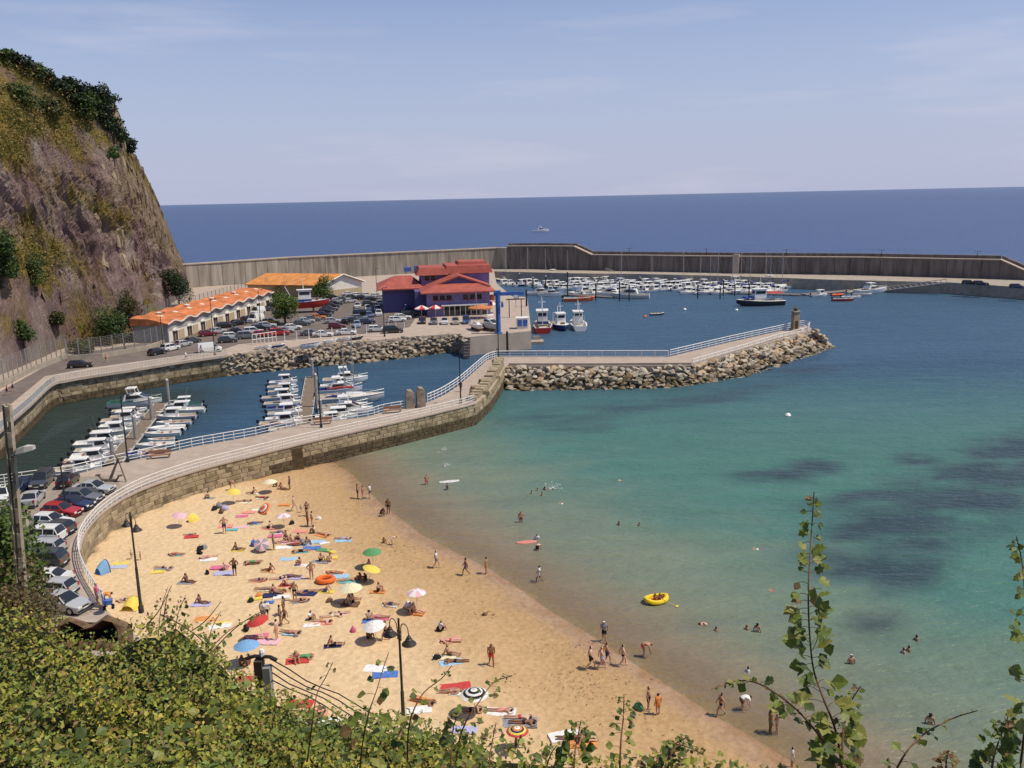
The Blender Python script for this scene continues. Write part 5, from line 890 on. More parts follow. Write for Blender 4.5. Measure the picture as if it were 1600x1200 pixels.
def boat_parts(kind, L_, B, sheer, extra=None):
    hs = hull_secs(L_, B, sheer, 0.8 if kind != 'trawler' else 0.75, 2.8 if kind != 'trawler' else 3.4); T = []
    hull = MB(); hull.loft([[(x, b_, z), (x, b_*0.96, z*0.4), (x, b_*0.62, kz*0.6), (x, 0, kz), (x, -b_*0.62, kz*0.6), (x, -b_*0.96, z*0.4), (x, -b_, z)] for x, b_, z, kz in hs], closed=False, caps=False)
    x, b_, z, kz = hs[0]; hull.poly((x, b_, z), (x, b_*0.96, z*0.4), (x, b_*0.62, kz*0.6), (x, 0, kz), (x, -b_*0.62, kz*0.6), (x, -b_*0.96, z*0.4), (x, -b_, z))
    T.append(('hull', hull, 'hull', None, None, None, True))
    rub = MB()
    for s in (-1, 1): rub.tube([(x, s*b_, z-0.03) for x, b_, z, kz in hs], 0.045*max(0.7, L_/7), 4)
    T.append(('rubbing_strake', rub, 'trim', None, None, None, False))
    cut = 5 if kind in ('cabin', 'cruiser', 'trawler', 'sail') else 8
    dk = MB(); dk.loft([[(x, b_*0.97, z-0.01), (x, 0, z+0.06), (x, -b_*0.97, z-0.01)] for x, b_, z, kz in hs[cut:]], caps=False); T.append(('foredeck', dk, 'deck', None, None, None, False))
    ck = MB(); fl = sheer*0.30; ck.loft([[(x, b_*0.99, z), (x, b_*0.86, z), (x, b_*0.82, fl), (x, -b_*0.82, fl), (x, -b_*0.86, z), (x, -b_*0.99, z)] for x, b_, z, kz in hs[:cut+1]], caps=False); x, b_, z, kz = hs[cut]; ck.poly((x, b_*0.86, z), (x, b_*0.82, fl), (x, -b_*0.82, fl), (x, -b_*0.86, z))
    x, b_, z, kz = hs[0]; ck.box((x+0.06, 0, (fl+z)/2), (0.1, b_*1.7, z-fl)); T.append(('cockpit', ck, 'inside', None, None, None, False))
    z = sheer
    if kind == 'cabin':
        x0, x1, h = -L_*0.06, L_*0.24, 1.08; wd = B*0.62; c = MB(); c.add([(x0, -wd/2, fl), (x1+0.5, -wd/2, z), (x1+0.5, wd/2, z), (x0, wd/2, fl), (x0+0.1, -wd*0.44, z+h), (x1-0.25, -wd*0.42, z+h), (x1-0.25, wd*0.42, z+h), (x0+0.1, wd*0.44, z+h)], [(3, 2, 1, 0), (4, 5, 6, 7), (0, 1, 5, 4), (1, 2, 6, 5), (2, 3, 7, 6), (3, 0, 4, 7)]); T.append(('cabin', c, 'top', None, None, None, False)); ci = len(T)-1
        T.append(('cabin_roof', MB().box(((x0+x1)/2-0.25, 0, z+h+0.05), (x1-x0+0.5, wd*1.0, 0.1), 0, 0.92), 'top', None, None, None, False))
        for s in (-1, 1): q = [(x0+0.3, s*wd*0.478, z+h*0.45), (x1+0.05, s*wd*0.468, z+h*0.45), (x1-0.22, s*wd*0.44, z+h*0.9), (x0+0.3, s*wd*0.455, z+h*0.9)]; T.append(('window', MB().poly(*[(x, y*1.02, zz) for x, y, zz in (q if s < 0 else q[::-1])]), 'glass', ci, None, None, False))
        q = [(x1+0.27, -wd*0.38, z+h*0.42), (x1+0.27, wd*0.38, z+h*0.42), (x1-0.14, wd*0.36, z+h*0.92), (x1-0.14, -wd*0.36, z+h*0.92)]; T.append(('windscreen', MB().poly(*[(x+0.03, y, zz+0.03) for x, y, zz in q]), 'glass', ci, None, None, False))
    if kind in ('cabin', 'cruiser'): T.append(('antenna', MB().tube([(-L_*0.04, B*0.2, z+0.9), (-L_*0.10, B*0.2, z+3.0)], 0.014, 3), 'mast_alu', None, None, None, False))
    if kind == 'cruiser':
        c = MB(); c.add([(-L_*0.2, -B*0.4, z), (L_*0.33, -B*0.22, z+0.05), (L_*0.33, B*0.22, z+0.05), (-L_*0.2, B*0.4, z), (-L_*0.15, -B*0.36, z+1.0), (L_*0.10, -B*0.33, z+1.0), (L_*0.10, B*0.33, z+1.0), (-L_*0.15, B*0.36, z+1.0)], [(3, 2, 1, 0), (4, 5, 6, 7), (0, 1, 5, 4), (1, 2, 6, 5), (2, 3, 7, 6), (3, 0, 4, 7)]); T.append(('cabin', c, 'top', None, None, None, False)); ci = len(T)-1
        for s in (-1, 1): q = [(-L_*0.13, s*B*0.392, z+0.35), (L_*0.2, s*B*0.315, z+0.4), (L_*0.09, s*B*0.345, z+0.88), (-L_*0.13, s*B*0.374, z+0.88)]; T.append(('window', MB().poly(*[(x, y*1.03, zz) for x, y, zz in (q if s < 0 else q[::-1])]), 'glass', ci, None, None, False))
        T.append(('windscreen', MB().poly((L_*0.29, -B*0.2, z+0.25), (L_*0.29, B*0.2, z+0.25), (L_*0.12, B*0.28, z+1.0), (L_*0.12, -B*0.28, z+1.0)), 'glass', ci, None, None, False))
        br = MB(); br.add([(-L_*0.14, -B*0.33, z+1.9), (L_*0.04, -B*0.3, z+1.9), (L_*0.04, B*0.3, z+1.9), (-L_*0.14, B*0.33, z+1.9), (-L_*0.14, -B*0.33, z+2.0), (L_*0.03, -B*0.3, z+2.05), (L_*0.03, B*0.3, z+2.05), (-L_*0.14, B*0.33, z+2.0)], [(3, 2, 1, 0), (4, 5, 6, 7), (0, 1, 5, 4), (1, 2, 6, 5), (2, 3, 7, 6), (3, 0, 4, 7)])
        for s in (-1, 1):
            for x in (-L_*0.12, L_*0.03): br.tube([(x+0.25, s*B*0.33, z+1.0), (x, s*B*0.31, z+1.9)], 0.05, 5)
        T.append(('hardtop', br, 'top', None, None, None, False))
    if kind == 'sail':
        c = MB(); c.add([(-L_*0.08, -B*0.3, z), (L_*0.24, -B*0.2, z), (L_*0.24, B*0.2, z), (-L_*0.08, B*0.3, z), (-L_*0.06, -B*0.26, z+0.45), (L_*0.18, -B*0.16, z+0.35), (L_*0.18, B*0.16, z+0.35), (-L_*0.06, B*0.26, z+0.45)], [(4, 5, 6, 7), (0, 1, 5, 4), (1, 2, 6, 5), (2, 3, 7, 6), (3, 0, 4, 7)]); T.append(('cabin', c, 'top', None, None, None, False))
        mh = extra or L_*1.25; T.append(('mast', MB().tube([(L_*0.06, 0, z), (L_*0.06, 0, z+mh)], 0.065, 6), 'mast_alu', None, None, None, False)); mi = len(T)-1; T.append(('boom', MB().tube([(L_*0.06, 0, z+1.1), (-L_*0.34, 0, z+1.15)], 0.05, 5), 'mast_alu', mi, None, None, False)); T.append(('sail_cover', MB().tube([(L_*0.05, 0, z+1.25), (-L_*0.15, 0, z+1.3), (-L_*0.33, 0, z+1.22)], [0.2, 0.17, 0.08], 7), 'cover', mi, None, None, False))
        sh_ = MB()
        for a in ((L_*0.49, 0, z*1.15), (-L_*0.49, 0, z), (L_*0.03, B*0.46, z), (L_*0.03, -B*0.46, z)): sh_.tube([a, (L_*0.06, 0, z+mh*0.97)], 0.013, 3, False)
        T.append(('rigging', sh_, 'mast_alu', mi, None, None, False))
    if kind in ('cabin', 'cruiser', 'sail'):
        rl = MB(); pts = {1: [], -1: []}
        for (x, b_, zz, kz) in hs[6:]:
            for s in (1, -1): pts[s].append((x, s*b_*0.9, zz+0.5)); rl.tube([(x, s*b_*0.92, zz), (x, s*b_*0.9, zz+0.5)], 0.016, 3, False)
        for s in (1, -1): rl.tube(pts[s], 0.02, 4, False)
        T.append(('bow_rail', rl, 'mast_alu', None, None, None, False))
    if kind in ('cabin', 'open', 'rib'):
        ob_ = MB().box((-L_/2-0.22, 0, z+0.14), (0.38, 0.3, 0.42), 0, 0.8).box((-L_/2-0.25, 0, -0.05), (0.2, 0.14, 0.7)); T.append(('outboard', ob_, 'rubber', None, None, None, False))
    if kind == 'open':
        for k, x in enumerate((-L_*0.22, L_*0.02)): T.append(('thwart', MB().box((x, 0, z*0.72), (0.32, B*0.8, 0.06)), 'seat', None, None, None, False))
        T.append(('console', MB().box((L_*0.1, 0, z*0.9), (0.5, 0.55, z*1.0), 0, 0.8), 'top', None, None, None, False)); T.append(('windscreen', MB().add([(L_*0.13, -0.26, z*1.38), (L_*0.13, 0.26, z*1.38), (L_*0.1, 0.22, z*1.38+0.35), (L_*0.1, -0.22, z*1.38+0.35)], [(0, 1, 2, 3)]), 'glass', None, None, None, False))
    if kind == 'rib':
        tb = MB()
        for s in (-1, 1): tb.tube([(x, s*b_, zz) for x, b_, zz, kz in hs], [0.24]*9+[0.2, 0.12], 8)
        T.append(('tube', tb, 'top', None, None, None, False)); T.append(('console', MB().box((0, 0, z+0.2), (0.6, 0.6, 0.8), 0, 0.85), 'top', None, None, None, False))
    if kind == 'trawler':
        x0 = L_*0.02; hh = extra or 2.6; c = MB().box((x0, 0, z+hh/2-0.2), (L_*0.26, B*0.56, hh), 0, 0.92); T.append(('wheelhouse', c, 'top', None, None, None, False)); ci = len(T)-1
        for s in (-1, 1): T.append(('window', MB().box((x0, s*B*0.268, z+hh*0.68), (L_*0.2, 0.06, hh*0.24)), 'glass', ci, None, None, False))
        for s in (-1, 1): T.append(('window', MB().box((x0+s*L_*0.123, 0, z+hh*0.68), (0.06, B*0.42, hh*0.26)), 'glass', ci, None, None, False))
        T.append(('wheelhouse_roof', MB().box((x0, 0, z+hh-0.1), (L_*0.30, B*0.62, 0.12)), 'top', None, None, None, False)); T.append(('wheelhouse_band', MB().box((x0, 0, z+0.2), (L_*0.265, B*0.57, 0.5)), 'trim', None, None, None, False))
        mh = z+hh; T.append(('mast', MB().tube([(x0-0.2, 0, mh), (x0-0.2, 0, mh+2.6)], [0.09, 0.05], 6).tube([(x0-0.2, -0.7, mh+1.5), (x0-0.2, 0.7, mh+1.5)], 0.04, 4), 'white_paint', None, None, None, False)); T.append(('derrick', MB().tube([(-L_*0.2, 0, z), (-L_*0.36, 0, z+3.4)], 0.07, 5).tube([(-L_*0.36, 0, z+3.4), (x0-0.2, 0, mh+2.4)], 0.02, 3), 'white_paint', None, None, None, False)); T.append(('gallows', MB().tube([(-L_*0.42, -B*0.28, z*0.9), (-L_*0.42, -B*0.26, z+2.0), (-L_*0.42, B*0.26, z+2.0), (-L_*0.42, B*0.28, z*0.9)], 0.07, 5), 'trim', None, None, None, False))
        T.append(('hatch', MB().box((-L_*0.26, 0, sheer*0.5), (L_*0.14, B*0.4, 0.5)), 'deck', None, None, None, False)); T.append(('winch', MB().tube([(L_*0.26, -0.5, z+0.3), (L_*0.26, 0.5, z+0.3)], 0.28, 8), 'rust', None, None, None, False))
    return T
BT = {'cabin motorboat': boat_parts('cabin', 5.9, 2.2, 0.72), 'small cabin motorboat': boat_parts('cabin', 5.0, 1.95, 0.62), 'open motorboat': boat_parts('open', 4.9, 1.85, 0.58), 'motor cruiser': boat_parts('cruiser', 8.2, 2.9, 1.0), 'sailing boat': boat_parts('sail', 7.2, 2.4, 0.8), 'tall sailing yacht': boat_parts('sail', 10.2, 3.0, 1.05, 11.0), 'inflatable boat': boat_parts('rib', 4.8, 1.7, 0.42), 'rowing boat': [q for q in boat_parts('open', 3.4, 1.4, 0.45) if q[0] not in ('outboard', 'console', 'windscreen')], 'fishing boat': boat_parts('trawler', 11.0, 3.8, 1.3), 'large motor yacht': boat_parts('cruiser', 13.0, 4.0, 1.6)}
WHITE = dict(hull=MATS['gelcoat'], trim=MATS['gelcoat_grey'], deck=MATS['gelcoat'], inside=MATS['deck_cream'], top=MATS['gelcoat'], seat=MATS['varnish'], cover=MATS['tarp_blue'])
def vs(**k): d = dict(WHITE); d.update({a: MATS[b] for a, b in k.items()}); return d
SCH = {'white': WHITE, 'blue trimmed white': vs(trim='hull_blue'), 'cream decked white': vs(deck='deck_cream', inside='gelcoat'), 'blue hulled': vs(hull='hull_blue', trim='gelcoat'), 'grey hulled': vs(hull='gelcoat_grey'), 'red striped white': vs(trim='hull_red'), 'dark hulled': vs(hull='hull_black', deck='deck_cream'), 'orange': vs(hull='float_orange', top='float_orange', deck='float_orange'), 'green trimmed white': vs(trim='hull_green', inside='hull_green'), 'red covered': vs(cover='tarp_red', hull='gelcoat_grey', deck='deck_cream'), 'red hulled': vs(hull='hull_red', deck='deck_cream', trim='hull_blue'), 'blue covered white': vs(inside='tarp_blue', deck='tarp_blue')}
def boat(p, rz, kind, sch, label, group, sc=1.0):
    r = spawn(BT[kind], kind.replace(' ', '_'), p, rz, sc, SCH[sch]); r.rotation_euler[0] = random.uniform(-0.025, 0.025); tag(r, label, 'boat', group); return r
def brow(items, desc, group, ang, jit=0.05, z=0.02):
    for k, (px, py, kind, sch, flip) in enumerate(items):
        boat(G(px, py, z), ang+(PI if flip else 0)+random.uniform(-jit, jit), kind, sch, f"{sch} {kind}, {ORD[k]} from far end, {desc}", group, random.uniform(0.98, 1.14))
def pontoon(p0, p1, wd, lab, n=9):
    a, b_ = G(*p0, 0), G(*p1, 0); d = b_-a; r = empty('pontoon', a, math.atan2(d.y, d.x)); tag(r, lab, 'pontoon'); L_ = d.length; pl = MB().box((0, 0, 0.42), (L_/n-0.06, wd, 0.14)); fl = MB().box((0, 0, 0.12), (L_/n*0.7, wd*0.9, 0.5))
    for k in range(n): x = (k+0.5)*L_/n; link('deck_section', pl.mesh(MATS['wood_deck'], 'deck_section'), r, (x, 0, 0)); link('float', fl.mesh(MATS['concrete'], 'float'), r, (x, 0, 0))
    for s in (-1, 1): MB().box((L_/2, s*(wd/2+0.05), 0.42), (L_, 0.1, 0.2)).obj('edge_beam', MATS['rail_grey'], r)
    for k in range(n): 
        for s in (-1, 1): MB().box(((k+0.5)*L_/n, s*(wd/2-0.1), 0.58), (0.12, 0.3, 0.16)).obj('cleat', MATS['white_paint'], r) if n < 14 else None
    return a, d
a1, d1 = pontoon((252, 634), (178, 728), 2.1, 'left wooden pontoon of the inner marina'); a2, d2 = pontoon((487, 592), (472, 688), 2.1, 'middle wooden pontoon of the inner marina')
angA = math.atan2(d1.y, d1.x)+PI/2; angB = math.atan2(d2.y, d2.x)+PI/2
C_, SC, OP, CR, SA, IN, RO = 'cabin motorboat', 'small cabin motorboat', 'open motorboat', 'motor cruiser', 'sailing boat', 'inflatable boat', 'rowing boat'
brow([(212, 634, CR, 'green trimmed white', 0), (203, 645, OP, 'blue trimmed white', 0), (200, 654, SC, 'red striped white', 0), (192, 661, C_, 'white', 0), (186, 669, OP, 'cream decked white', 0), (176, 679, C_, 'grey hulled', 0), (168, 689, OP, 'white', 0), (157, 697, C_, 'cream decked white', 0), (151, 707, SC, 'white', 0), (146, 715, OP, 'cream decked white', 0), (140, 724, C_, 'red striped white', 0), (128, 733, OP, 'white', 0), (122, 739, SC, 'blue trimmed white', 0)], 'left side of left pontoon', 'boats on the left side of the left pontoon', angA)
brow([(291, 636, SC, 'green trimmed white', 1), (289, 645, C_, 'cream decked white', 1), (276, 655, C_, 'grey hulled', 1), (272, 664, OP, 'white', 1), (262, 673, IN, 'white', 1), (254, 681, OP, 'cream decked white', 1), (252, 690, RO, 'white', 1), (243, 699, OP, 'cream decked white', 1), (238, 707, RO, 'red striped white', 1), (226, 715, OP, 'blue covered white', 1)], 'right side of left pontoon', 'boats on the right side of the left pontoon', angA)
brow([(443, 600, SC, 'cream decked white', 0), (441, 607, OP, 'white', 0), (443, 615, SC, 'blue trimmed white', 0), (438, 625, C_, 'grey hulled', 0), (442, 634, C_, 'white', 0), (445, 641, OP, 'blue covered white', 0), (446, 649, SC, 'white', 0), (440, 657, OP, 'cream decked white', 0), (440, 666, C_, 'red striped white', 0), (447, 674, OP, 'white', 0)], 'left side of middle pontoon', 'boats on the left side of the middle pontoon', angB)
brow([(540, 598, CR, 'white', 0), (527, 606, C_, 'cream decked white', 0), (530, 614, CR, 'blue covered white', 0), (520, 622, OP, 'white', 0), (548, 628, 'tall sailing yacht', 'red covered', 0), (536, 640, SA, 'grey hulled', 0), (541, 648, CR, 'white', 0), (526, 656, C_, 'cream decked white', 0), (515, 663, SC, 'white', 0)], 'right side of middle pontoon', 'boats on the right side of the middle pontoon', angB)
# mooring piles
def pile(px, py, top, lab, z=0, r_=0.27, cap=False):
    p = G(px, py, 0); d = (p-Vector((0, 0, EYE))).dot(fw); h = (py-top)*d/FOC; b = empty('mooring_pile', p); tag(b, lab, 'pile', 'mooring piles'); MB().tube([(0, 0, -1.5), (0, 0, h)], r_, 10).obj('shaft', MATS['galvanised'] if not cap else MATS['black_metal'], b); MB().lathe([(r_*1.1, 0), (r_*1.1, 0.12), (r_*0.5, 0.35)], 10, (0, 0, h)).obj('cap', MATS['white_paint'] if cap else MATS['galvanised'], b)
for (px, py, top, lab) in [(264, 630, 594, 'grey steel pile beyond the far end of the left pontoon'), (238, 660, 622, 'grey steel pile halfway along the left pontoon'), (213, 691, 651, 'grey steel pile on the left pontoon before the middle boats'), (177, 722, 689, 'grey steel pile at the near end of the left pontoon'), (489, 594, 562, 'dark steel pile at the far end of the middle pontoon'), (496, 640, 585, 'dark steel pile with white cap beside the tall yacht'), (503, 672, 625, 'dark steel pile at the near end of the middle pontoon')]: pile(px, py, top, lab)
# --- outer marina: floating piers full of small boats
for (p0, p1, lab) in [((795, 433), (905, 441), 'far left pontoon of the outer marina'), ((830, 459), (960, 466), 'near left pontoon of the outer marina'), ((880, 448), (1070, 452), 'long middle pontoon of the outer marina'), ((1060, 457), (1250, 462), 'right pontoon of the outer marina'), ((1090, 446), (1225, 449), 'back right pontoon of the outer marina'), ((1255, 462), (1400, 449), 'floating pontoon reaching the motor yacht')]: pontoon(p0, p1, 2.4, lab, 15)
def fleet(p0, p1, n, desc, group, kinds, ang, scs=('white', 'white', 'cream decked white', 'blue trimmed white', 'grey hulled', 'white')):
    for k in range(n):
        t = (k+0.5)/n; kd = kinds[k % len(kinds)]; px, py = p0[0]+(p1[0]-p0[0])*t+random.uniform(-2, 2), p0[1]+(p1[1]-p0[1])*t+random.uniform(-0.8, 0.8); sch = random.choice(scs)
        boat(G(px, py, 0.02), (0.55 if ang > 0 else 0.55+PI)+random.uniform(-0.15, 0.15), kd, sch, f"{sch} {kd}, {ORD[k]} from left in {desc}", group, random.uniform(1.1, 1.42))
fleet((775, 438), (905, 436), 15, 'the row nearest the breakwater', 'boats in the farthest row', [CR, SA, C_, CR, SC, SA, C_], 1.75, ('white', 'white', 'blue hulled', 'grey hulled', 'dark hulled'))
fleet((778, 445), (900, 450), 12, 'row right of purple building', 'boats in the second row', [C_, SC, OP, C_], 1.5, ('white', 'blue hulled', 'cream decked white', 'white', 'blue covered white', 'dark hulled'))
fleet((885, 443), (1010, 441), 15, 'outer marina upper middle row', 'boats in the upper middle row', [C_, SC, C_, SC, OP], 1.7)
fleet((880, 453), (1075, 449), 21, 'outer marina middle row', 'boats in the middle row', [C_, SC, C_, CR, SC, C_], -1.45)
fleet((905, 461), (1075, 453), 14, 'outer marina lower middle row', 'boats in the lower middle row', [CR, C_, SC, C_, C_], 1.6)
fleet((1080, 451), (1230, 446), 18, 'outer marina upper right row', 'boats in the upper right row', [C_, SA, CR, SC, C_, SC], 1.7)
fleet((1072, 460), (1220, 457), 16, 'outer marina lower right row', 'boats in the lower right row', [C_, SC, OP, C_, SA], -1.4)
fleet((935, 447), (1080, 446), 15, 'outer marina inner middle row', 'boats in the inner middle row', [SC, OP, C_, SA, SC], 1.6); fleet((1090, 454), (1228, 452), 14, 'outer marina inner right row', 'boats in the inner right row', [SC, C_, OP, SA, C_], -1.6)
for (px, py, rz, kd, sch, sc, lab) in [(845, 461, -0.2, CR, 'white', 1.15, 'white motor cruiser at the left front of the outer marina'), (862, 463, -0.1, CR, 'blue trimmed white', 1.1, 'white cruiser with blue cover beside the left front cruiser'), (985, 466, 2.9, CR, 'grey hulled', 1.5, 'grey hulled cruiser lying along the front pontoon'), (955, 463, 2.9, CR, 'white', 1.3, 'white cruiser behind the orange boat'), (905, 470, 0.0, OP, 'orange', 2.0, 'orange rescue boat at the front pontoon'), (1187, 477, -3.05, 'fishing boat', 'dark hulled', 1.3, 'long dark wooden fishing boat with red awning at anchor'), (848, 515, 1.55, 'fishing boat', 'red hulled', 1.3, 'large red and white trawler moored nearest the quay, seen from astern'), (876, 513, -1.45, 'fishing boat', 'blue hulled', 1.05, 'blue and white fishing boat between the trawler and the white launch'), (903, 512, 1.6, 'fishing boat', 'cream decked white', 1.12, 'cream white fishing launch, rightmost of the three by the quay'), (1362, 458, 0.35, 'large motor yacht', 'white', 0.95, 'white motor yacht at the end of the right pontoon'), (1280, 463, 0.3, SC, 'white', 1.2, 'white boat at the near end of the right floating pontoon'), (1309, 462, 0.2, IN, 'orange', 0.9, 'small orange boat beside the right floating pontoon'), (1335, 458, 0.3, OP, 'white', 1.2, 'white open boat left of the motor yacht'), (1347, 462, -0.2, OP, 'grey hulled', 1.2, 'grey open boat below the motor yacht'), (1330, 466, -0.1, OP, 'cream decked white', 1.2, 'pale open boat before the grey one'), (1318, 470, -0.1, OP, 'red hulled', 1.3, 'red open boat nearest the harbour mouth'), (1027, 492, 0.2, RO, 'dark hulled', 1.2, 'small dark dinghy alone in the harbour basin')]:
    r = boat(G(px, py, 0.02), rz, kd, sch, lab, 'moored boats of the outer harbour', sc)
    if px == 1187: MB().box((-3.4, 0, 2.9), (3.6, 3.0, 0.14), 0, 0.9).obj('awning', MATS['tarp_red'], r); MB().box((2.6, 0, 1.9), (2.6, 2.2, 0.3), 0, 0.8).obj('net_cover', MATS['tarp_blue'], r)
b = MB().add([(-4.4, -1.1, -0.2), (4.4, -1.1, -0.2), (4.4, 1.1, -0.2), (-4.4, 1.1, -0.2), (-4.8, -1.1, 0.5), (4.9, -0.9, 1.1), (4.9, 0.9, 1.1), (-4.8, 1.1, 0.5)], [(3, 2, 1, 0), (4, 5, 6, 7), (0, 1, 5, 4), (1, 2, 6, 5), (2, 3, 7, 6), (3, 0, 4, 7)])
boat(G(845, 362.5, 0), 0.05, CR, 'white', 'white motorboat out on the open sea beyond the breakwater', 'boats on the open sea', 1.9)
for (px, py, c_, lab) in [(1008, 495, 'float_orange', 'pinkish mooring buoy left of the dinghy'), (1070, 484, 'gelcoat', 'white mooring buoy above the dinghy'), (1151, 485, 'gelcoat', 'white mooring buoy by the dark fishing boat'), (1231, 650, 'gelcoat', 'pale buoy floating off the jetty head')]:
    b = empty('mooring_buoy', G(px, py, 0)); tag(b, lab, 'buoy'); MB().lathe([(0.05, -0.35), (0.42, -0.12), (0.48, 0.12), (0.3, 0.4), (0.08, 0.5)], 10).obj('float', MATS[c_], b, True); MB().tube([(0, 0, 0.45), (0, 0, 0.75)], 0.05, 5).obj('ring', MATS['black_metal'], b)
for k, (px, py, top) in enumerate([(812, 445, 428), (833, 452, 434), (853, 455, 432), (887, 463, 425), (931, 470, 443), (968, 470, 440), (983, 470, 445), (1000, 450, 434), (1051, 440, 428), (916, 437, 429), (1090, 466, 445), (1125, 467, 448), (1130, 462, 438), (1148, 462, 444), (1170, 465, 443)]): pile(px, py, top, f'dark pile with pale lamp cap in the outer marina, {ORD[k]} in the scattered line', r_=0.2, cap=True)
# gangways down from the breakwater quay
for (p0, z0, p1, lab) in [((946, 424, ), ZP, (985, 437), 'sloping gangway down to the middle of the outer marina'), ((1478, 442), ZP, (1385, 454), 'sloping gangway beside the motor yacht')]:
    a_, b_ = G(p0[0], p0[1], z0), G(p1[0], p1[1], 0.6); r = empty('gangway', a_); tag(r, lab, 'gangway'); d = b_-a_
    sd_ = Vector((d.y, -d.x, 0)).normalized()*0.7; mb = MB(); mb.add([sd_, -sd_, d-sd_, d+sd_, sd_+Vector((0, 0, 0.15)), -sd_+Vector((0, 0, 0.15)), d-sd_+Vector((0, 0, 0.15)), d+sd_+Vector((0, 0, 0.15))], [(0, 1, 2, 3), (7, 6, 5, 4), (0, 4, 5, 1), (1, 5, 6, 2), (2, 6, 7, 3), (3, 7, 4, 0)]); mb.obj('walkway', MATS['galvanised'], r)
    for s in (1, -1):
        tr = MB(); tr.tube([sd_*s+Vector((0, 0, 1.2)), d+sd_*s+Vector((0, 0, 1.2))], 0.06, 4)
        for k in range(12): q = d*(k/11); tr.tube([q+sd_*s, q+sd_*s+Vector((0, 0, 1.2))], 0.04, 4); tr.tube([q+sd_*s, d*(min(k+1, 11)/11)+sd_*s+Vector((0, 0, 1.2))], 0.03, 4)
        tr.obj('side_truss', MATS['galvanised'], r)
# boats ashore
r = boat(G(476, 488, ZA)+Vector((0, 0, 1.5)), -0.75, 'fishing boat', 'red hulled', 'red and white trawler with blue band standing ashore between two trees', 'boats ashore', 1.2); r.rotation_euler[2] = 0.25
for s in (-0.9, 0.9): MB().box((s*2.2, 0, -0.9), (0.35, 3.0, 1.2)).obj('cradle', MATS['rust'], r)
for (px, py, rz, kd, lab) in [(745, 516, -1.2, SA, 'small white yacht hull on a stand left of the crane'), (766, 516, -1.0, 'motor cruiser', 'grey white hull tilted on a stand beside the crane')]:
    r = boat(G(px, py, ZA)+Vector((0, 0, 0.75)), rz, kd, 'grey hulled' if px > 750 else 'white', lab, 'boats ashore', 0.9)
    for s in (-1, 1): MB().box((s*1.6, 0, -0.5), (0.25, 1.8, 0.75)).obj('stand', MATS['rust'], r)
r = boat(G(486, 543, ZA)+Vector((0, 0, 0.3)), 0.6, RO, 'blue covered white', 'dinghy under a blue tarpaulin at the apron edge', 'boats ashore', 1.15); boat(G(412, 546, ZA)+Vector((0, 0, 0.25)), 0.1, RO, 'white', 'white dinghy lying near the white frame barrier', 'boats ashore'); boat(G(517, 536, ZA)+Vector((0, 0, 0.3)), 0.9, RO, 'cream decked white', 'cream dinghy on the apron above the boulders', 'boats ashore'); boat(G(432, 543, ZA)+Vector((0, 0, 0.2)), 0.2, RO, 'blue hulled', 'blue kayak like dinghy on the apron', 'boats ashore'); boat(G(537, 533, ZA)+Vector((0, 0, 0.3)), 0.3, RO, 'grey hulled', 'grey dinghy beside the apron lamp', 'boats ashore'); boat(G(556, 531, ZA)+Vector((0, 0, 0.3)), 0.5, RO, 'dark hulled', 'dark dinghy at the top of the boulder bank', 'boats ashore')
# trees of the car park
tree('round_tree', G(446, 507, ZA), 7.6, 3.6, 3.1, 3400, [(.10, .15, .03), (.14, .19, .04), (.07, .11, .025)], 'round green tree among the parked cars', 'tree', None, 0.42, trunk=0.3, lumps=16); tree('round_tree', G(506, 475, ZA), 8.2, 3.6, 3.4, 3000, [(.09, .14, .03), (.13, .18, .04), (.06, .10, .025)], 'green tree behind the beached trawler', 'tree', None, 0.42, trunk=0.3, lumps=14)
tree('shrub', G(432, 470, ZA), 4.2, 3.2, 1.9, 1000, OL, 'brownish shrub between the sheds and the warehouse', 'shrub', None, 0.4); tree('shrub', G(447, 462, ZA), 4.4, 3.0, 2.0, 1000, OL, 'brownish shrub before the warehouse side wall', 'shrub', None, 0.4)
CRT = []
# ------------------------------------------------------------------ people: one skinned body per pose, shared; clothes and hair are children
mat('skin_tan', (0.42, 0.235, 0.155), 0.6, 0.3, var=0.06); mat('skin_fair', (0.60, 0.39, 0.29), 0.6, 0.3, var=0.06); mat('skin_brown', (0.24, 0.115, 0.065), 0.6, 0.3, var=0.06); mat('hair_dark', (0.022, 0.015, 0.011), 0.6, 0.3, var=0.1); mat('hair_fair', (0.22, 0.14, 0.07), 0.6, 0.3, var=0.1)
CLO = dict(black=(0.02, 0.02, 0.024), navy=(0.025, 0.035, 0.11), red=(0.55, 0.04, 0.035), white=(0.74, 0.72, 0.70), pink=(0.66, 0.13, 0.27), blue=(0.06, 0.17, 0.50), orange=(0.70, 0.25, 0.05), green=(0.10, 0.30, 0.12), yellow=(0.74, 0.56, 0.06), purple=(0.16, 0.09, 0.28), grey=(0.25, 0.26, 0.28), light_blue=(0.30, 0.52, 0.70), lavender=(0.42, 0.40, 0.62), brown=(0.16, 0.08, 0.045), cream=(0.72, 0.64, 0.42), turquoise=(0.12, 0.42, 0.44), salmon=(0.72, 0.26, 0.20), pale_pink=(0.70, 0.40, 0.46), sky=(0.16, 0.36, 0.62))
for k, c in CLO.items(): mat('cloth_'+k, tuple(0.88*v+0.12*sum(c)/3 for v in c), 0.85, 0.15, var=0.10, scale=6)
def sym(d):
    out = {}
    for k, v in d.items():
        if k.endswith('*'): out[k[:-1]+'L'] = v; out[k[:-1]+'R'] = (v[0], -v[1], v[2])
        else: out[k] = v
    return out
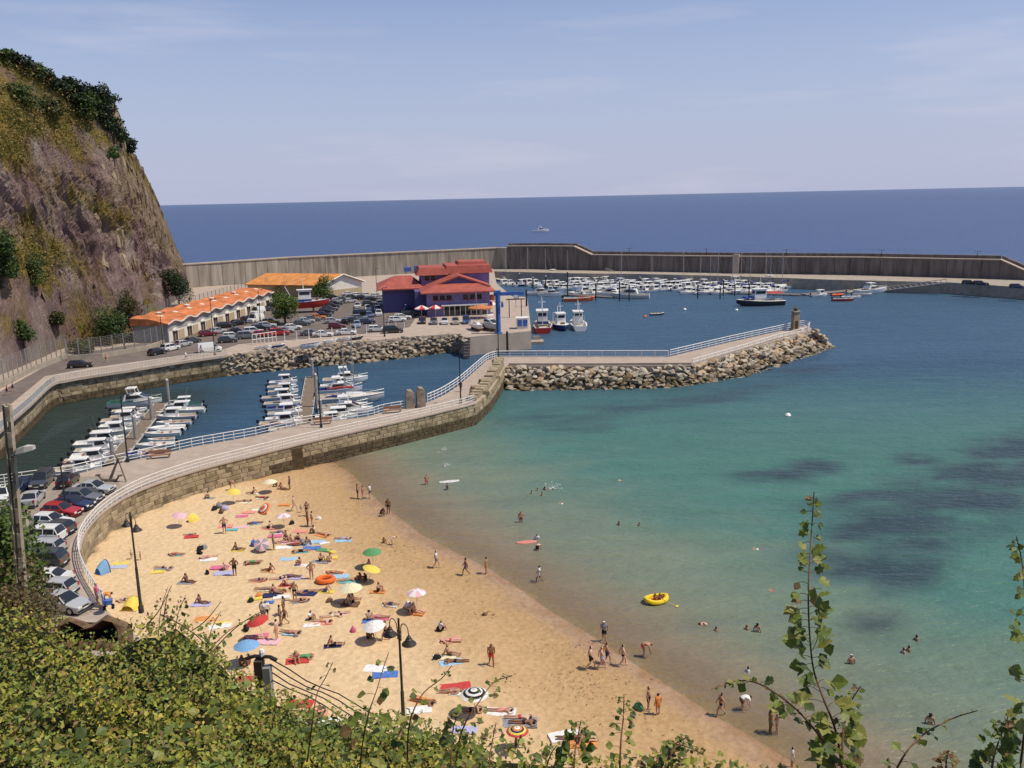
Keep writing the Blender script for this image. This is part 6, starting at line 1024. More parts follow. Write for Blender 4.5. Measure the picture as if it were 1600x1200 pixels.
BASE = sym({'pelvis': (0, 0, .95), 'waist': (0.01, 0, 1.10), 'chest': (0.01, 0, 1.32), 'neck': (0, 0, 1.47), 'head0': (0.015, 0, 1.56), 'head1': (0.03, 0, 1.67), 'hip*': (0, .10, .91), 'knee*': (.02, .11, .50), 'ank*': (-.02, .11, .09), 'toe*': (.15, .12, .03), 'sh*': (0, .18, 1.41), 'el*': (-.03, .26, 1.13), 'wr*': (.05, .28, .89), 'hand*': (.08, .28, .80)})
def pose(**k): d = dict(BASE); d.update(sym({a.replace('_', '*') if a.endswith('_') else a: v for a, v in k.items()})); return d
def xf(d, f): return {k: f(*v) for k, v in d.items()}
POSES = {'standing': pose(), 'standing with hands on hips': pose(el_=(-.06, .40, 1.19), wr_=(.05, .22, 1.02), hand_=(.09, .16, .98)),
 'walking': pose(kneeL=(.24, .10, .52), ankL=(.26, .10, .10), toeL=(.42, .11, .06), kneeR=(-.02, -.10, .50), ankR=(-.34, -.10, .17), toeR=(-.22, -.11, .05), elL=(-.16, .25, 1.17), wrL=(-.18, .26, .93), handL=(-.18, .26, .84), elR=(.08, -.25, 1.15), wrR=(.22, -.24, .96), handR=(.27, -.23, .89)),
 'bending down': pose(pelvis=(-.1, 0, .92), waist=(.05, 0, 1.02), chest=(.26, 0, 1.05), neck=(.40, 0, 1.03), head0=(.48, 0, 1.0), head1=(.58, 0, .94), hip_=(-.1, .10, .89), sh_=(.34, .18, 1.0), el_=(.38, .2, .72), wr_=(.44, .16, .46), hand_=(.46, .15, .38)),
 'sitting with legs stretched out': pose(pelvis=(0, 0, .13), waist=(-.05, 0, .28), chest=(-.10, 0, .50), neck=(-.10, 0, .65), head0=(-.08, 0, .74), head1=(-.05, 0, .85), hip_=(.03, .10, .13), knee_=(.44, .13, .19), ank_=(.84, .13, .08), toe_=(.90, .15, .22), sh_=(-.11, .18, .59), el_=(-.26, .25, .34), wr_=(-.36, .28, .10), hand_=(-.38, .29, .04)),
 'sitting with knees drawn up': pose(pelvis=(0, 0, .13), waist=(0, 0, .28), chest=(.03, 0, .50), neck=(.07, 0, .65), head0=(.11, 0, .73), head1=(.16, 0, .83), hip_=(.03, .10, .13), knee_=(.36, .14, .48), ank_=(.46, .13, .09), toe_=(.60, .14, .04), sh_=(.03, .18, .59), el_=(.18, .27, .42), wr_=(.34, .18, .46), hand_=(.40, .12, .44)),
 'crouching': pose(pelvis=(-.12, 0, .30), waist=(-.06, 0, .44), chest=(.06, 0, .64), neck=(.15, 0, .77), head0=(.2, 0, .84), head1=(.27, 0, .93), hip_=(-.1, .10, .30), knee_=(.26, .16, .52), ank_=(.02, .14, .09), toe_=(.18, .15, .03), sh_=(.09, .18, .72), el_=(.28, .22, .50), wr_=(.44, .14, .28), hand_=(.48, .12, .18))}
flat = pose(el_=(-.02, .36, 1.18), wr_=(.0, .34, .93), hand_=(.0, .33, .84), toe_=(.06, .14, -.02)); propped = dict(flat)
POSES['lying on the back'] = xf(flat, lambda x, y, z: (-z+.9, y, x+.13)); POSES['lying face down'] = xf(pose(el_=(.03, .40, 1.42), wr_=(.04, .30, 1.66), hand_=(.04, .22, 1.70), toe_=(.02, .13, -.08)), lambda x, y, z: (z-.9, y, -x+.13))
POSES['swimming'] = xf(pose(elL=(.0, .34, 1.60), wrL=(0, .28, 1.88), handL=(0, .26, 1.97), elR=(-.10, -.36, 1.2), wrR=(.06, -.40, 1.0), handR=(.06, -.40, .92), toe_=(-.03, .13, -.08)), lambda x, y, z: (z-.9, y, -x-.02))
RAD = dict(pelvis=.155, waist=.135, chest=.172, neck=.06, head0=.098, head1=.108, hip=.105, knee=.064, ank=.046, toe=.036, sh=.075, el=.050, wr=.037, hand=.042)
EDG = [('pelvis', 'waist'), ('waist', 'chest'), ('chest', 'neck'), ('neck', 'head0'), ('head0', 'head1')]+[(a+s, b+s) for s in 'LR' for a, b in (('hip', 'knee'), ('knee', 'ank'), ('ank', 'toe'), ('sh', 'el'), ('el', 'wr'), ('wr', 'hand'))]+[('pelvis', 'hip'+s) for s in 'LR']+[('chest', 'sh'+s) for s in 'LR']
BODY = {}
def body(pname):
    if pname in BODY: return BODY[pname]
    J = POSES[pname]; nm = list(J); me = bpy.data.meshes.new('skel'); me.from_pydata([J[k] for k in nm], [(nm.index(a), nm.index(b)) for a, b in EDG], []); o = bpy.data.objects.new('skel', me); COL.objects.link(o)
    o.modifiers.new('s', 'SKIN'); sv = me.skin_vertices[0].data
    for i, k in enumerate(nm): r = RAD[k.rstrip('LR')] if k.rstrip('LR') in RAD else RAD[k]; sv[i].radius = (r, r); sv[i].use_root = (k == 'pelvis')
    su = o.modifiers.new('d', 'SUBSURF'); su.levels = 1; su.render_levels = 1
    dg = bpy.context.evaluated_depsgraph_get(); ev = o.evaluated_get(dg).to_mesh(); V_ = [v.co.copy() for v in ev.vertices]; F_ = [tuple(p.vertices) for p in ev.polygons]; N_ = [v.normal.copy() for v in ev.vertices]
    bpy.data.objects.remove(o); bpy.data.meshes.remove(me)
    seg = [(a, b, Vector(J[a]), Vector(J[b])) for a, b in EDG]; reg = []
    upv = (Vector(J['head1'])-Vector(J['head0'])).normalized(); side = Vector((0, 1, 0)); fwd = side.cross(upv); hc = (Vector(J['head0'])+Vector(J['head1']))/2
    for f in F_:
        c = sum((V_[i] for i in f), Vector())/len(f); best = None
        for a, b, A, B_ in seg:
            d = B_-A; t = max(0, min(1, (c-A).dot(d)/d.length_squared)); q = (c-(A+d*t)).length/(RAD[a.rstrip('LR')]*(1-t)+RAD[b.rstrip('LR')]*t)
            if best is None or q < best[0]: best = (q, a, b, t)
        reg.append(best[1:]+(c,))
    def part(test, off):
        use = [i for i, g in enumerate(reg) if test(*g)]; mp_ = {}; mb = MB()
        for i in use:
            ids = []
            for v in F_[i]:
                if v not in mp_: mp_[v] = len(mb.v); mb.v.append(tuple(V_[v]+N_[v]*off))
                ids.append(mp_[v])
            mb.f.append(tuple(ids))
        return mb
    low = lambda a, b, t: a.startswith('pelvis') or (a == 'waist' and False)
    pr = {'shorts': part(lambda a, b, t, c: (a == 'pelvis' and (b != 'waist' or t < 0.75)) or (a.startswith('hip') and t < 0.62), .014), 'briefs': part(lambda a, b, t, c: (a == 'pelvis' and (b != 'waist' or t < 0.3)) or (a.startswith('hip') and t < 0.12), .010),
          'bikini_top': part(lambda a, b, t, c: (a == 'waist' and 0.55 < t < 0.98), .012), 'shirt': part(lambda a, b, t, c: a in ('waist', 'chest') or (a == 'pelvis' and b == 'waist' and t > 0.3) or (a.startswith('sh') and t < 0.6), .016),
          'hair': part(lambda a, b, t, c: a in ('head0', 'neck') and ((c-hc).dot(upv) > 0.075 or ((c-hc).dot(fwd) < -0.005 and (c-hc).dot(upv) > -0.10)), .014), 'long_hair': part(lambda a, b, t, c: (a in ('head0', 'neck') and ((c-hc).dot(upv) > 0.075 or ((c-hc).dot(fwd) < 0.01))) or (a == 'chest' and b == 'neck' and t > 0.2 and (c-hc).dot(fwd) < -0.03), .02), 'cap': part(lambda a, b, t, c: a == 'head0' and (c-hc).dot(upv) > 0.035, .02)}
    mb = MB(); mb.v = [tuple(v) for v in V_]; mb.f = list(F_)
    for s in 'LR':                           # fingers and thumb
        w_, h_ = Vector(J['wr'+s]), Vector(J['hand'+s]); d = (h_-w_).normalized(); sd_ = d.cross(Vector((0.2, 0.9, 0.3))).normalized(); pl = sd_.cross(d)
        for k, ln in enumerate((.068, .08, .085, .07)): p = h_+sd_*(-.03+.02*k)+d*.015; mb.tube([p, p+d*ln*.55+pl*.006, p+d*ln+pl*.024], [.0095, .0085, .006], 4)
        p = h_-sd_*.03-d*.02; mb.tube([p, p-sd_*.03+d*.03, p-sd_*.035+d*.06], [.011, .01, .007], 4)
    nb_ = hc+fwd*0.085; mb.tube([nb_+upv*.02, nb_+fwd*.028-upv*.015], [.008, .016], 5)
    BODY[pname] = (mb, pr); return BODY[pname]
def person(p, pname, face, outfit, label, skin='skin_tan', sc=1.0, hair='hair_dark', group='people on the beach', dz=0.0):
    mb, pr = body(pname); r = link('person', mb.mesh(MATS[skin], 'person', True), None, p+Vector((0, 0, dz)), (0, 0, R(face)), (sc, sc, sc)); tag(r, label, 'person', group)
    for part_, c in outfit: link(part_ if part_ != 'cap' else 'cap', pr[part_].mesh(MATS[c], part_, True), r)
    link('hair', pr['long_hair' if any(q[0] == 'bikini_top' for q in outfit) else 'hair'].mesh(MATS[hair], 'hair', True), r); return r
def man(c): return [('shorts', 'cloth_'+c)]
def trunk(c): return [('briefs', 'cloth_'+c)]
def bik(c): return [('bikini_top', 'cloth_'+c), ('briefs', 'cloth_'+c)]
def clad(a, b): return [('shirt', 'cloth_'+a), ('shorts', 'cloth_'+b)]
SK = ['skin_tan', 'skin_tan', 'skin_fair', 'skin_brown']
def pp_(lst, group, zf):
    for (px, py, pn, face, of, lab, *o) in lst:
        sc = o[0] if o else 1.0; p = zf(px, py); person(p, pn, face, of, 'person '+lab, random.choice(SK) if len(o) < 2 else o[1], sc*random.uniform(0.97, 1.04), 'hair_fair' if random.random() < 0.25 else 'hair_dark', group)
ST, HH, WK, BD, SL, SKn, CRo, LB, LF, SW = 'standing', 'standing with hands on hips', 'walking', 'bending down', 'sitting with legs stretched out', 'sitting with knees drawn up', 'crouching', 'lying on the back', 'lying face down', 'swimming'
pp_([(361, 766, BD, 20, man('brown'), 'bending behind the yellow parasol near the wall'), (433, 760, SKn, 200, bik('black'), 'sitting right of the cream parasol by the wall', .95), (440, 765, SL, -20, bik('salmon'), 'sitting lowest beside the cream parasol by the wall'), (453, 765, ST, 180, bik('navy'), 'standing alone right of the cream parasol by the wall'), (460, 798, WK, -20, bik('yellow'), 'in yellow bikini walking above the red orange parasol'), (471, 801, ST, -60, trunk('blue'), 'small child standing between two walking adults', .55), (480, 807, WK, -80, bik('black'), 'in black bikini walking below the small child'), (481, 823, ST, 30, man('red'), 'in red shorts standing in the couple by the pink parasol'), (488, 823, HH, 200, bik('brown'), 'in brown bikini standing in the couple by the pink parasol'),
 (351, 833, HH, -60, man('navy'), 'in navy shorts standing on the striped towels below the bags'), (428, 859, ST, 30, man('grey'), 'in grey shorts standing at the edge of the crowded group'), (367, 900, HH, 90, man('black'), 'in black shorts with hands on hips, back to the camera'), (487, 905, HH, -70, bik('salmon'), 'in salmon bikini standing left of the orange ring'), (461, 938, ST, -90, trunk('black'), 'in black trunks standing below the crowded towels'), (411, 970, ST, 60, clad('white', 'grey'), 'in white shirt behind the red parasol, left one'), (417, 969, ST, 100, clad('white', 'black'), 'in white shirt behind the red parasol, right one'), (438, 976, ST, 20, bik('purple'), 'in purple bikini in the group right of the red parasol'), (446, 977, WK, 200, man('brown'), 'in brown shorts in the group right of the red parasol'), (444, 962, HH, 180, bik('navy'), 'in navy bikini farthest of the group right of the red parasol'), (433, 1000, ST, 170, trunk('salmon'), 'in salmon trunks standing below the red parasol group'), (603, 1001, WK, 180, bik('black'), 'in black bikini walking behind the lamp head'), (768, 1041, WK, -80, man('red'), 'older man in red shorts walking alone on the open sand', 1.06, 'skin_brown'),
 (559, 779, ST, 20, man('black'), 'leftmost of three standing by the far waterline'), (567, 780, ST, 190, bik('red'), 'middle of three standing by the far waterline', .95), (578, 779, ST, 180, clad('white', 'navy'), 'rightmost of three standing by the far waterline, in white shirt'), (597, 806, CRo, -30, clad('black', 'black'), 'crouching in dark clothes at the waterline'), (607, 803, ST, -100, bik('black'), 'standing at the waterline beside the crouching one'), (599, 848, SKn, -40, trunk('navy'), 'child sitting at the edge of the dug hole', .7), (613, 852, BD, 10, trunk('white'), 'child bending over the dug wet hole', .8), (682, 887, WK, 0, clad('white', 'grey'), 'in white shirt and grey shorts walking at the water edge'), (728, 899, WK, 180, bik('purple'), 'in purple bikini walking along the water edge'), (760, 897, ST, 170, bik('orange'), 'in orange bikini walking ahead along the water edge'),
 (944, 1003, WK, -100, clad('grey', 'black')+[('cap', 'cloth_white')], 'in dark clothes and pale hat above the walking group'), (923, 1046, WK, -10, man('black'), 'in black shorts leading the walking group, leftmost', 1.05, 'skin_fair'), (940, 1045, WK, 0, man('lavender'), 'in lavender shorts in the middle of the walking group', 1.0, 'skin_fair'), (948, 1037, WK, 0, man('navy'), 'in navy shorts at the back of the walking group'), (973, 1041, WK, 10, trunk('black'), 'in black trunks walking ahead to the right of the group', 1.0, 'skin_fair'), (1006, 1027, BD, -10, trunk('red'), 'in red trunks bending over at the waterline', 1.05), (1013, 1110, ST, -20, man('black'), 'in black shorts standing beside the green bag', 1.0), (1028, 1117, ST, 120, clad('orange', 'orange'), 'wrapped in an orange towel at the near waterline', .9), (1126, 1119, WK, 180, bik('black'), 'in black bikini walking below the leafy twig', 1.0), (1160, 1112, BD, 10, clad('white', 'brown'), 'in white top bending over in the shallows'), (1203, 1147, ST, 0, trunk('green'), 'left one of the couple embracing in the shallows'), (1214, 1148, ST, 180, trunk('white'), 'in white trunks, right one of the embracing couple'), (843, 911, WK, 170, clad('white', 'white'), 'in white clothes wading along the shallows'), (1237, 1200, ST, 0, clad('white', 'white'), 'cut by the bottom edge beside the leafy twig', .8),
 (206, 874, ST, -20, trunk('brown'), 'left child standing behind the lamp post by the blue tent', .55), (220, 876, ST, 190, trunk('brown'), 'right child standing behind the lamp post by the blue tent', .55)], 'people standing on the beach', GB)
pp_([(382, 784, LF, 5, trunk('navy'), 'lying beside the yellow parasol near the wall'), (297, 836, LF, 10, trunk('blue'), 'small child on the red air bed', .7), (256, 888, LF, -10, trunk('black'), 'lying on the dark towel right of the blue tent'), (349, 890, SKn, -20, bik('black'), 'sitting on the pale pink towel beside the man in black shorts', .85), (292, 910, SL, -15, bik('navy'), 'sitting on the grey towel above the brambles'), (313, 943, SL, -10, bik('purple'), 'sitting on the lavender towel above the orange towels'), (325, 872, LB, 15, bik('pink'), 'lying on the white towel beside the dark bags'), (448, 845, SKn, -100, bik('purple'), 'sitting in the crowded group left of the cream towel'), (456, 847, SL, 10, trunk('salmon'), 'sitting with outstretched legs in the crowded group'), (440, 848, LB, 0, bik('pink'), 'lying in the crowded group beside the dark bags'), (468, 845, SKn, 170, man('navy'), 'sitting at the right of the crowded group'), (492, 833, SKn, 200, clad('cream', 'brown'), 'in cream shirt sitting above the blue white towels'), (505, 836, LF, -30, bik('orange'), 'lying on the orange towel right of the crowded group'), (537, 843, LF, -5, man('lavender'), 'lying alone on the pale towel right of the crowded group'), (500, 877, SKn, -20, man('black'), 'sitting in dark clothes left of the yellow towel'), (518, 877, SKn, 200, trunk('yellow'), 'sitting on the yellow towel'), (455, 902, LB, -5, bik('purple'), 'lying on the lavender towel above the crowd'), (438, 905, LF, 10, bik('black'), 'lying left of the woman in salmon bikini'), (429, 927, SL, -10, bik('pink'), 'sitting left of the man in black trunks'), (440, 922, LF, 0, trunk('yellow'), 'lying in yellow trunks behind the sitting group'), (478, 926, LB, 15, man('navy'), 'lying on the dark blue towel right of the man in trunks'), (522, 896, LB, -10, bik('orange'), 'lying on the orange patterned towel above the ring'), (543, 908, LF, 10, bik('turquoise'), 'lying on the teal towel beside the dark group'), (564, 908, SKn, 180, clad('brown', 'brown'), 'sitting in the shade of the lemon parasol, left one'), (572, 909, SKn, 170, clad('black', 'brown'), 'sitting in the shade of the lemon parasol, right one'), (578, 888, SL, -20, man('navy'), 'sitting below the green parasol'), (538, 943, LF, -5, bik('brown'), 'lying in the shade of the cream parasol'), (553, 942, SKn, 190, man('black'), 'sitting in the shade of the cream parasol'), (548, 938, SL, 0, bik('black'), 'sitting upright below the cream parasol'), (484, 969, SKn, -10, clad('white', 'black'), 'in white top sitting above the white towel'), (503, 972, LF, -10, bik('orange'), 'lying on the orange towel beside the one in white top'), (519, 964, LF, 15, bik('cream'), 'lying at the right of the orange towel'), (577, 970, SKn, 100, bik('navy'), 'sitting on the blue towel behind the white parasol'), (592, 966, LB, 0, bik('pink'), 'lying on the pink towel behind the white parasol'), (575, 998, SKn, -20, man('black'), 'sitting in the shade of the white parasol'), (648, 957, SL, -20, bik('orange'), 'sitting with orange towel below the pink parasol'), (640, 955, SKn, -60, clad('white', 'brown'), 'in white sitting left below the pink parasol'), (462, 1033, SKn, -60, bik('red'), 'sitting on the red towel above the cables'), (472, 1028, LF, 0, [('shirt', 'cloth_green'), ('shorts', 'cloth_green')], 'in green lying beside the red towel above the cables'), (701, 1024, SL, -5, man('brown'), 'sitting on the yellow towel left of the walking man'), (712, 1035, LF, 180, trunk('black'), 'lying on the sky blue towel left of the walking man'), (704, 1003, LB, 0, bik('red'), 'lying on the small red towel near the dark bag'), (688, 986, SKn, 40, clad('white', 'black'), 'sitting beside the dark bag right of the lamp'), (705, 1082, LB, 180, bik('salmon'), 'lying on the big red towel by the black and white parasol'), (735, 1111, LF, 0, bik('black'), 'lying in the shade of the black and white parasol'), (783, 1112, LF, -5, man('salmon'), 'lying on the white towel right of the black and white parasol'), (812, 1123, LF, -5, trunk('red'), 'upper one of two lying side by side near the rainbow parasol'), (818, 1131, LF, -5, bik('black'), 'lower one of two lying side by side near the rainbow parasol'), (806, 1166, SKn, 0, man('black'), 'sitting under the rainbow striped parasol'), (376, 1040, SKn, 0, clad('brown', 'brown'), 'sitting under the blue parasol, left one'), (391, 1038, SKn, 180, trunk('red'), 'sitting under the blue parasol, right one'), (912, 1160, SL, 10, bik('salmon'), 'sitting half hidden behind leaves right of the white towel'), (893, 1155, LF, 0, trunk('white'), 'lying beside the white round towel'), (398, 998, LB, 0, bik('pink'), 'lying on the magenta towel below the red parasol'), (196, 939, LB, 10, bik('navy'), 'lying above the yellow dome by the railing'), (662, 1098, LF, -20, bik('orange'), 'lying on the orange towel behind the lamp pole')], 'people lying or sitting on the sand', GB)
# the thick of the crowd
cr_ = [(396, 772, SL, 'navy', 'cream', 'above the tipped red parasol'), (410, 779, LF, 'red', 'white', 'below the cream parasol near the wall'), (327, 779, SKn, 'black', 'grey', 'left of the yellow parasol'), (398, 819, LB, 'blue', 'light_blue', 'left of the pink and white parasol'), (421, 826, SL, 'black', 'salmon', 'below left of the pink and white parasol'), (436, 833, LF, 'purple', 'white', 'just below the pink and white parasol'), (462, 852, LB, 'red', 'navy', 'at the lower right of the crowded group'), (478, 852, SKn, 'white', 'striped_blue', 'between the crowded group and the blue towel'), (470, 863, LF, 'black', 'turquoise', 'left of the dark blue towel'), (395, 880, LF, 'green', 'brown', 'left of the light blue towel'), (422, 893, SL, 'red', 'striped_orange', 'above the group in the middle'), (405, 908, LB, 'navy', 'salmon', 'left of the lavender towel of the lying one'), (470, 884, SKn, 'pink', 'white', 'above the standing salmon bikini'), (448, 915, SL, 'orange', 'red', 'behind the man in black trunks'), (415, 922, LF, 'grey', 'cream', 'left of the pink bikini sitter'), (470, 940, LB, 'black', 'grey', 'below the man in black trunks'), (510, 925, SL, 'blue', 'yellow', 'left of the large cream parasol'), (530, 960, LF, 'brown', 'striped_pink', 'below the large cream parasol'), (590, 925, SKn, 'black', 'orange', 'right of the large cream parasol'), (610, 946, LB, 'navy', 'white', 'left of the pink striped parasol'), (455, 990, LF, 'salmon', 'light_blue', 'right of the standing salmon trunks'), (520, 1010, SL, 'black', 'navy', 'alone in the middle of the lower sand'), (370, 860, SL, 'purple', 'yellow', 'right of the white towel by the dark bags'), (275, 868, LB, 'red', 'turquoise', 'right of the two children by the lamp')]
for (px, py, pn, c, tc_, lab) in cr_:
    p = GB(px, py); f = random.choice((0, 10, -15, 175, 190)); person(p+Vector((0, 0, .04)), pn, f, bik(c) if random.random() < .5 else man(c), f"person {pn.split(' ')[0]} on a {tc_.replace('_', ' ')} towel {lab}", random.choice(SK), random.uniform(.9, 1.03), 'hair_dark', 'people lying or sitting on the sand'); CRT.append((px, py, f, tc_, .95, lab+' under one person'))
# bathers
def wat(depth): return lambda px, py: G(px, py, 0)+Vector((0, 0, -depth))
for dep, lst in ((0.45, [(667, 757, ST, -60, trunk('pink'), 'in pink trunks standing knee deep off the far beach'), (699, 765, WK, 180, trunk('navy'), 'child wading beside the white surfboard', .75), (814, 816, ST, -90, bik('brown'), 'standing alone thigh deep left of the pink float'), (840, 860, BD, 60, man('black'), 'bending in the water below the pink float', .9)]), (0.95, [(839, 843, ST, 60, clad('white', 'black'), 'in white shirt waist deep beside the pink float', .9), (1103, 976, BD, 170, bik('black'), 'leaning over waist deep right of the yellow dinghy'), (1183, 987, ST, 60, bik('white'), 'child standing waist deep right of the bathing pair'), (1330, 1037, ST, 90, trunk('navy')+[('cap', 'cloth_white')], 'in white cap standing waist deep right of the tall plant'), (1453, 1131, ST, 60, bik('cream'), 'standing waist deep above the bare twig')]), (1.3, [(831, 771, ST, 0, trunk('navy'), 'leftmost head of the bathing group by the splash'), (840, 766, ST, 0, trunk('navy'), 'second head of the bathing group by the splash'), (851, 765, ST, 20, trunk('red'), 'bather with raised shoulders nearest the splash'), (847, 774, ST, 0, trunk('black'), 'lowest head of the bathing group by the splash'), (967, 820, ST, 0, bik('black'), 'left bather of the pair out in the green water'), (999, 821, ST, 0, bik('navy'), 'right bather of the pair out in the green water'), (1119, 985, ST, 0, trunk('navy'), 'neck deep beside the leaning bather'), (1167, 983, ST, 0, bik('red'), 'neck deep left of the standing child'), (1169, 1049, ST, 0, clad('white', 'white'), 'in white top shoulder deep above the leafy twig'), (1432, 1000, ST, 0, trunk('black'), 'upper right of three distant heads at the right'), (1412, 1020, ST, 0, trunk('black'), 'lower left of three distant heads at the right'), (1420, 1017, ST, 0, trunk('black'), 'middle of three distant heads at the right')]), (0.07, [(688, 706, SW, 190, trunk('blue'), 'swimming on the back nearest the stone wall'), (692, 728, SW, 10, trunk('blue'), 'swimming with splashing arms below the other swimmer'), (879, 787, SW, 160, trunk('white'), 'floating with a raised arm below the splash'), (972, 751, SW, 170, trunk('red'), 'swimming alone far out in the green water'), (1209, 923, SW, 160, bik('red'), 'swimming left of the tall leafy plant'), (1184, 858, SW, 170, trunk('white'), 'left swimmer of the far pair by the weed'), (1197, 857, SW, 170, trunk('blue'), 'right swimmer of the far pair by the weed')])): pp_(lst, 'bathers in the water', wat(dep))
# on the promenade and road
pp_([(771, 575, WK, -100, clad('grey', 'black'), 'in grey walking on the jetty bend, left one'), (776, 575, WK, -100, clad('navy', 'black'), 'in navy walking on the jetty bend, right one'), (153, 944, ST, 10, clad('pink', 'white'), 'in pink shirt standing by the railing near the yellow dome'), (165, 948, BD, 20, clad('orange', 'blue'), 'in orange shirt leaning over a pushchair by the railing'), (720, 612, ST, -60, clad('black', 'black'), 'in black standing at the lamp post beside the parapet')], 'people on the promenade', lambda x, y: G(x, y, ZQ))
pp_([(12, 618, WK, 200, clad('red', 'navy'), 'in red walking on the cliff road at the left edge'), (21, 612, WK, 200, clad('grey', 'black'), 'in grey walking on the cliff road beside the one in red'), (291, 563, WK, 0, clad('white', 'grey'), 'in white walking along the harbour railing'), (166, 566, WK, 10, clad('red', 'brown'), 'in red walking on the road right of the black car'), (315, 552, ST, 0, clad('black', 'black'), 'in black standing beside the white camper van')], 'people on the harbour road', lambda x, y: G(x, y, ZA))

# ------------------------------------------------------------------ towels, bags, parasols, tents and floats
def towel_mesh(seed, L_=1.85, W=0.95):
    rnd = random.Random(seed); mb = MB(); n, m2 = 7, 4; top = []; 
    for j in range(m2+1):
        for i in range(n+1):
            x, y = (i/n-.5)*L_, (j/m2-.5)*W; top.append((x+rnd.uniform(-.03, .03), y+rnd.uniform(-.03, .03), 0.035+rnd.uniform(0, .05)))
    fs = [(j*(n+1)+i, j*(n+1)+i+1, (j+1)*(n+1)+i+1, (j+1)*(n+1)+i) for j in range(m2) for i in range(n)]; k = len(top); mb.add(top+[(x, y, -0.06) for x, y, z in top], fs+[tuple(v+k for v in f[::-1]) for f in fs])
    ring = [i for i in range(n+1)]+[j*(n+1)+n for j in range(1, m2+1)]+[m2*(n+1)+i for i in range(n-1, -1, -1)]+[j*(n+1) for j in range(m2-1, 0, -1)]
    for a, b in zip(ring, ring[1:]+ring[:1]): mb.f.append((a, a+k, b+k, b))
    return mb
TW = [towel_mesh(i) for i in range(5)]
def stripes(nm, c1, c2, sc=3.0):
    m = bpy.data.materials.new(nm); m.use_nodes = True; n = m.node_tree.nodes; l = m.node_tree.links; b = n['Principled BSDF']; b.inputs['Roughness'].default_value = 0.9; t = n.new('ShaderNodeTexCoord'); w_ = n.new('ShaderNodeTexWave'); w_.bands_direction = 'Y'; w_.inputs['Scale'].default_value = sc; l.new(t.outputs['Object'], w_.inputs[0]); r_ = n.new('ShaderNodeValToRGB'); r_.color_ramp.interpolation = 'CONSTANT'; r_.color_ramp.elements[0].color = tuple(c1)+(1,); r_.color_ramp.elements[1].position = 0.5; r_.color_ramp.elements[1].color = tuple(c2)+(1,); l.new(w_.outputs[0], r_.inputs[0]); l.new(r_.outputs[0], b.inputs[0]); MATS['cloth_'+nm] = m
stripes('striped_pink', CLO['pink'], CLO['white']); stripes('striped_blue', CLO['blue'], CLO['white']); stripes('striped_orange', CLO['orange'], CLO['cream'])
